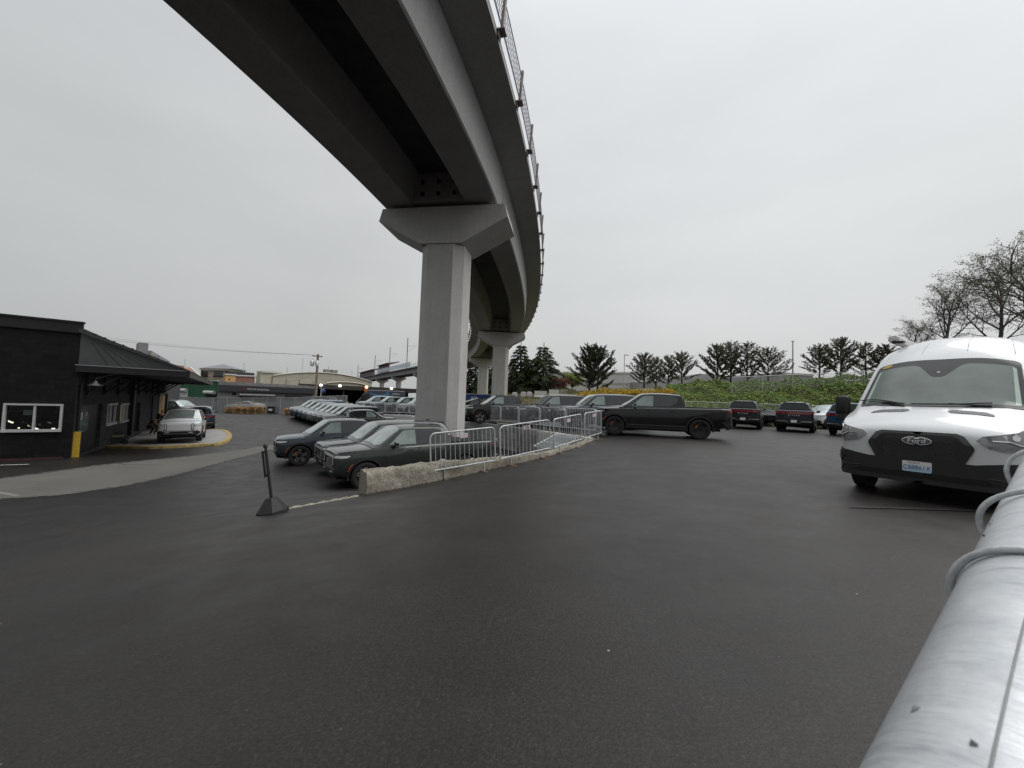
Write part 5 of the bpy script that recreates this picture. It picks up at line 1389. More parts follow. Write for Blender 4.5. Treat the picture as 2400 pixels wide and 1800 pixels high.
for w_, parts_ in ((w1_, (('blind', .05, .42), ('blind', .48, .80))), (w2_, (('warm', .05, .42), ('blind', .5, .95)))):
    mb = MB(); y0, y1, z0, z1 = w_; c_ = (y0+y1)/2
    mb.box((-.02, c_, z1-.04), (.16, y1-y0+.1, .10)); mb.box((-.02, c_, z0+.06), (.20, y1-y0+.14, .13)); mb.box((-.04, y0+.04, (z0+z1)/2), (.1, .08, z1-z0-.2)); mb.box((-.04, c_, (z0+z1)/2), (.08, .06, z1-z0-.2)); mb.box((-.04, y1-.04, (z0+z1)/2), (.1, .08, z1-z0-.2))
    f = mb.build('window_frame', MT['white_paint'], bld)
    mb = MB(); mb.box((-.12, c_, (z0+z1)/2), (.02, y1-y0-.05, z1-z0-.1)); mb.build('window_pane', MT['glass_dark'], f)
    for m_, a, b in parts_: mb = MB(); mb.box((-.10, lerp(y0, y1, (a+b)/2), (z0+z1)/2), (.008, (y1-y0)*(b-a), z1-z0-.22)); mb.build('blind', MT[m_], f)
mb = MB(); mb.box((-.18, (d2[0]+d2[1])/2, d2[3]/2), (.06, d2[1]-d2[0], d2[3])); mb.build('door', MT['under'], bld)
MT['door_ochre'] = simple('ochre_door', (.42, .27, .09), .6, var=.3, scale=3)
mb = MB(); y0, y1 = d3[0], d3[1]; mb.box((-.12, lerp(y0, y1, .45), d3[3]/2), (.06, (y1-y0)*.86, d3[3]-.1)); d = mb.build('door', MT['door_ochre'], bld)
mb = MB(); mb.box((-.05, y0+.05, d3[3]/2), (.2, .1, d3[3])); mb.box((-.05, y1-.12, d3[3]/2), (.22, .24, d3[3])); mb.box((-.05, (y0+y1)/2, d3[3]-.06), (.2, y1-y0, .12)); mb.build('door_frame', MT['black_metal'], d)
mb = MB(); mb.box((-.08, y0+.35*(y1-y0), d3[3]-.75), (.01, .3, .3)); mb.build('door_sign', MT['black_metal'], d)
# pilaster, downpipes, corner lamp
mb = MB(); yy = sy(303); mb.box((.10, yy, 1.9), (.20, .55, 3.9)); mb.build('pilaster', MT['black_metal'], bld)
yy = sy(351); mb = MB(); mb.tube([(.10, yy, .05), (.10, yy, 2.35), (.16, yy+.02, 2.5), (.55, yy+.25, 2.75), (.6, yy+.3, 2.95)], .06, 8); mb.build('downpipe', MT['black_metal'], bld)
mb = MB(); mb.tube([(.08, .25, .1), (.08, .25, 3.1)], .05, 8); mb.build('downpipe', MT['black_metal'], bld)
# lean-to canopy along the side: gable panel, thin roof, fascia, soffit, knee braces
E1 = bhit(190, 854, 'y', -.03); E2 = bhit(437, 873, 'y', -.03); RT = bhit(199, 779, 'y', -.03)
CX = E2.x; ZE = (E1.z+E2.z)/2; CL = min(yend-1.0, 27)
MT['clad'] = simple('grey_metal_cladding', (.095, .098, .098), .5, .3, var=.12, scale=2)
MT['clad_trim'] = simple('grey_metal_flashing', (.075, .077, .078), .45, .4)
MT['flash_light'] = simple('bright_gutter_edge', (.30, .31, .32), .5, .3)
mb = MB(); mb.add([(0.0, -.02, ZE), (CX-.05, -.02, ZE), (0, -.02, RT.z), (0, .06, ZE), (CX-.05, .06, ZE), (0, .06, RT.z)], [(0, 1, 2), (5, 4, 3), (0, 3, 4, 1), (1, 4, 5, 2), (2, 5, 3, 0)]); g_ = mb.build('gable_panel', MT['clad'], bld)
mb = MB()
for k in range(7):
    f = .16+.135*k; x = CX*f; mb.bar((x*.30+.05, -.028, lerp(RT.z, ZE, x*.30/CX)-.12), (x+.12*CX*(1-f), -.028, ZE+.03), .022, .022)
mb.build('cladding_seam', MT['clad_trim'], g_)
mb = MB(); sl_ = Vector((CX+.05, 0, ZE-RT.z)).normalized()
mb.add([(-.05, -.14, RT.z-.02), (CX+.14, -.14, ZE-.04), (CX+.14, CL, ZE-.04), (-.05, CL, RT.z-.02), (-.05, -.14, RT.z+.14), (CX+.14, -.14, ZE+.05), (CX+.14, CL, ZE+.05), (-.05, CL, RT.z+.14)], [(3, 2, 1, 0), (4, 5, 6, 7), (0, 1, 5, 4), (1, 2, 6, 5), (2, 3, 7, 6), (3, 0, 4, 7)]); cr_ = mb.build('canopy_roof', MT['clad_trim'], bld)
mb = MB()
for k in range(12):
    f = (k+.5)/12; mb.box((CX*f, -.145, lerp(RT.z+.14, ZE+.08, f)), (.09, .03, .03))
mb.build('roof_clip', MT['black_metal'], cr_)
mb = MB(); mb.box((CX/2+.05, -.10, ZE+.015), (CX+.25, .05, .035)); mb.build('gutter_edge', MT['flash_light'], bld)
mb = MB(); mb.box((CX/2+.04, -.06, ZE-.14), (CX+.18, .09, .26)); mb.build('fascia', MT['black_metal'], bld)
mb = MB(); mb.box((CX+.10, CL/2-.02, ZE-.13), (.08, CL, .27)); mb.build('fascia', MT['clad_trim'], bld)
mb = MB(); mb.box((CX/2+.02, CL/2+.0, ZE-.23), (CX+.02, CL-.1, .06)); mb.build('soffit', MT['under'], bld)
for k in range(9):
    y = 1.2+k*2.9
    if y > CL: break
    mb = MB(); mb.bar((.04, y, ZE-1.15), (1.15, y, ZE-.28), .10); mb.bar((.06, y, ZE-1.25), (.06, y, ZE-.26), .10); mb.bar((.02, y, ZE-.31), (1.5, y, ZE-.31), .10, .09); mb.build('knee_brace', MT['black_metal'], bld)
mb = MB(); c_ = Vector((.55, -.05, ZE-.78)); mb.lathe([(.02, .16), (.06, .15), (.10, .06), (.24, -.02), (.25, -.04)], 18, 0, Matrix.Translation(c_)); mb.tube([c_+Vector((0, 0, .16)), c_+Vector((.0, .0, .26)), c_+Vector((.35, .1, .42)), c_+Vector((.8, .15, .55))], .018, 6); mb.build('barn_lamp', MT['clad_trim'], bld, 50)
mb = MB(); mb.box((-5.0, -.02, .0), (9.6, .10, .11)); mb.build('painted_base', MT['red_paint'], bld)
# ------------------------------------------------------------------ bollard, slab and kerb
p = on_ground(176.5, 1071.5); bo = thing('bollard', 'square bright yellow bollard at the corner of the black building', 'bollard', p, BA+R(8))
mb = MB(); mb.box((0, 0, .52), (.20, .20, 1.04)); mb.build('post', MT['yellow_paint'], bo)
mb = MB(); mb.prism([(-.085, -.085), (.085, -.085), (.085, .085), (-.085, .085)], 1.04, 1.065); mb.build('cap', MT['yellow_paint'], bo)
isl = [(232, 1051), (300, 1052), (352, 1052.5), (410, 1050.5), (461, 1047), (500, 1045.5), (517, 1043.5), (532, 1038), (540, 1032), (543, 1025), (541, 1019), (534, 1013.5), (522, 1010), (488, 1008), (430, 1004), (404, 1002)]
P = [on_ground(u, v) for u, v in isl]; pin = [(BW @ Vector((-.0, y, 0))).to_2d() for y in (16.5, 9, 3.6)]
poly = [p.to_2d() for p in P]+pin
cz = Vector((-19.5, 23, 0)).to_2d()
def kerb_sheet(poly, h, mb, mat):
    mb.panel([tuple(p) for p in poly], lambda x, y, o: Vector((x, y, G(x, y)+h+o)), 0, -h-.05, .6, mat)
mb = MB(); kerb_sheet(poly, .13, mb, 0); sl_ = mb.build('concrete_pavement', MT['slab'], None, 30, recalc=False); tag(sl_, kind='structure')
n = len(P); mb = MB(); rings = []
for i in range(n-1):
    a, b = P[max(0, i-1)], P[min(n-1, i+1)]; d = (b-a).to_2d().normalized(); nn = Vector((-d.y, d.x))
    q = P[i].to_2d(); rings.append([Vector((q.x+nn.x*t, q.y+nn.y*t, G(q.x, q.y)+h)) for t, h in ((-.03, -.04), (-.02, .11), (.0, .142), (.26, .142), (.27, .10), (.27, -.04))])
mb.rings(rings); ye = mb.build('kerb', MT['curb_yellow'], None, 40); tag(ye, kind='structure')
# ------------------------------------------------------------------ compressor cart by the wall
p = on_ground(268, 1047); cp = thing('compressor_cart', 'small wheeled compressor cart with tan tank by the black building wall', 'compressor', (p.x, p.y, p.z+.13), BA+R(20)); cp.scale = (.72, .72, .72)
mb = MB(); Mx = Matrix.Translation((0, 0, .62)) @ Matrix.Rotation(R(90), 4, 'Y'); mb.lathe([(0, -.5), (.12, -.47), (.16, -.40), (.16, .40), (.12, .47), (0, .5)], 18, 0, Mx); mb.build('tank', simple('tan_tank_paint', (.16, .15, .085), .5), cp, 40)
mb = MB()
for y in (-.28, .28): mb.tube([(-.62, y, .85), (-.55, y, .25), (.55, y, .22), (.62, y, .5)], .022, 6)
mb.tube([(-.62, -.28, .85), (-.62, .28, .85)], .022, 6); mb.box((.05, 0, .34), (.9, .5, .2)); mb.box((.25, 0, .84), (.35, .3, .16)); mb.build('frame', MT['black_metal'], cp)
for x in (-.45, .5):
    for y in (-.36, .36): mb = MB(); mb.lathe([(.06, -.05), (.17, -.06), (.19, -.03), (.19, .03), (.17, .06), (.06, .05)], 18, 0, Matrix.Translation((x, y, .19)) @ Matrix.Rotation(R(90), 4, 'X'), cap=True); mb.build('wheel', MT['rubber'], cp, 40)
mb = MB(); mb.lathe([(0, -.12), (.10, -.10), (.11, .08), (.05, .14), (0, .15)], 14, 0, Matrix.Translation((-.95, -.1, .42)) @ Matrix.Rotation(R(70), 4, 'Y')); mb.tube([(-.62, -.1, .40), (-.85, -.1, .42)], .03, 6); mb.build('motor', MT['galv'], cp, 50)
# ------------------------------------------------------------------ two people by the white SUV
def person(name, label, loc, rz, J, radii, cols, head):
    """a body grown round a jointed skeleton; clothes and hair are children"""
    r = thing(name, label, 'person', loc, rz)
    E = [('pelvis', 'belly'), ('belly', 'chest'), ('chest', 'neck'), ('neck', 'head0')]
    for s in 'LR': E += [('pelvis', 'hip'+s), ('hip'+s, 'knee'+s), ('knee'+s, 'ankle'+s), ('ankle'+s, 'toe'+s), ('chest', 'sh'+s), ('sh'+s, 'el'+s), ('el'+s, 'wr'+s), ('wr'+s, 'hand'+s)]
    def skin(nm, edges, mat, grow, sub=2):
        names = []
        for a, b in edges:
            for q in (a, b):
                if q not in names: names.append(q)
        me = bpy.data.meshes.new(nm); me.from_pydata([J[q] for q in names], [(names.index(a), names.index(b)) for a, b in edges], []); o = bpy.data.objects.new(nm, me); C.objects.link(o)
        md = o.modifiers.new('s', 'SKIN'); md.use_smooth_shade = True
        for i, q in enumerate(names):
            k = radii[q]; k = (k, k) if not isinstance(k, tuple) else k
            me.skin_vertices[0].data[i].radius = (k[0]+grow, k[1]+grow); me.skin_vertices[0].data[i].use_root = i == 0
        m2 = o.modifiers.new('u', 'SUBSURF'); m2.levels = sub; m2.render_levels = sub
        me2 = bpy.data.meshes.new_from_object(o.evaluated_get(bpy.context.evaluated_depsgraph_get()))
        bpy.data.objects.remove(o); me2.materials.clear(); me2.materials.append(mat)
        o = bpy.data.objects.new(nm, me2); C.objects.link(o); o.parent = r; me2.polygons.foreach_set('use_smooth', [True]*len(me2.polygons)); return o
    body = skin('body', E, MT['skin'], 0)
    skin('jacket', [('pelvis', 'belly'), ('belly', 'chest')]+[e for s in 'LR' for e in (('chest', 'sh'+s), ('sh'+s, 'el'+s), ('el'+s, 'wr'+s))], cols[0], .022)
    skin('trousers', [e for s in 'LR' for e in (('pelvis', 'hip'+s), ('hip'+s, 'knee'+s), ('knee'+s, 'ankle'+s))], cols[1], .018)
    for s in 'LR': skin('shoe', [('ankle'+s, 'toe'+s)], cols[2], .014, 1)
    # head: an egg with brow, nose, chin and ears pulled out of one surface
    hd, hm = head
    def hp(u, v):
        a, b = 2*PI*u, PI*v; x, y, z = math.sin(b)*math.cos(a), math.sin(b)*math.sin(a), math.cos(b)
        k = 1+(.10*math.exp(-((y)/.16)**2-((z+.12)/.16)**2) if x > 0 else 0)-(.05*math.exp(-((abs(y)-.38)/.14)**2-((z-.10)/.10)**2) if x > 0 else 0)+.05*math.exp(-((abs(y)-1)/.12)**2-(z/.25)**2)-(.06*math.exp(-((z+.42)/.06)**2-(y/.3)**2) if x > 0 else 0)
        return Matrix.Translation(hd) @ hm @ Vector((x*.098*k, y*.078*k*(1-.12*max(0, -z)), z*.122))
    mb = MB(); mb.grid(hp, 28, 20); o = mb.build('head', MT['skin'], r, 180); o.name = 'head'
    mb = MB()
    def hr(u, v):
        a = 2*PI*u; b = PI*v*.56; x, y, z = math.sin(b)*math.cos(a), math.sin(b)*math.sin(a), math.cos(b)
        return Matrix.Translation(hd) @ hm @ Vector(((x*.106-.010 if x < .4 else x*.100-.012), y*.088, z*.132+.004))
    mb.grid(hr, 24, 10); mb.build('hair', cols[3], r, 180)
    # five separate fingers on each hand
    for s in 'LR':
        w_, h_ = Vector(J['wr'+s]), Vector(J['hand'+s]); d = (h_-w_).normalized(); sd_ = d.cross(Vector((1, 0, .2))).normalized()
        mb = MB()
        for k in range(4):
            b0 = h_+sd_*(.022*(k-1.5)); l = (.062, .072, .068, .052)[k]; mb.tube([b0, b0+d*l*.5+Vector((.006, 0, 0)), b0+d*l+Vector((.022, 0, 0))], [.0095, .009, .007], 6)
        b0 = w_.lerp(h_, .45)+sd_*.035; mb.tube([b0, b0+d*.03+sd_*.022, b0+d*.06+sd_*.026], [.011, .010, .008], 6); mb.build('fingers', MT['skin'], r, 180)
    return r
MT['skin'] = simple('skin', (.40, .24, .17), .6, var=.08)
MT['jacket_black'] = simple('black_jacket_cloth', (.010, .010, .011), .9); MT['trouser_black'] = simple('black_trouser_cloth', (.012, .012, .014), .9); MT['hair_grey'] = simple('greying_hair', (.16, .15, .14), .8, var=.4, scale=40)
MT['camo'] = simple('brown_mottled_cloth', (.045, .034, .022), .9, var=.75, scale=7); MT['trouser_olive'] = simple('brown_trouser_cloth', (.05, .038, .025), .9); MT['shoe_dark'] = simple('dark_shoe', (.015, .014, .013), .7); MT['hair_dark'] = simple('dark_hair', (.02, .016, .013), .8); MT['shoe_pale'] = simple('pale_shoe', (.30, .30, .29), .7)
RAD = dict(pelvis=(.15, .11), belly=(.15, .11), chest=(.17, .12), neck=.055, head0=.06)
for s in 'LR': RAD.update({'hip'+s: .095, 'knee'+s: .062, 'ankle'+s: .045, 'toe'+s: (.045, .03), 'sh'+s: .065, 'el'+s: .046, 'wr'+s: .033, 'hand'+s: (.04, .018)})
J = dict(pelvis=(0, 0, .95), belly=(.01, 0, 1.12), chest=(.02, 0, 1.34), neck=(.04, 0, 1.50), head0=(.07, 0, 1.58))
for s, g in (('L', 1), ('R', -1)): J.update({'hip'+s: (0, g*.10, .90), 'knee'+s: (.04, g*.12, .50), 'ankle'+s: (0, g*.13, .09), 'toe'+s: (.15, g*.15, .045), 'sh'+s: (.02, g*.20, 1.42), 'el'+s: (.05, g*.27, 1.14), 'wr'+s: (.24, g*.20, 1.02), 'hand'+s: (.31, g*.17, .99)})
p = on_ground(376, 1021); person('person', 'person in a black jacket standing by the ochre door, looking down at the white SUV', (p.x, p.y, G(p.x, p.y)+.135), R(-40), J, RAD, (MT['jacket_black'], MT['trouser_black'], MT['shoe_dark'], MT['hair_grey']), (Vector((.10, 0, 1.64)), Matrix.Rotation(R(22), 4, 'Y')))
J = dict(pelvis=(-.12, 0, .62), belly=(-.04, 0, .78), chest=(.14, 0, .96), neck=(.29, 0, 1.05), head0=(.37, 0, 1.09))
for s, g in (('L', 1), ('R', -1)): J.update({'hip'+s: (-.08, g*.11, .58), 'knee'+s: (.30, g*.17, .50), 'ankle'+s: (.02, g*.15, .09), 'toe'+s: (.17, g*.17, .045), 'sh'+s: (.16, g*.20, 1.01), 'el'+s: (.36, g*.24, .78), 'wr'+s: (.55, g*.16, .62), 'hand'+s: (.62, g*.13, .58)})
p = on_ground(355, 1023); person('person', 'person in brown mottled clothes crouching in front of the white SUV beside the wall', (p.x, p.y, G(p.x, p.y)+.135), R(0), J, RAD, (MT['camo'], MT['trouser_olive'], MT['shoe_pale'], MT['hair_dark']), (Vector((.43, 0, 1.13)), Matrix.Rotation(R(40), 4, 'Y')))
# ================================================================== background: fence, shops, pole
rnd = random.Random(21)
def mesh_cloth(name, col, alpha, scale=40):
    m, nt, b = newmat(name); out = nt.nodes['Material Output']
    n = noise_n(nt, 1.2, 6, .65); r = ramp(nt, n.outputs[0], [(.3, tuple(c*.8 for c in col)+(1,)), (.7, tuple(c*1.15 for c in col)+(1,))]); L(nt, r.outputs[0], b.inputs['Base Color']); b.inputs['Roughness'].default_value = .9
    tr = N(nt, 'ShaderNodeBsdfTransparent'); ms = N(nt, 'ShaderNodeMixShader'); ms.inputs[0].default_value = alpha
    L(nt, tr.outputs[0], ms.inputs[1]); L(nt, b.outputs[0], ms.inputs[2]); L(nt, ms.outputs[0], out.inputs[0]); return m
MT['screen'] = mesh_cloth('grey_windscreen_mesh', (.30, .31, .315), .66)
MT['chain'] = mesh_cloth('chain_link', (.30, .31, .31), .22)
def fence(label, pts, h, mat, every=2.6, post_r=.03, zf=None, rail=True):
    zf = zf or G
    a0 = pts[0]; r = thing('fence', label, 'fence', (a0[0], a0[1], zf(*a0)))
    off = -Vector((a0[0], a0[1], zf(*a0)))
    for a, b in zip(pts, pts[1:]):
        a, b = Vector(a), Vector(b); l = (b-a).length; k = max(1, round(l/every)); V = []
        for i in range(k+1):
            p = a+(b-a)*i/k; z = zf(p.x, p.y); V += [Vector((p.x, p.y, z+.05))+off, Vector((p.x, p.y, z+h-.03))+off]
            if i < k or b == Vector(pts[-1]):
                mb = MB(); mb.tube([Vector((p.x, p.y, z-.2))+off+Vector((0, -.03, 0)), Vector((p.x, p.y, z+h))+off+Vector((0, -.03, 0))], post_r, 6); mb.build('post', MT['galv_fence'], r, 60)
        mb = MB()
        n2 = Vector((-(b-a).normalized().y, (b-a).normalized().x, 0))*.01
        F = [(2*i, 2*i+2, 2*i+3, 2*i+1) for i in range(k)]
        mb.add(V, F); mb.add([v+n2 for v in V], [f[::-1] for f in F]) if False else None
        mb.build('mesh', mat, r, recalc=False)
        if rail: mb = MB(); mb.tube([v+Vector((0, -.02, .02)) for v in V[1::2]], .022, 6); mb.build('rail', MT['galv_fence'], r, 60)
    return r
f0, f1, f2 = (-19.9, 46.6), (-26.5, 47.2), (-39.2, 51.0)
fence('grey mesh covered fence behind the pallets, right of the gate', [f0, f1, f2], 1.95, MT['screen'], 2.4)
fence('grey mesh covered fence section near the black building corner, left of the gate', [(-39.5, 51.1), (-49, 54.0)], 1.9, mesh_cloth('solid_fence_cloth', (.33, .335, .34), .95), 3)
# pallets
def make_pallet():
    mb = MB()
    for i in range(6): mb.box((0, -.45+.18*i, .125), (1.2, .11, .022))
    for x in (-.55, 0, .55): mb.box((x, 0, .065), (.09, 1.0, .09))
    for y in (-.45, 0, .45): mb.box((0, y, .011), (1.2, .10, .022))
    return mb.build('pallet', MT['wood'])
PAL = make_pallet(); PAL['category'] = 'pallet'; PAL['group'] = 'wooden pallets by the mesh fence'
def pallet(x, y, z, rz, tilt, label, first=[True]):
    o = PAL if first[0] else PAL.copy()
    if not first[0]: C.objects.link(o)
    first[0] = False
    o.location = (x, y, z); o.rotation_euler = Euler((0, R(tilt), R(rz)), 'XYZ'); o.scale = (1.5, 1.2, 1); o['label'] = label
for u, Y, n, nm in ((552, 49.5, 4, 'left'), (573, 49.0, 5, 'second'), (606, 48.6, 6, 'third'), (690, 45.6, 5, 'right')):
    x, y = on_up(u, Y)
    for i in range(n):
        pallet(x+rnd.uniform(-.08, .08), y+rnd.uniform(-.1, .1), G(x, y)+.147*i+(.06*i if nm == 'left' else 0), 10+rnd.uniform(-6, 6), -6 if nm in ('left', 'second') and i > 1 else 0, f'wooden pallet, number {i+1} from the ground in the {nm} pallet pile by the fence')
x, y = on_up(642, 48.4); bn = thing('storage_bin', 'black storage bin with white label standing between pallet piles', 'bin', (x, y, G(x, y)), R(14))
mb = MB(); mb.box((0, 0, .42), (1.1, .8, .76)); mb.box((0, 0, .83), (1.18, .88, .07)); mb.box((-.4, 0, .03), (.1, .7, .06)); mb.box((.4, 0, .03), (.1, .7, .06)); mb.build('shell', MT['black_plastic'], bn)
mb = MB(); mb.box((-.2, -.405, .45), (.42, .01, .26)); mb.build('label', MT['white_plate'], bn)
# generic box building with its own frame: left-bottom and right-bottom corners seen at (uL,YL), (uR,YR)
def facade(name, label, uL, YL, uR, YR, vtop, depth, mat, zb=-1.6, cat='building', roofmat=None, vref=None):
    a, b = at(uL, vtop[0], YL), at(uR, vtop[1], YR)
    d = (b-a).to_2d(); l = d.length; ang = math.atan2(d.y, d.x)
    r = thing(name, label, cat, (a.x, a.y, zb), ang)
    za, zr = a.z-zb, b.z-zb
    mb = MB(); V = [(0, 0, 0), (l, 0, 0), (l, depth, 0), (0, depth, 0), (0, 0, za), (l, 0, zr), (l, depth, zr), (0, depth, za)]
    mb.add(V, [(0, 1, 5, 4), (1, 2, 6, 5), (2, 3, 7, 6), (3, 0, 4, 7), (4, 5, 6, 7)]); w_ = mb.build('walls', mat, r)
    I = r.matrix_basis.inverted() if False else (Matrix.Translation((a.x, a.y, zb)) @ Matrix.Rotation(ang, 4, 'Z')).inverted()
    def loc(u, v, yy=0.0):
        o = I @ Vector((0, 0, CAMZ)); q = I.to_3x3() @ ray(u, v); return o+q*((yy-o.y)/q.y)
    return r, l, za, zr, loc
def rect(mb, loc, u0, v0, u1, v1, y=-.06, t=.06):
    p, q = loc(u0, v0), loc(u1, v1); mb.box(((p.x+q.x)/2, y, (p.z+q.z)/2), (abs(q.x-p.x), t, abs(q.z-p.z)))
MT['shop_grey'] = simple('grey_shop_wall', (.20, .20, .20), .85, var=.15, scale=1); MT['shop_band'] = simple('dark_sign_band', (.035, .036, .040), .7)
MT['metal_roof'] = simple('ribbed_grey_roof', (.22, .21, .215), .6, .2, var=.2, scale=2)
MT['shutter'] = simple('pale_roller_shutter', (.55, .56, .56), .6); MT['green_wall'] = simple('green_wall_paint', (.012, .085, .035), .7); MT['letters_white'] = simple('sign_letter_white', (.75, .75, .75), .5)
r, l, za, zr, loc = facade('shop_building', 'long grey workshop with dark fascia reading MOTOR INDUSTRIES behind the mesh fence', 512, 60, 738, 67, (893, 908), 4, MT['shop_grey'])
p0, p1, p2, p3 = loc(513, 903), loc(737, 911), loc(737, 923), loc(513, 916.5)
mb = MB(); mb.add([(p.x, -.5, p.z) for p in (p3, p2, p1, p0)]+[(p.x, .05, p.z) for p in (p3, p2, p1, p0)], [(0, 1, 2, 3), (7, 6, 5, 4), (0, 3, 7, 4), (1, 5, 6, 2), (3, 2, 6, 7), (0, 4, 5, 1)]); fa = mb.build('fascia', MT['shop_band'], r)
mb = MB(); 
for k in range(5): q0, q1 = loc(513, 894+1.8*k), loc(737, 905.5+1.2*k); mb.bar((q0.x, -.10-.08*k, q0.z), (q1.x, -.10-.08*k, q1.z), .12, .10)
mb.build('roof_edge', MT['metal_roof'], r)
ta, tb = loc(580, 911.8), loc(631, 914.6); ang = math.atan2(tb.z-ta.z, tb.x-ta.x)
lt = letters('sign_text', 'MOTOR INDUSTRIES', .46, Matrix.Translation(((ta.x+tb.x)/2, -.53, (ta.z+tb.z)/2)) @ Matrix.Rotation(-ang, 4, 'Y') @ frame((1, 0, 0), (0, -1, 0)), MT['letters_white'], fa, .02, 1.05)
wd_ = max(v.co.x for v in lt.data.vertices)-min(v.co.x for v in lt.data.vertices); lt.scale = [(tb.x-ta.x)/wd_]*2+[1]
ta, tb = loc(568, 909.5), loc(577, 914.5)
mb = MB()
for k in range(3): mb.box((lerp(ta.x, tb.x, (k+.5)/3), -.52, (ta.z+tb.z)/2), (abs(tb.x-ta.x)/3.6, .05, abs(ta.z-tb.z)))
mb.build('sign_emblem', simple('sign_dull_red', (.16, .025, .03), .6), fa)
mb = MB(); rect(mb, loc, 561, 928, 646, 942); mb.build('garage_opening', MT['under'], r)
q0, q1 = loc(562, 925.5), loc(645, 928); mb = MB(); mb.tube([(q0.x, -.25, q0.z), (q1.x, -.25, q1.z)], .26, 12); mb.build('roller_shutter', MT['metal_roof'], r)
for u0, v0, u1, v1, m_ in ((545, 920, 553, 926, 'pane_dim'), (668, 926, 735, 940, 'shop_band')):
    mb = MB(); rect(mb, loc, u0, v0, u1, v1); mb.build('window', MT['glass_dark'] if m_ == 'pane_dim' else MT['shop_band'], r)
r, l, za, zr, loc = facade('green_building', 'low green building with two roller shutters beside the grey workshop', 405, 66, 512, 62, (889, 893), 4, MT['green_wall'])
mb = MB(); rect(mb, loc, 419, 914, 440, 940); mb.build('roller_shutter', MT['shutter'], r)
q0, q1 = loc(418, 914.5), loc(441, 915); mb = MB(); mb.tube([(q0.x, -.25, q0.z), (q1.x, -.25, q1.z)], .30, 12); mb.build('shutter_housing', MT['shutter'], r)
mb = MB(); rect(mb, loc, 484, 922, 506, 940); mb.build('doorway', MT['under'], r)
q0, q1 = loc(483, 919.5), loc(506, 920.5); mb = MB(); mb.tube([(q0.x, -.25, q0.z), (q1.x, -.25, q1.z)], .30, 12); mb.build('shutter_housing', MT['shutter'], r)
mb = MB(); q0, q1 = loc(405, 889), loc(512, 893); mb.bar((q0.x, -.06, q0.z), (q1.x, -.06, q1.z), .3, .16); mb.build('coping', simple('pale_green_coping', (.40, .48, .40), .7), r)
# tan stair tower with hipped roof
MT['tan'] = simple('tan_render', (.36, .31, .24), .85, var=.1); MT['slate'] = simple('slate_roof', (.17, .18, .20), .7); MT['redroof'] = simple('red_brown_roof', (.30, .16, .11), .8)
r, l, za, zr, loc = facade('tower_building', 'tan square tower with grey hipped roof rising behind the green building', 471, 97, 541, 98, (863, 864), 7, MT['tan'])
mb = MB(); mb.add([(-.5, -.5, za-.05), (l+.5, -.5, zr-.05), (l+.5, 7.5, zr-.05), (-.5, 7.5, za-.05), (l*.48, 3.5, za+1.5)], [(0, 1, 4), (1, 2, 4), (2, 3, 4), (3, 0, 4), (3, 2, 1, 0)]); mb.build('roof', MT['slate'], r)
mb = MB(); q0, q1 = loc(470, 866), loc(541, 867); mb.bar((q0.x, -.2, q0.z), (q1.x, -.2, q1.z), .4, .35); mb.build('cornice', simple('cream_cornice', (.42, .37, .28), .8), r)
for u0, u1 in ((472.5, 487), (502, 522)):
    mb = MB(); rect(mb, loc, u0, 869, u1, 881, -.03, .1); mb.build('window', MT['glass_dark'], r)
    mb = MB(); q0, q1 = loc(u0, 881.5), loc(u1, 882); mb.box(((q0.x+q1.x)/2, -.15, q0.z), (q1.x-q0.x+.3, .3, .2)); mb.build('sill', MT['black_metal'], r)
r, l, za, zr, loc = facade('house', 'red brown roofed house peeping between the black canopy and the tan tower', 405, 90, 466, 94, (886, 884), 8, MT['tan'])
mb = MB(); mb.add([(-.3, -.3, za), (l+.3, -.3, zr), (l+.3, 8.3, zr), (-.3, 8.3, za), (-.3, 4, za+2.4), (l-.8, 4, zr+2.4)], [(0, 1, 5, 4), (2, 3, 4, 5), (1, 2, 5), (3, 0, 4), (3, 2, 1, 0)]); rf = mb.build('roof', MT['redroof'], r)
for xx in (1.8, l-2.4): mb = MB(); mb.box((xx, 4, za+2.7), (.7, .7, 1.1)); mb.build('chimney', MT['redroof'], rf)
mb = MB(); mb.bar((l+.35, -.35, zr), (l-.75, 4, zr+2.45), .25); mb.build('barge_board', MT['shutter'], rf)
MT['ochre_wall'] = simple('ochre_wall', (.48, .30, .12), .85); MT['brickred'] = simple('red_brick_wall', (.24, .12, .10), .9, var=.2, scale=3)
r, l, za, zr, loc = facade('ochre_building', 'small ochre rendered building beside the tan tower', 529, 86, 553, 88, (876, 877), .6, MT['ochre_wall'])
mb = MB(); mb.box((l/2, -.05, za-.1), (l+.3, .3, .25)); mb.build('coping', MT['shutter'], r); mb = MB(); rect(mb, loc, 536, 887, 539, 890); mb.build('window', MT['glass_dark'], r)
r, l, za, zr, loc = facade('brick_shop', 'low red brick building with white trims behind the workshop roof', 549, 88, 614, 93, (880, 882), 1, MT['brickred'])
mb = MB(); q0, q1 = loc(548, 880), loc(614, 882); mb.bar((q0.x, -.1, q0.z), (q1.x, -.1, q1.z), .3, .25)
for u in (597.5, 613): q = loc(u, 890); mb.box((q.x, -.08, q.z), (.35, .2, 2.6))
mb.build('white_trim', MT['shutter'], r)
mb = MB(); mb.box((l*.3, 1.5, za+.5), (5.5, 1.5, .9)); mb.build('roof_plant', MT['shop_band'], r)
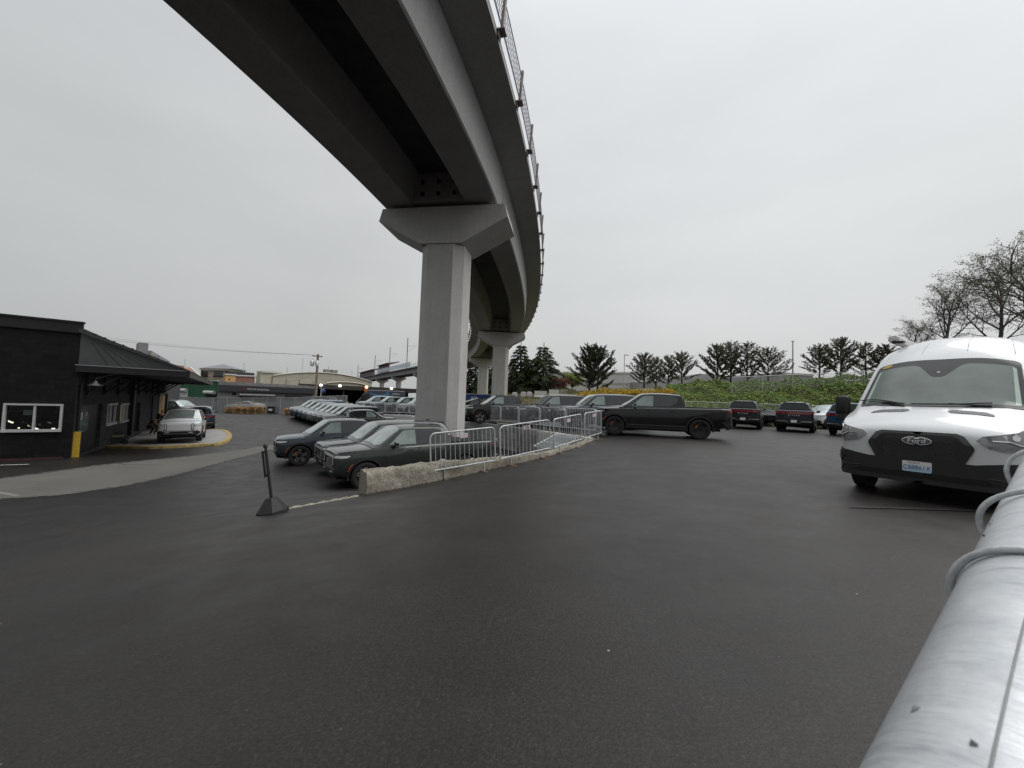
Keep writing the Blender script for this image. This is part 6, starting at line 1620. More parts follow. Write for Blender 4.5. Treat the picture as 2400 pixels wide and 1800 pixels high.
# arched warehouses
MT['warehouse'] = simple('beige_warehouse_wall', (.40, .38, .30), .85, var=.1, scale=.6)
def arch_building(label, uL, YL, uR, YR, vL, vR, rise, depth):
    r, l, za, zr, loc = facade('warehouse', label, uL, YL, uR, YR, (vL, vR), depth, MT['warehouse'])
    P = []
    n = 16
    for i in range(n+1): t = i/n; P.append((l*t, lerp(za, zr, t)+rise*(1-(2*t-1)**2)))
    V = [Vector((x, -.02, z)) for x, z in P]+[Vector((x, depth, z)) for x, z in P]; k = n+1
    mb = MB(); mb.add(V, [(i, i+1, k+i+1, k+i) for i in range(n)]+[tuple(range(n, -1, -1))+(),]+[tuple(range(k, 2*k))]); mb.build('arched_roof', MT['warehouse'], r)
    mb = MB(); mb.tube([v+Vector((0, -.1, .08)) for v in V[:k]], .14, 6); mb.build('roof_edge', MT['shutter'] if False else simple('beige_trim', (.50, .48, .40), .8), r)
    return r, l, za, zr, loc
r, l, za, zr, loc = arch_building('large beige warehouse with shallow arched roof behind the utility pole', 640, 84, 872, 104, 881, 896, 1.5, 3)
mb = MB()
for u in (672, 703, 735, 764): q0 = loc(u, 880); mb.box((q0.x, -.05, 3.2), (.10, .08, 6.2))
q0, q1 = loc(640, 897), loc(735, 883); mb.build('wall_seam', simple('wall_seam', (.26, .25, .20), .9), r)
for xx in (.52, .59): mb = MB(); mb.box((l*xx, 1.5, lerp(za, zr, xx)+1.9), (1.4, 1.2, 1.2)); mb.build('roof_vent', MT['metal_roof'], r)
r, l, za, zr, loc = facade('warehouse_parapet', 'beige stepped parapet wall at the left end of the arched warehouse', 611, 82, 662, 86, (870, 873), 1.5, MT['warehouse'])
mb = MB(); q0, q1 = loc(611, 871), loc(662, 874); mb.bar((q0.x, -.1, q0.z), (q1.x, -.1, q1.z), .3, .4); mb.build('parapet_trim', simple('beige_trim_pale', (.52, .50, .43), .8), r)
arch_building('smaller beige arched roof building right behind the covered parking', 764, 76, 856, 82, 899, 903, .4, 2)
# dark covered parking with lamps
MT['dark_brown'] = simple('dark_brown_steel', (.045, .038, .033), .7); MT['dark_in'] = simple('dark_brown_boarding', (.022, .017, .015), .9, var=.3, scale=1)
r, l, za, zr, loc = facade('covered_parking', 'dark brown covered parking shed with glowing lamps behind the delivery van', 704, 66, 984, 76, (899, 912), .3, MT['dark_in'])
r.children[0].location.y = 9
mb = MB(); V = [(-.3, -.3, za-.75), (l+.3, -.3, zr-.75), (l+.3, 9.5, zr-.75), (-.3, 9.5, za-.75), (-.3, -.3, za), (l+.3, -.3, zr), (l+.3, 9.5, zr), (-.3, 9.5, za)]
mb.add(V, [(3, 2, 1, 0), (4, 5, 6, 7), (0, 1, 5, 4), (1, 2, 6, 5), (2, 3, 7, 6), (3, 0, 4, 7)]); mb.build('roof', MT['dark_brown'], r)
for k in range(7): x = l*(k+.02)/6.05; mb = MB(); mb.box((x, .2, za/2-.4), (.25, .25, za-.7)); mb.build('post', MT['dark_brown'], r)
MT['lamp_glow'] = emit('parking_lamp_glow', (1, .90, .72, 1), 4.0); MT['tube_glow'] = emit('parking_tube_glow', (1, .97, .9, 1), 1.6)
for u, v in ((796, 904.5), (858, 907.5), (916, 910.5), (752, 903)):
    q = loc(u, v); mb = MB(); mb.lathe([(0, .24), (.16, .2), (.24, .05), (.22, -.12), (0, -.2)], 12, 0, Matrix.Translation((q.x, -.6, q.z))); o = mb.build('wall_lamp', MT['lamp_glow'], r, 60)
for u0, u1, v in ((756, 775, 908), (803, 824, 911), (858, 880, 913.5)):
    for k in range(2):
        q0, q1 = loc(lerp(u0, u1, k*.5), v-k*.8, 1.5), loc(lerp(u0, u1, k*.5+.48), v-k*.8, 1.5); mb = MB(); mb.box(((q0.x+q1.x)/2, 1.5, q0.z), (q1.x-q0.x, .2, .12)); mb.build('strip_lamp', MT['tube_glow'], r)
q = loc(857, 910); mb = MB(); mb.box((q.x, -.45, q.z-.1), (.55, .1, 1.1)); mb.build('orange_panel', simple('orange_sign', (.50, .12, .02), .6), r)
x, y = on_up(991, 60); gl = thing('globe_lamp', 'white globe lamp on a dark post beside the nearest pier', 'lamp', (x, y, G(x, y)))
mb = MB(); mb.tube([(0, 0, -.3), (0, 0, 2.4)], .06, 8); mb.build('post', MT['black_metal'], gl, 60); mb = MB(); mb.lathe([(0, 2.95), (.18, 2.88), (.26, 2.68), (.18, 2.48), (0, 2.42)], 14, 0); mb.build('globe', MT['lamp_glow'], gl, 180)
# parking sign
x, y = on_up(751, 56.5); ps = thing('parking_sign', 'blue P parking sign on a thin post right of the utility pole', 'sign', (x, y, G(x, y)))
zt = at(751, 896, 56.5).z-G(x, y)
mb = MB(); mb.tube([(0, 0, 0), (0, 0, zt)], .06, 8); mb.build('post', MT['galv_fence'], ps, 60)
sx = 9.2*56.5/FPX; zc = at(757, 914.8, 56.5).z-G(x, y)
mb = MB(); mb.box((sx*.62+.05, -.08, zc), (sx, .05, sx*1.05)); s_ = mb.build('panel', MT['sign_blue'], ps)
letters('sign_letter', 'P', sx*.95, Matrix.Translation((sx*.60+.05, -.11, zc+.02)) @ frame((1, 0, 0), (0, -1, 0)), MT['text_white'], s_, .004)
# utility pole with transformers and wires
x, y = on_up(739, 58); z0 = G(x, y); up_ = thing('utility_pole', 'wooden utility pole with crossarm and two grey transformers', 'pole', (x, y, z0))
zt = at(739, 830, 58).z-z0; px = 58/FPX
mb = MB(); mb.tube([(0, 0, -.3), (0, 0, zt)], [.21, .15], 10); mb.build('pole', MT['pole_wood'], up_, 60)
mb = MB(); mb.bar((-.78, -.2, zt-.28), (.78, -.2, zt-.38), .12, .14); ca = mb.build('crossarm', MT['pole_wood'], up_)
for xx in (-.7, -.35, .4, .72): mb = MB(); mb.lathe([(.03, 0), (.06, .05), (.03, .09), (.05, .13), (0, .18)], 8, 0, Matrix.Translation((xx, -.2, zt-.26))); mb.build('insulator', MT['galv_fence'], ca, 60)
for xx in (-.62, .10): 
    mb = MB(); mb.lathe([(0, -.42), (.26, -.40), (.27, .36), (.2, .44), (0, .46)], 14, 0, Matrix.Translation((xx, -.42, zt-1.45))); mb.lathe([(.03, .44), (.05, .6), (0, .64)], 6, 0, Matrix.Translation((xx+.08, -.42, zt-1.45))); mb.bar((xx, -.3, zt-1.3), (0, 0, zt-1.3), .06); mb.build('transformer', MT['galv'], up_, 50)
def wire(label, a, b, sag, r=.012):
    P = [a.lerp(b, i/20)-Vector((0, 0, sag*4*(i/20)*(1-i/20))) for i in range(21)]
    mb = MB(); mb.tube(P, r, 4); o = mb.build('overhead_wire', MT['black_metal'], None, 60); tag(o, label, 'wire', 'overhead wires from the utility pole')
top = Vector((x, y, z0+zt-.15))
MT['wire'] = simple('weathered_wire', (.18, .18, .18), .7)
for i, (dx, dv) in enumerate(((-.7, 0), (-.35, 6), (.4, 10))):
    wire('faint wire running from the utility pole over the black building, '+('highest of three', 'middle of three', 'lowest of three')[i], top+Vector((dx, -.2, 0)), at(-120, 728+dv*1.2, 62), 1.2, .010)
wire('low wire sloping from the utility pole down to the beige warehouse', top+Vector((0, 0, -2.6)), at(655, 893, 70), .5, .014)
# light masts in the distance
def mast(u, vt, Y, label, arm=False, r=.06, zb=None):
    x, y = on_up(u, Y); z0 = G(x, y) if zb is None else zb; t = thing('light_mast', label, 'mast', (x, y, z0), 0, 'thin distant masts'); zt = at(u, vt, Y).z-z0
    mb = MB(); mb.tube([(0, 0, -.2), (0, 0, zt)], [r*1.25, r], 6); mb.build('pole', MT['galv_fence'], t, 60)
    mb = MB(); mb.box((.3 if arm else 0, 0, zt), (.75 if arm else .25, .16, .12)); mb.build('head', MT['galv_fence'], t)
mast(427, 843, 110, 'thin mast above the red brown roofed house'); mast(566.5, 852, 100, 'thin mast above the brick building'); mast(704, 841, 120, 'tall thin mast left of the utility pole'); mast(765.5, 859, 120, 'thin mast right of the utility pole'); mast(669, 862, 120, 'short mast on the skyline over the warehouse parapet'); mast(821, 870, 120, 'short mast left of the platform roofs')
mast(1461.5, 832, 62, 'slim street lamp mast between the dark cypress and the cypress row', True, .06, 2.5); mast(1473, 884, 60, 'short post beside the slim street lamp mast', False, .05, 2.5); mast(1858, 800, 46, 'plain pale pole between the two cypress groups', False, .07, 3.9)
# distant office block
MT['office'] = simple('office_concrete', (.20, .20, .21), .9, var=.08, scale=.1); MT['office_pale'] = simple('office_pale_panels', (.25, .25, .225), .9, var=.06, scale=.1); MT['office_win'] = simple('office_window_strip', (.20, .21, .23), .3)
r, l, za, zr, loc = facade('office_block', 'distant pale office block on the skyline above the black canopy', 355, 245, 397, 262, (822, 846), 6, MT['office_pale'], -2)
r.children[0].location = (0, 0, 0)
for v in (841, 849, 857): mb = MB(); q0, q1 = loc(372, v-3), loc(396, v+8); mb.bar((q0.x, -.3, q0.z), (q1.x, -.3, q1.z), .5, 1.5); mb.build('window_strip', MT['office_win'], r)
r2, l, za, zr, loc = facade('office_core', 'blank grey core of the distant office block, stepped at the top', 316, 240, 357, 246, (824, 822), 6, MT['office'], -2)
q0, q1 = loc(326, 802), loc(349, 802); mb = MB(); mb.box(((q0.x+q1.x)/2, 8, q0.z-4), (q1.x-q0.x, 14, 8)); mb.build('penthouse', MT['office'], r2)
for v in (836, 846): mb = MB(); q0, q1 = loc(356, v-1), loc(374, v-1); mb.box(((q0.x+q1.x)/2, -.3, q0.z), (q1.x-q0.x, .6, 1.6)); mb.build('window_strip', MT['office_win'], r2)
# ------------------------------------------------------------------ platform roofs and poles on the far viaduct
MT['mauve'] = simple('mauve_cladding', (.17, .12, .13), .7); MT['canopy_pale'] = simple('pale_canopy', (.42, .43, .44), .6); MT['bluepane'] = m_glass('blue_glass_panel', (.22, .30, .40, 1), .2, 1.5)
zr_ = ZD+.5
def s_at(u):                                                   # distance along the viaduct seen at picture column u (far leg)
    best = None
    for k in range(int(110/DS), int(320/DS)):
        p = PATH[k][0]; d = cam_rot.transposed() @ (Vector((p.x, p.y, 12))-Vector((0, 0, CAMZ))); uu = 1200+FPX*d.x/-d.z
        if best is None or abs(uu-u) < best[0]: best = (abs(uu-u), k*DS)
    return best[1]
def on_deck(name, label, s, t, cat='pole'):
    p = gw(s, t, zr_-.1); return thing(name, label, cat, p, -gw_heading(s))
for u, vt, l_ in ((976, 792, 'nearest'), (932, 814, 'second'), (895, 833, 'third'), (853, 855, 'farthest')):
    s = s_at(u); p = gw(s, -3.6, zr_); t = on_deck('catenary_pole', f'{l_} catenary pole on the far viaduct', s, -3.6); h = at(u, vt, p.y).z-zr_
    mb = MB(); mb.tube([(0, 0, 0), (0, 0, h)], .16, 6); mb.build('mast', MT['post_brown'], t, 60)
    mb = MB(); mb.bar((0, 0, h*.72), (3.2, 0, h*.78), .07); mb.bar((0, 0, h*.55), (3.0, 0, h*.76), .05); mb.build('bracket', MT['post_brown'], t)
for (u0, u1, hh, l_) in ((857, 893, 3.6, 'left'), (903, 930, 4.6, 'right')):
    s0, s1 = s_at(u1), s_at(u0); ps_ = on_deck('platform_shelter', f'mauve platform shelter with slanting roof on the far viaduct, {l_} one', s0, -3.0, 'shelter')
    I = (Matrix.Translation(gw(s0, -3.0, zr_-.1)) @ Matrix.Rotation(-gw_heading(s0), 4, 'Z')).inverted()
    def sw(poly, mat, nm):
        mb = MB(); n = 6; mb.rings([[I @ gw(lerp(s0, s1, i/n), t, zr_+z) for t, z in poly] for i in range(n+1)]); mb.build(nm, mat, ps_)
    sw([(-3.3, 0), (-3.0, 0), (-3.0, hh-.6), (-3.3, hh-.6)], MT['mauve'], 'back_wall'); sw([(-4.6, hh-1.0), (-4.5, hh-.75), (1.0, hh+.3), (1.0, hh)], MT['mauve'], 'roof')
s0, s1 = s_at(990), s_at(905); mb = MB(); n = 40; b0 = gw(s0, -4.3, zr_)
wt_ = thing('glass_windscreen', 'row of pale blue glass panels along the far viaduct edge', 'screen', b0)
for i in range(n):
    a, b = gw(lerp(s0, s1, i/n), -4.3, zr_)-b0, gw(lerp(s0, s1, (i+.85)/n), -4.3, zr_)-b0
    mb = MB(); mb.add([a+Vector((0, 0, .2)), b+Vector((0, 0, .2)), b+Vector((0, 0, 1.9)), a+Vector((0, 0, 1.9))], [(0, 1, 2, 3)]); mb.build('panel', MT['bluepane'], wt_)
# blue trailer with lettering
x, y = on_up(1098, 52); tr_ = thing('box_trailer', 'blue box trailer with white lettering behind the nearest pier', 'trailer', (x, y, -.2), R(-3))
zt = at(1125, 924.5, 52).z+.2
mb = MB(); mb.box((2.2, 1.2, (zt+.55)/2), (5.4, 2.3, zt-.55)); mb.build('box', MT['trailer_blue'] if 'trailer_blue' in MT else simple('trailer_blue', (.010, .045, .19), .5), tr_)
mb = MB(); mb.box((2.2, 1.2, zt+.03), (5.5, 2.4, .08)); mb.box((2.2, 1.2, .45), (5.2, 2.0, .15)); mb.build('rail', MT['galv_fence'], tr_)
for xx in (1.2, 3.0): mb = MB(); mb.lathe([(.1, -.1), (.33, -.12), (.36, 0), (.33, .12), (.1, .1)], 16, 0, Matrix.Translation((xx, .1, .36)) @ Matrix.Rotation(R(90), 4, 'X'), cap=True); mb.build('wheel', MT['rubber'], tr_, 50)
letters('lettering', 'AIR', .62, Matrix.Translation((.75, .035, zt-.55)) @ frame((1, 0, 0), (0, -1, 0)), MT['text_white'], tr_, .005)
mb = MB(); mb.box((3.0, .03, zt-.85), (1.4, .02, .7)); mb.build('white_panel', MT['white_plate'], tr_)
# ================================================================== banks, planting, trees
rnd = random.Random(5)
XT = [(-30, 64, 58, -1.2, -.6), (-11, 60, 52, -.6, .8), (-2, 54, 40, -.1, 2.3), (4, 53, 37, 0, 2.5), (9, 50, 35, 0, 2.9), (14, 47, 34, 0, 3.3), (20, 45, 33.5, .05, 3.75), (27, 44, 33, .1, 4.2), (36, 43, 32, .1, 4.9), (48, 42, 30, .1, 5.8), (70, 40, 26, .1, 6.2), (110, 36, 20, .1, 6.4)]
def bank_par(x):                                               # y of the top, y of the foot, z foot, z top
    return tuple(interp([(t[0], t[i]) for t in XT], x) for i in (1, 2, 3, 4))
def bank_z(x, y):
    yt, yf, zf, zt = bank_par(x)
    t = (y-yf)/(yt-yf)
    if t <= 0: return zf-.3*min(1, -t*3)
    k = min(1, t); k = k*k*(3-2*k) if k < 1 else 1
    return lerp(zf, zt, lerp(min(1, t), k, .6))+max(0, y-yt)*.004+.12*noise.noise(Vector((x*.3, y*.3, 0)))
mb = MB(); nx, ny = 150, 44; V = []
for i in range(nx+1):
    x = lerp(-11, 110, i/nx); yt, yf, zf, zt = bank_par(x)
    for j in range(ny+1):
        y = lerp(yf-.6, yt+3, j/30) if j <= 30 else lerp(yt+3, 230, ((j-30)/(ny-30))**1.6)
        V.append((x*(1+max(0, y-yt-3)*.006), y, bank_z(x, y)))
mb.add(V, [(i*(ny+1)+j, (i+1)*(ny+1)+j, (i+1)*(ny+1)+j+1, i*(ny+1)+j+1) for i in range(nx) for j in range(ny)])
def m_grassbank():
    m, nt, b = newmat('rough_grass_bank'); n = noise_n(nt, .35, 6, .65); n2 = noise_n(nt, 9, 5, .7, seed=3)
    r = ramp(nt, n.outputs[0], [(.3, rgb(.07, .085, .030)), (.5, rgb(.13, .12, .055)), (.7, rgb(.17, .145, .085))]); r2 = ramp(nt, n2.outputs[0], [(.3, rgb(.6)), (.7, rgb(1.25))])
    L(nt, mixc(nt, 1.0, r.outputs[0], r2.outputs[0], 'MULTIPLY'), b.inputs['Base Color']); b.inputs['Roughness'].default_value = .95; bump(nt, b, n2.outputs[0], .6, .06); return m
hb = mb.build('grass_bank', m_grassbank(), None, 180, recalc=False); tag(hb, kind='structure')
if sum(p.normal.z for p in hb.data.polygons) < 0: hb.data.flip_normals()
def leafq(mb, p, d, n, l, w, mat=0):
    """one pointed leaf-sized face"""
    s = d.cross(n)
    if s.length < 1e-4: s = Vector((1, 0, 0))
    s.normalize(); mb.add([p-d*l*.5, p+s*w*.5, p+d*l*.5, p-s*w*.5], [(0, 1, 2, 3)], mat)
def rv(): return Vector((rnd.gauss(0, 1), rnd.gauss(0, 1), rnd.gauss(0, 1))).normalized()
MT['ivy'] = m_leaf('ivy_leaf', rgb(.040, .082, .014), rgb(.210, .290, .052), .25)
MT['bramble'] = m_leaf('bramble_stem', rgb(.10, .085, .045), rgb(.22, .19, .10), .1)
mb = MB(); cnt = 0
while cnt < 42000:
    x = rnd.uniform(11.5, 62); yt, yf, zf, zt = bank_par(x); t = rnd.uniform(-.04, 1.12); y = lerp(yf, yt, t)
    if x/y < .405+.02*noise.noise(Vector((y*.6, 0, 4))): continue
    if x/y > 1.28: continue
    z = bank_z(x, y)
    mound = max(0, noise.noise(Vector((x*.55, y*.55, 2)))+.35)*.75+max(0, noise.noise(Vector((x*1.7, y*1.7, 7))))*.35
    if x > 30: mound *= 1.25
    h = mound*rnd.uniform(.75, 1.03)*(1 if t < 1 else .7)
    n = (Vector((0, -.6, .8))+rv()*.75).normalized(); d = n.cross(rv()).normalized()
    l = rnd.uniform(.14, .30); leafq(mb, Vector((x, y, z+h+.03)), d, n, l, l*.8); cnt += 1
o = mb.build('ivy', MT['ivy'], recalc=False); tag(o, kind='stuff')
mb = MB()
for i in range(500):
    x = rnd.uniform(13, 55); yt, yf, zf, zt = bank_par(x); y = lerp(yf, yt, rnd.random()); z = bank_z(x, y)+.5; d = (Vector((rnd.uniform(-1, 1), rnd.uniform(-.6, .2), rnd.uniform(-.1, .8)))).normalized()
    mb.tube([Vector((x, y, z)), Vector((x, y, z))+d*.4+Vector((0, 0, .12)), Vector((x, y, z))+d*.9], .012, 3, cap=False)
tag(mb.build('brambles', MT['bramble'], recalc=False), kind='stuff')
# grass tufts on the left part of the bank
mb = MB(); MT['grassblade'] = m_leaf('grass_blade', rgb(.06, .085, .025), rgb(.19, .18, .07), .2)
for i in range(9000):
    x = rnd.uniform(-14, 14); yt, yf, zf, zt = bank_par(x); y = lerp(yf-.3, yt+1, rnd.random()); p = Vector((x, y, bank_z(x, y))); d = (Vector((0, 0, 1))+rv()*.5).normalized(); leafq(mb, p+d*.1, d, rv(), rnd.uniform(.18, .4), .05)
tag(mb.build('grass', MT['grassblade'], recalc=False), kind='stuff')
# fences on the bank and at its foot
fence('chain-link fence along the foot of the ivy bank behind the parked trucks', [(2.5, 36.2), (10, 34.0), (20, 32.4), (34, 31.0), (44, 28)], 1.85, MT['chain'], 2.8, .025, lambda x, y: G(x, y))
def lab_z(x, y): return bank_z(x, y)
fence('upper chain-link fence on top of the ivy bank among the cypress trees', [(23.6, 41.2), (36, 40.3), (46, 39.2)], 1.75, MT['chain'], 2.8, .028, lab_z)
# ------------------------------------------------------------------ trees
MT['cyp_hi'] = m_leaf('cypress_spray', rgb(.040, .046, .028), rgb(.150, .142, .088), .2)
MT['cyp_dark'] = m_leaf('dark_cypress_spray', rgb(.022, .034, .020), rgb(.080, .092, .052), .12)
MT['cedar'] = m_leaf('cedar_needles', rgb(.030, .056, .026), rgb(.120, .150, .070), .15)
MT['cedar_lime'] = m_leaf('young_leaves', rgb(.10, .14, .02), rgb(.32, .36, .06), .3)
MT['redleaf'] = m_leaf('copper_leaves', rgb(.085, .032, .024), rgb(.25, .095, .062), .2)
MT['darkred'] = m_leaf('plum_leaves', rgb(.022, .012, .018), rgb(.06, .03, .035), .1)
MT['gorse_g'] = m_leaf('broom_stems', rgb(.055, .070, .018), rgb(.14, .15, .035), .15)
MT['gorse_y'] = m_leaf('broom_blossom', rgb(.50, .30, .010), rgb(.78, .52, .03), .2)
MT['dec'] = m_leaf('sparse_spring_leaf', rgb(.06, .066, .034), rgb(.18, .17, .09), .3)
def spray(mb, p, d, L_, n, w=.42, l=(.10, .22), aspect=.34, droop=0.0):
    """a tuft of slim foliage faces fanning along a shoot"""
    for i in range(n):
        t = rnd.random()**.8; q = p+d*L_*t+rv()*w*L_*(1.05-t)*.55+Vector((0, 0, -droop*t*t*L_))
        dd = (d+rv()*.65+Vector((0, 0, -droop*.5))).normalized(); leafq(mb, q, dd, rv(), rnd.uniform(*l), rnd.uniform(*l)*aspect+.02)
def cypress(h, width, mat, dens=1.0, stems=1, lo=.13):
    r = thing('cypress_tree', None, 'tree'); tm, fm = MB(), MB()
    for s_ in range(stems):
        ox = 0 if stems == 1 else (s_-.5)*width*.16; lean = Vector((ox*.05, 0, 0))
        tp = [Vector((ox+lean.x*k, .05*math.sin(k*2), h*.93*k/6)) for k in range(7)]; tm.tube(tp, [max(.02, .14*(h/6)*(1-k/6.4)) for k in range(7)], 7)
        nl = int(40*dens)
        for i in range(nl):
            f = lo+(1-lo-.04)*(i/nl)**.9; zz = h*f*.93; a = i*2.4+rnd.uniform(-.4, .4)
            reach = width*.5*min(1, .62+f*1.1)*(1-max(0, f-.30)/.76)**.85*rnd.uniform(.72, 1.12)
            el = R(rnd.uniform(14, 34)+f*22); d = Vector((math.cos(a)*math.cos(el), math.sin(a)*math.cos(el), math.sin(el)))
            b = Vector((ox, 0, zz)); P = [b, b+d*reach*.5+Vector((0, 0, -.03*reach)), b+d*reach+Vector((0, 0, .10*reach))]
            tm.tube(P, [.030*(h/6), .020*(h/6), .008], 4, cap=False)
            k = max(6, int(reach*8.5))
            for j in range(k):
                t = .14+.88*(j+rnd.random())/k; q = P[0].lerp(P[1], t*2) if t < .5 else P[1].lerp(P[2], t*2-1)
                sd = (d+rv()*.55+Vector((0, 0, .22))).normalized(); spray(fm, q, sd, rnd.uniform(.35, .62)*(h/6), int(15*dens), .50, (.12*h/6, .26*h/6), .33)
    fm2 = fm; spray(fm2, Vector((0, 0, h*.86)), Vector((.05, 0, 1)), h*.15, 50, .30, (.08, .2), .3)
    tm.build('trunk', MT['bark'], r, 60, recalc=False); fm.build('crown', mat, r, recalc=False); return r
def cedar(h, width, mat):
    r = thing('cedar_tree', None, 'tree'); tm, fm = MB(), MB()
    tm.tube([(0, 0, 0), (.04, 0, h*.5), (0, 0, h)], [.22, .12, .015], 7)
    nt_ = 15
    for i in range(nt_):
        f = .06+.9*i/nt_; nb = 7 if f < .7 else 5
        for k in range(nb):
            a = i*1.1+2*PI*k/nb+rnd.uniform(-.35, .35); reach = width*.5*(1-f)**.80*rnd.uniform(.62, 1.22)+.12
            b = Vector((0, 0, h*f)); d = Vector((math.cos(a), math.sin(a), 0)); P = [b, b+d*reach*.55+Vector((0, 0, .12*reach)), b+d*reach+Vector((0, 0, -.06*reach+rnd.uniform(-.1, .15)))]
            tm.tube(P, [.04, .025, .008], 4, cap=False); m = max(3, int(reach*4.2))
            for j in range(m):
                t = .22+.80*(j+rnd.random())/m; q = P[0].lerp(P[1], t*2) if t < .5 else P[1].lerp(P[2], t*2-1)
                for w_ in (-1, 1): spray(fm, q, (d*.5+Vector((-d.y, d.x, 0))*w_*.7+Vector((0, 0, -.25))).normalized(), .5*min(1, .5+reach*.3), 15, .45, (.13, .26), .42, .35)
                spray(fm, q, (d+Vector((0, 0, -.1))).normalized(), .35, 9, .4, (.12, .25), .4)
    spray(fm, Vector((0, 0, h*.93)), Vector((0, 0, 1)), h*.09, 30, .25, (.08, .18), .3)
    tm.build('trunk', MT['bark'], r, 60, recalc=False); fm.build('crown', mat, r, recalc=False); return r
def bush(h, width, mat, n=2600, blossom=None, name='shrub', l=(.08, .2)):
    r = thing(name, None, 'shrub'); sm, fm, bm_ = MB(), MB(), MB()
    cl = [(Vector((rnd.uniform(-1, 1)*width*.36, rnd.uniform(-1, 1)*width*.25, h*rnd.uniform(.25, .72))), rnd.uniform(.24, .40)*h) for _ in range(11)]
    for c_, rr in cl:
        sm.tube([(c_.x*.2, c_.y*.2, 0), (c_.x*.7, c_.y*.7, c_.z*.6), c_], [.05, .03, .01], 4, cap=False)
        for i in range(n//11):
            v = rv(); q = c_+Vector((v.x*1.15, v.y, v.z*.95))*rr*(rnd.random()**.4)*rnd.uniform(.85, 1.18)
            if q.z < .05: continue
            m = bm_ if blossom and (v.z > -.25 and rnd.random() < .62) else fm
            leafq(m, q, (v+rv()*.9).normalized(), rv(), rnd.uniform(*l), rnd.uniform(*l)*.55)
    sm.build('stems', MT['bark'], r, recalc=False); fm.build('foliage', mat, r, recalc=False)
    if blossom: bm_.build('blossom', blossom, r, recalc=False)
    return r
def round_tree(h, width, mat, n=5200, name='leafy_tree'):
    r = thing(name, None, 'tree'); tm, fm = MB(), MB(); tm.tube([(0, 0, 0), (.05, 0, h*.35), (0, 0, h*.6)], [.16, .11, .06], 7)
    for k in range(20):
        a = k*2.4; f = rnd.random(); c_ = Vector((math.cos(a)*width*.36*f**.5, math.sin(a)*width*.30*f**.5, h*rnd.uniform(.38, .86))); rr = rnd.uniform(.13, .22)*h
        tm.tube([(0, 0, h*.3), (c_.x*.6, c_.y*.6, c_.z*.8), c_], [.06, .035, .01], 4, cap=False)
        for i in range(n//20): v = rv(); leafq(fm, c_+Vector((v.x*1.25, v.y, v.z*.6))*rr*rnd.random()**.45, rv(), (Vector((0, 0, 1))+rv()*.8).normalized(), rnd.uniform(.12, .26), rnd.uniform(.08, .16))
    tm.build('trunk', MT['bark'], r, 60, recalc=False); fm.build('crown', mat, r, recalc=False); return r
def bare_tree(h, width, seed):
    g = random.Random(seed); r = thing('deciduous_tree', None, 'tree'); tm, fm = MB(), MB()
    def rvec(): return Vector((g.gauss(0, 1), g.gauss(0, 1), g.gauss(0, 1)))
    def limb(p, d, l, rad, dep):
        n = 5; P = [p]; dd = d
        for i in range(n):
            dd = (dd+rvec()*(.10 if dep < 2 else .20)+Vector((0, 0, .07 if dep < 2 else -.02))).normalized(); P.append(P[-1]+dd*l/n)
        tm.tube(P, [max(.006, rad*(1-.82*i/n)) for i in range(n+1)], 6 if dep == 0 else (4 if dep < 2 else 3), cap=False)
        if dep >= 3:
            for i in range(9):
                c_ = P[g.randint(1, n)]+rvec()*.13; leafq(fm, c_, rvec().normalized(), (rvec()+Vector((0, 0, 1))).normalized(), g.uniform(.06, .14), g.uniform(.05, .08))
            return
        k = (13, 8, 6)[dep]
        for i in range(k):
            t = lerp(.22 if dep == 0 else .18, 1.0, (i+g.random()*.8)/k); j = min(n-1, int(t*n)); q = P[j].lerp(P[j+1], t*n-j) if t < 1 else P[-1]
            dl = (P[j+1]-P[j]).normalized(); s = dl.orthogonal().normalized(); s2 = dl.cross(s); a = i*2.4+g.uniform(-.5, .5); sp = g.uniform(.45, .85) if dep == 0 else g.uniform(.5, 1.0)
            nd = (dl*math.cos(sp)+(s*math.cos(a)+s2*math.sin(a))*math.sin(sp)).normalized()
            limb(q, nd, l*((.72*(1-t*.62)) if dep == 0 else g.uniform(.42, .62)*(1-t*.35)), rad*(.5 if dep == 0 else .55)*(1-t*.4), dep+1)
    limb(Vector((0, 0, 0)), Vector((0, 0, 1)), h*.86, .019*h, 0)
    zs = max(v[2] for v in tm.v); k = h/zs; xs = sorted(abs(v[0]) for v in tm.v)[int(len(tm.v)*.995)]; kx = width*.5/xs
    for m in (tm, fm): m.v = [(x*kx, y*kx, z*k) for x, y, z in m.v]
    tm.build('trunk', MT['bark_grey'], r, 60, recalc=False); fm.build('crown', MT['dec'], r, recalc=False); return r
MT['bark_grey'] = simple('grey_bark', (.10, .095, .092), .9, var=.3, scale=5)
CY = [cypress(6.0, 6.0, MT['cyp_hi'], 1.0), cypress(6.0, 5.2, MT['cyp_hi'], .85), cypress(6.0, 6.6, MT['cyp_hi'], .9, 1, .2)]
placed = set(); gC = 'cypress trees along the bank'
def plant(src, u, Y, vt, rz, label, group=None, wscale=1.0, zb=None, hsrc=6.0):
    x, y = on_up(u, Y); z = bank_z(x, y) if zb is None else zb; h = at(u, vt, Y).z-z
    o = src if id(src) not in placed else copy_tree(src); placed.add(id(src))
    k = h/hsrc; o.location = (x, y, z-.05); wscale *= 1.14 if group == gC else 1; o.scale = (k*wscale, k*wscale, k); o.rotation_euler = (0, 0, R(rz)); o['label'] = label
    if group: o['group'] = group
    return o
gC = 'cypress trees along the bank'
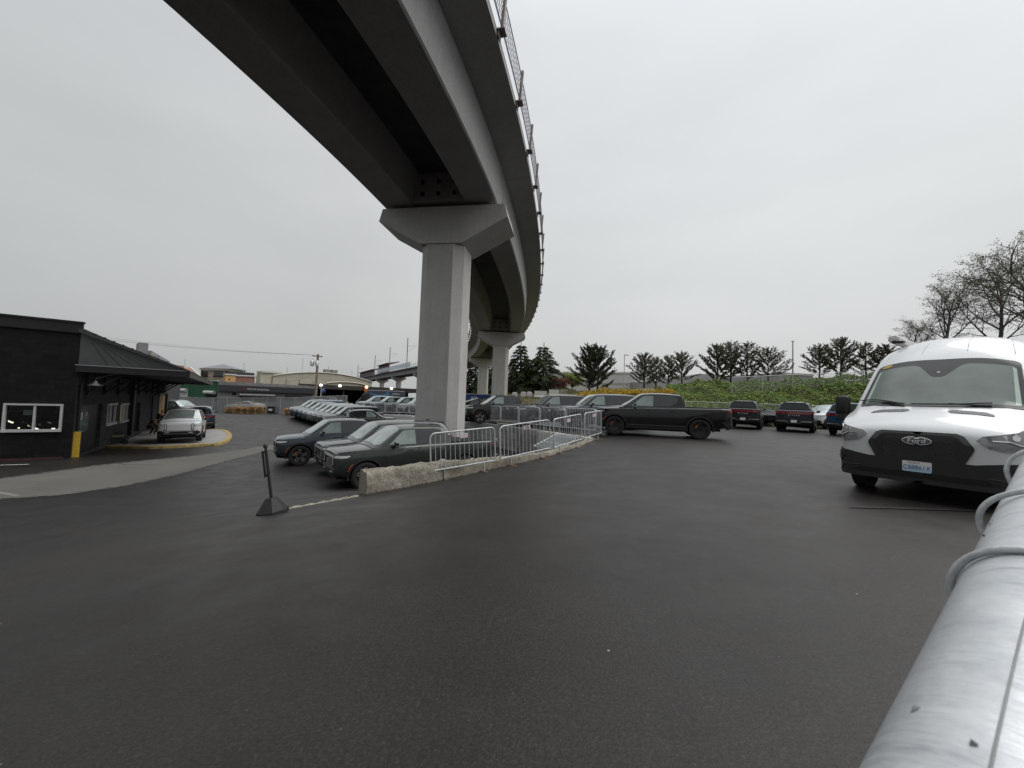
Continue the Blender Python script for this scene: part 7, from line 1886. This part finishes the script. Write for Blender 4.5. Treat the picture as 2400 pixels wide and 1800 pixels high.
for i, (u, Y, vt, rz, k, ws, l_) in enumerate([(1509, 50, 826, 10, 0, 1.0, 'wide cypress, first of the row right of the slim street lamp'), (1537, 52, 834, 80, 1, .9, 'slim cypress, second of the row right of the slim street lamp'), (1565, 50.5, 830, 140, 1, 1.05, 'third cypress of the row right of the slim street lamp'), (1597, 49, 823, 200, 2, 1.0, 'broad cypress, fourth of the row right of the slim street lamp'),
        (1681, 48, 805, 50, 0, .95, 'cypress at the left end of the middle group, left of the plain pole'), (1713, 49, 797, 115, 1, 1.0, 'tallest cypress of the middle group, second from its left'), (1751, 48, 799, 260, 1, 1.0, 'third cypress of the middle group, with a narrow tip'), (1800, 47, 813, 310, 2, 1.05, 'leaning cypress at the right end of the middle group, near the plain pole'),
        (1921, 46, 806, 20, 2, 1.0, 'spreading cypress first right of the plain pole'), (1971, 46, 790, 95, 0, .95, 'tallest cypress right of the plain pole'), (2030, 45, 800, 170, 1, 1.1, 'cypress half behind the left shoulder of the white van'), (2075, 44, 806, 230, 0, 1.1, 'dark cypress behind the awning end of the white van')]):
    plant(CY[k], u, Y, vt, rz, l_, gC, ws)
cy_d = cypress(6.4, 6.6, MT['cyp_dark'], 1.1, 2, .09); plant(cy_d, 1390, 51, 806, 0, 'dense dark double-stemmed cypress left of the slim street lamp', None, 1.0, None, 6.4)
CD = [cedar(7.0, 5.4, MT['cedar']), cedar(7.0, 7.0, MT['cedar'])]
plant(CD[0], 1217, 61, 800, 0, 'narrow pointed cedar just right of the second pier', 'cedars behind the second pier', 1.0, None, 7.0)
plant(CD[1], 1271, 60, 803, 40, 'broad cedar with drooping boughs, between the narrow cedar and the copper tree', 'cedars behind the second pier', 1.0, None, 7.0)
plant(CD[0], 1150, 104, 838, 120, 'dark cedar glimpsed between the second and third piers', 'cedars behind the second pier', 1.3, 1.0, 7.0)
plant(CD[1], 1112, 112, 838, 200, 'dark cedar seen through the gap beside the nearest pier', 'cedars behind the second pier', 1.2, .8, 7.0)
plant(CD[1], 1236, 66, 850, 75, 'low dark cedar filling the space behind the two cedars', 'cedars behind the second pier', 1.4, None, 7.0)
plant(round_tree(4.2, 5.6, MT['redleaf'], 4200, 'copper_tree'), 1314, 57, 880, 0, 'rounded copper red tree between the broad cedar and the dark cypress', None, .92, None, 4.2)
plant(round_tree(4.2, 5.0, MT['darkred'], 3000, 'plum_tree'), 1287, 58.5, 893, 60, 'small dark plum tree under the broad cedar', None, .8, None, 4.2)
plant(round_tree(5.0, 6.0, MT['cedar_lime'], 5200, 'lime_green_tree'), 1340, 62, 868, 20, 'fresh lime green tree behind the copper tree', None, 1.0, None, 5.0)
plant(round_tree(4.6, 4.6, MT['cedar_lime'], 3600, 'lime_green_tree'), 1197, 64, 872, 70, 'fresh green tree right against the second pier', None, .9, None, 4.6)
plant(bush(1.6, 3.6, MT['cedar'], 1800), 1222, 57, 907, 0, 'dark green shrub under the narrow cedar', 'shrubs', 1.2, None, 1.6)
plant(bush(1.6, 3.6, MT['gorse_g'], 1800), 1306, 54.5, 907, 0, 'green shrub in front of the copper tree', 'shrubs', 1.2, None, 1.6)
for i, (u, Y, vt, ws, y_, l_) in enumerate([(1369, 43, 911, .9, 1, 'orange yellow broom bush at the left end of the yellow hedge'), (1396, 44, 915, 1.1, 0, 'greener broom bush, second from the left in the yellow hedge'), (1428, 43, 904, .9, 1, 'tall yellow broom bush with a rounded top, third in the hedge'), (1457, 44, 908, 1.0, 1, 'yellow broom bush in the middle of the hedge'), (1487, 43, 909, 1.1, 1, 'wide yellow broom bush right of the middle of the hedge'), (1515, 42.5, 911, 1.0, 0, 'low greenish broom bush near the right of the yellow hedge'), (1546, 42, 904, 1.15, 1, 'bright yellow broom bush, second from the right in the hedge'), (1570, 41.5, 910, .9, 1, 'yellow broom bush at the right end of the hedge beside the ivy')]):
    x, y = on_up(u, Y); plant(bush(2.0, 2.9, MT['gorse_g'], 3000, MT['gorse_y'] if y_ else None, 'broom_bush') if i < 4 else [o for o in C.objects if o.name.startswith('broom_bush') and o.parent is None][(0, 2, 1, 3)[i-4]], u, Y, vt, i*70, l_, 'broom bushes in the yellow hedge', ws, None, 2.0)
BB = [o for o in C.objects if o.name.startswith('broom_bush') and o.parent is None]
for i, (u, Y, vt, k) in enumerate([(1380, 41.5, 913, 0), (1412, 42, 909, 2), (1442, 41, 908, 2), (1472, 41.2, 910, 3), (1503, 40.5, 909, 0), (1530, 40, 908, 2), (1560, 39.5, 908, 3)]):
    plant(BB[k], u, Y, vt, 40+i*50, f'{words[i]} broom bush from the left in the front rank of the yellow hedge', 'broom bushes in the yellow hedge', 1.25, None, 2.0)
BT = [bare_tree(10, 9.5, 3), bare_tree(10, 9.5, 11)]
def bare(k, u, Y, vt, rz, l_, ws=1.0):
    x, y = on_up(u, Y); z = 6.0; h = at(u, vt, Y).z-z; o = BT[k] if id(BT[k]) not in placed else copy_tree(BT[k]); placed.add(id(BT[k])); s = h/10; o.location = (x, y, z); o.scale = (s*ws, s*ws, s); o.rotation_euler = (0, 0, R(rz)); o['label'] = l_; o['group'] = 'sparse leaved trees behind the van'
bare(0, 2226, 40, 634, 0, 'sparse leaved tree left of the pair rising behind the van roof'); bare(1, 2338, 39, 606, 60, 'taller sparse leaved tree right of the pair behind the van roof'); bare(0, 2480, 34, 545, 130, 'sparse leaved tree at the right edge whose twigs enter the frame', 1.15); bare(1, 2140, 44, 745, 200, 'low sparse tree left of the pair, beside the awning end', .9)
# grey industrial buildings beyond the trees
MT['shed'] = simple('pale_shed_wall', (.42, .42, .41), .8, var=.06, scale=.3); MT['shed2'] = simple('grey_shed_wall', (.30, .30, .31), .8, var=.08, scale=.3)
r, l, za, zr, loc = facade('industrial_shed', 'long pale industrial shed behind the cypress row', 1330, 84, 1560, 92, (871, 872), 20, MT['shed'], 1.5)
mb = MB(); q0, q1 = loc(1330, 872.5), loc(1560, 873.5); mb.bar((q0.x, -.1, q0.z), (q1.x, -.1, q1.z), .2, .35); mb.build('eave_trim', MT['shutter'], r)
mb = MB(); q0, q1 = loc(1330, 898), loc(1560, 899); mb.bar((q0.x, -.05, q0.z), (q1.x, -.05, q1.z), .1, .25); mb.build('wall_band', MT['shed2'], r)
for u in (1375, 1384, 1420): mb = MB(); rect(mb, loc, u, 900, u+5, 909); mb.build('window', MT['glass_dark'], r)
r, l, za, zr, loc = facade('industrial_shed', 'grey gabled industrial shed behind the middle cypress group', 1540, 80, 1790, 88, (892, 894), 20, MT['shed2'], 2.0)
mb = MB(); P = [(0, za), (l*.38, za+2.0), (l*.55, za+2.1), (l, zr)]; mb.add([(x, 0, z) for x, z in P]+[(x, 20, z) for x, z in P], [(0, 1, 2, 3), (7, 6, 5, 4), (0, 4, 5, 1), (1, 5, 6, 2), (2, 6, 7, 3)]); mb.build('gable', MT['shed2'], r)
mb = MB(); rect(mb, loc, 1612, 899, 1668, 908); mb.build('brick_band', simple('pinkish_block', (.27, .22, .21), .9), r)
r, l, za, zr, loc = facade('industrial_shed', 'flat roofed grey shed beside the plain pole', 1830, 72, 1905, 74, (873, 876), 16, MT['shed2'], 3.0)
mb = MB(); mb.box((l/2, -.06, za-.15), (l+.2, .25, .3)); mb.build('eave_trim', MT['shed'], r)
# concrete traffic barriers and blocks on the bank top
def barrier(u0, u1, Y, v, label, mat, hgt=.85):
    a, b = on_up(u0, Y), on_up(u1, Y); a, b = Vector(a), Vector(b); d = b-a; L_ = d.length; m = (a+b)/2; z = bank_z(m.x, m.y)
    prof = [(-.30, 0), (.30, 0), (.30, .10), (.16, .30), (.10, hgt), (-.10, hgt), (-.16, .30), (-.30, .10)]
    mb = MB(); mb.rings([[Vector((x, t, zz)) for t, zz in prof] for x in (-L_/2, -L_/2+.02, L_/2-.02, L_/2)]); o = mb.build('traffic_barrier', mat, None, 25); o.location = (m.x, m.y, z-.02); o.rotation_euler = (0, 0, math.atan2(d.y, d.x)); tag(o, label, 'barrier', 'concrete barriers on the bank')
MT['mossy'] = simple('mossy_concrete', (.13, .13, .075), .95, var=.35, scale=3)
for u0, u1, Y, l_, m_ in ((1252, 1281, 49.0, 'first pale concrete barrier from the left on the bank under the cedar', 'pale_concrete'), (1286, 1310, 48.6, 'second pale concrete barrier from the left on the bank', 'pale_concrete'), (1312, 1330, 48.0, 'greenish concrete barrier, third from the left on the bank', 'weathered'), (1331, 1349, 47.6, 'dark mossy concrete barrier, fourth from the left, beside the broom hedge', 'mossy')):
    barrier(u0, u1, Y, 920, l_, MT[m_])
for u, l_ in ((1206, 'squat white concrete block nearest the second pier'), (1226, 'squat white concrete block in the middle of three'), (1240, 'squat white concrete block nearest the barriers')):
    x, y = on_up(u, 50); z = bank_z(x, y); mb = MB(); mb.rings([[Vector((a*s, b*s, zz)) for a, b in ((-.32, -.3), (.32, -.3), (.32, .3), (-.32, .3))] for zz, s in ((0, 1.1), (.5, 1.08), (.62, .9), (.66, .7))]); o = mb.build('concrete_block', MT['pale_concrete'], None, 30); o.location = (x, y, z-.03); tag(o, l_, 'block', 'concrete blocks on the bank')
# ================================================================== the galvanised rail right in front of the lens, with its loops of tie wire
pd = Vector((.82737526, .54510075, .13533421)).normalized()
e1 = Vector((-.06294424, .32943263, -.94207864)); e1 = (e1-pd*e1.dot(pd)).normalized(); e2 = pd.cross(e1)
PR, PA = .030, .132
pc_ = Vector((0, 0, CAMZ))+e1*PA-e2*PR
def m_pipe():
    m, nt, b = newmat('rail_zinc')
    n1 = noise_n(nt, 48, 6, .65, stretch=(1, 1, 1)); n2 = noise_n(nt, 9, 5, .6, seed=4); n3 = noise_n(nt, 260, 3, .6, seed=8)
    rp = noise_n(nt, 30, 5, .62, stretch=(4.2, .55, .55), seed=12); sk = noise_n(nt, 40, 3, .5, stretch=(.10, 1, 1), seed=15)
    c1 = ramp(nt, n1.outputs[0], [(.28, rgb(.42, .44, .46)), (.5, rgb(.55, .57, .585)), (.72, rgb(.64, .66, .675))]); c2 = ramp(nt, n2.outputs[0], [(.3, rgb(.86, .875, .90)), (.7, rgb(1.06))])
    c = mixc(nt, 1.0, c1.outputs[0], c2.outputs[0], 'MULTIPLY')
    pt = ramp(nt, rp.outputs[0], [(.28, rgb(.50, .51, .56)), (.37, rgb(.95)), (.62, rgb(1)), (.72, rgb(1.12))]); c = mixc(nt, .7, c, pt.outputs[0], 'MULTIPLY')
    L(nt, c, b.inputs['Base Color']); b.inputs['Metallic'].default_value = .4
    rr = ramp(nt, n1.outputs[0], [(.3, rgb(.52)), (.7, rgb(.36))]); L(nt, rr.outputs[0], b.inputs['Roughness'])
    p = bump(nt, b, rp.outputs[0], .9, .0022); p = bump(nt, b, n1.outputs[0], .20, .0012, p); p = bump(nt, b, sk.outputs[0], .25, .0008, p); bump(nt, b, n3.outputs[0], .2, .0005, p); return m
MT['rail_zinc'] = m_pipe(); MT['wire_zinc'] = m_galv('tie_wire_zinc', .66, 60, .45, .3); MT['pit'] = simple('dull_zinc_pit', (.20, .20, .21), .6, .3)
rl = thing('fence_rail', 'thick galvanised steel rail close to the viewer at the lower right', 'rail', pc_)
PM = Matrix((pd, e2, -e1)).transposed().to_4x4()
mb = MB(); n = 64; rings = []
for i in range(91):
    t = lerp(-.6, 2.6, (i/90)**1.5); rings.append([Vector((t, math.cos(2*PI*j/n)*PR, math.sin(2*PI*j/n)*PR)) for j in range(n)])
mb.rings(rings); po = mb.build('pipe', MT['rail_zinc'], rl, 60); po.matrix_local = PM
def on_pipe(t, phi, rho): return (e2*math.cos(phi)-e1*math.sin(phi))*rho+pd*t
# weld seam along the crown and a few zinc runs
mb = MB(); mb.tube([on_pipe(lerp(-.3, 1.5, i/60), R(66)+.01*math.sin(i*.7), PR+.0001) for i in range(61)], .00035, 6); mb.build('weld_seam', MT['pit'], rl, 60)
g = random.Random(3)
for i in range(6):
    t = g.uniform(.02, .55); ph = R(g.uniform(8, 100)); ln = g.uniform(.002, .006)
    mb = MB(); mb.tube([on_pipe(t, ph, PR), on_pipe(t+ln*.3, ph+ln*6, PR+.0003), on_pipe(t+ln*.5, ph+ln*11, PR)], [.0002, g.uniform(.0005, .0011), .0002], 6); mb.build('zinc_run', MT['pit'], rl, 60)
def loop(name, t0, t1, bulge, ph0, ph1, label):
    P = []
    for i in range(49):
        f = i/48; ph = R(lerp(ph0, ph1, f)); b = bulge*math.exp(-((f-.18)/.12)**2); P.append(on_pipe(lerp(t0, t1, f)+.0025*math.sin(f*9), ph, PR+.0019+b)-Vector((0, 0, 0))+pc_)
    mb = MB(); mb.tube(P, .0018, 10); o = mb.build('tie_wire', MT['wire_zinc'], None, 60); tag(o, label, 'wire', 'loops of tie wire round the rail')
loop('tie_wire', .298, .304, .0006, -45, 210, 'loop of tie wire wrapped round the near rail, lowest and nearest of three')
loop('tie_wire', .415, .436, .0036, -45, 210, 'loose bulging loop of tie wire on the near rail, middle of three')
loop('tie_wire', .585, .615, .0045, -45, 210, 'loop of tie wire on the near rail, highest of three at the right edge')
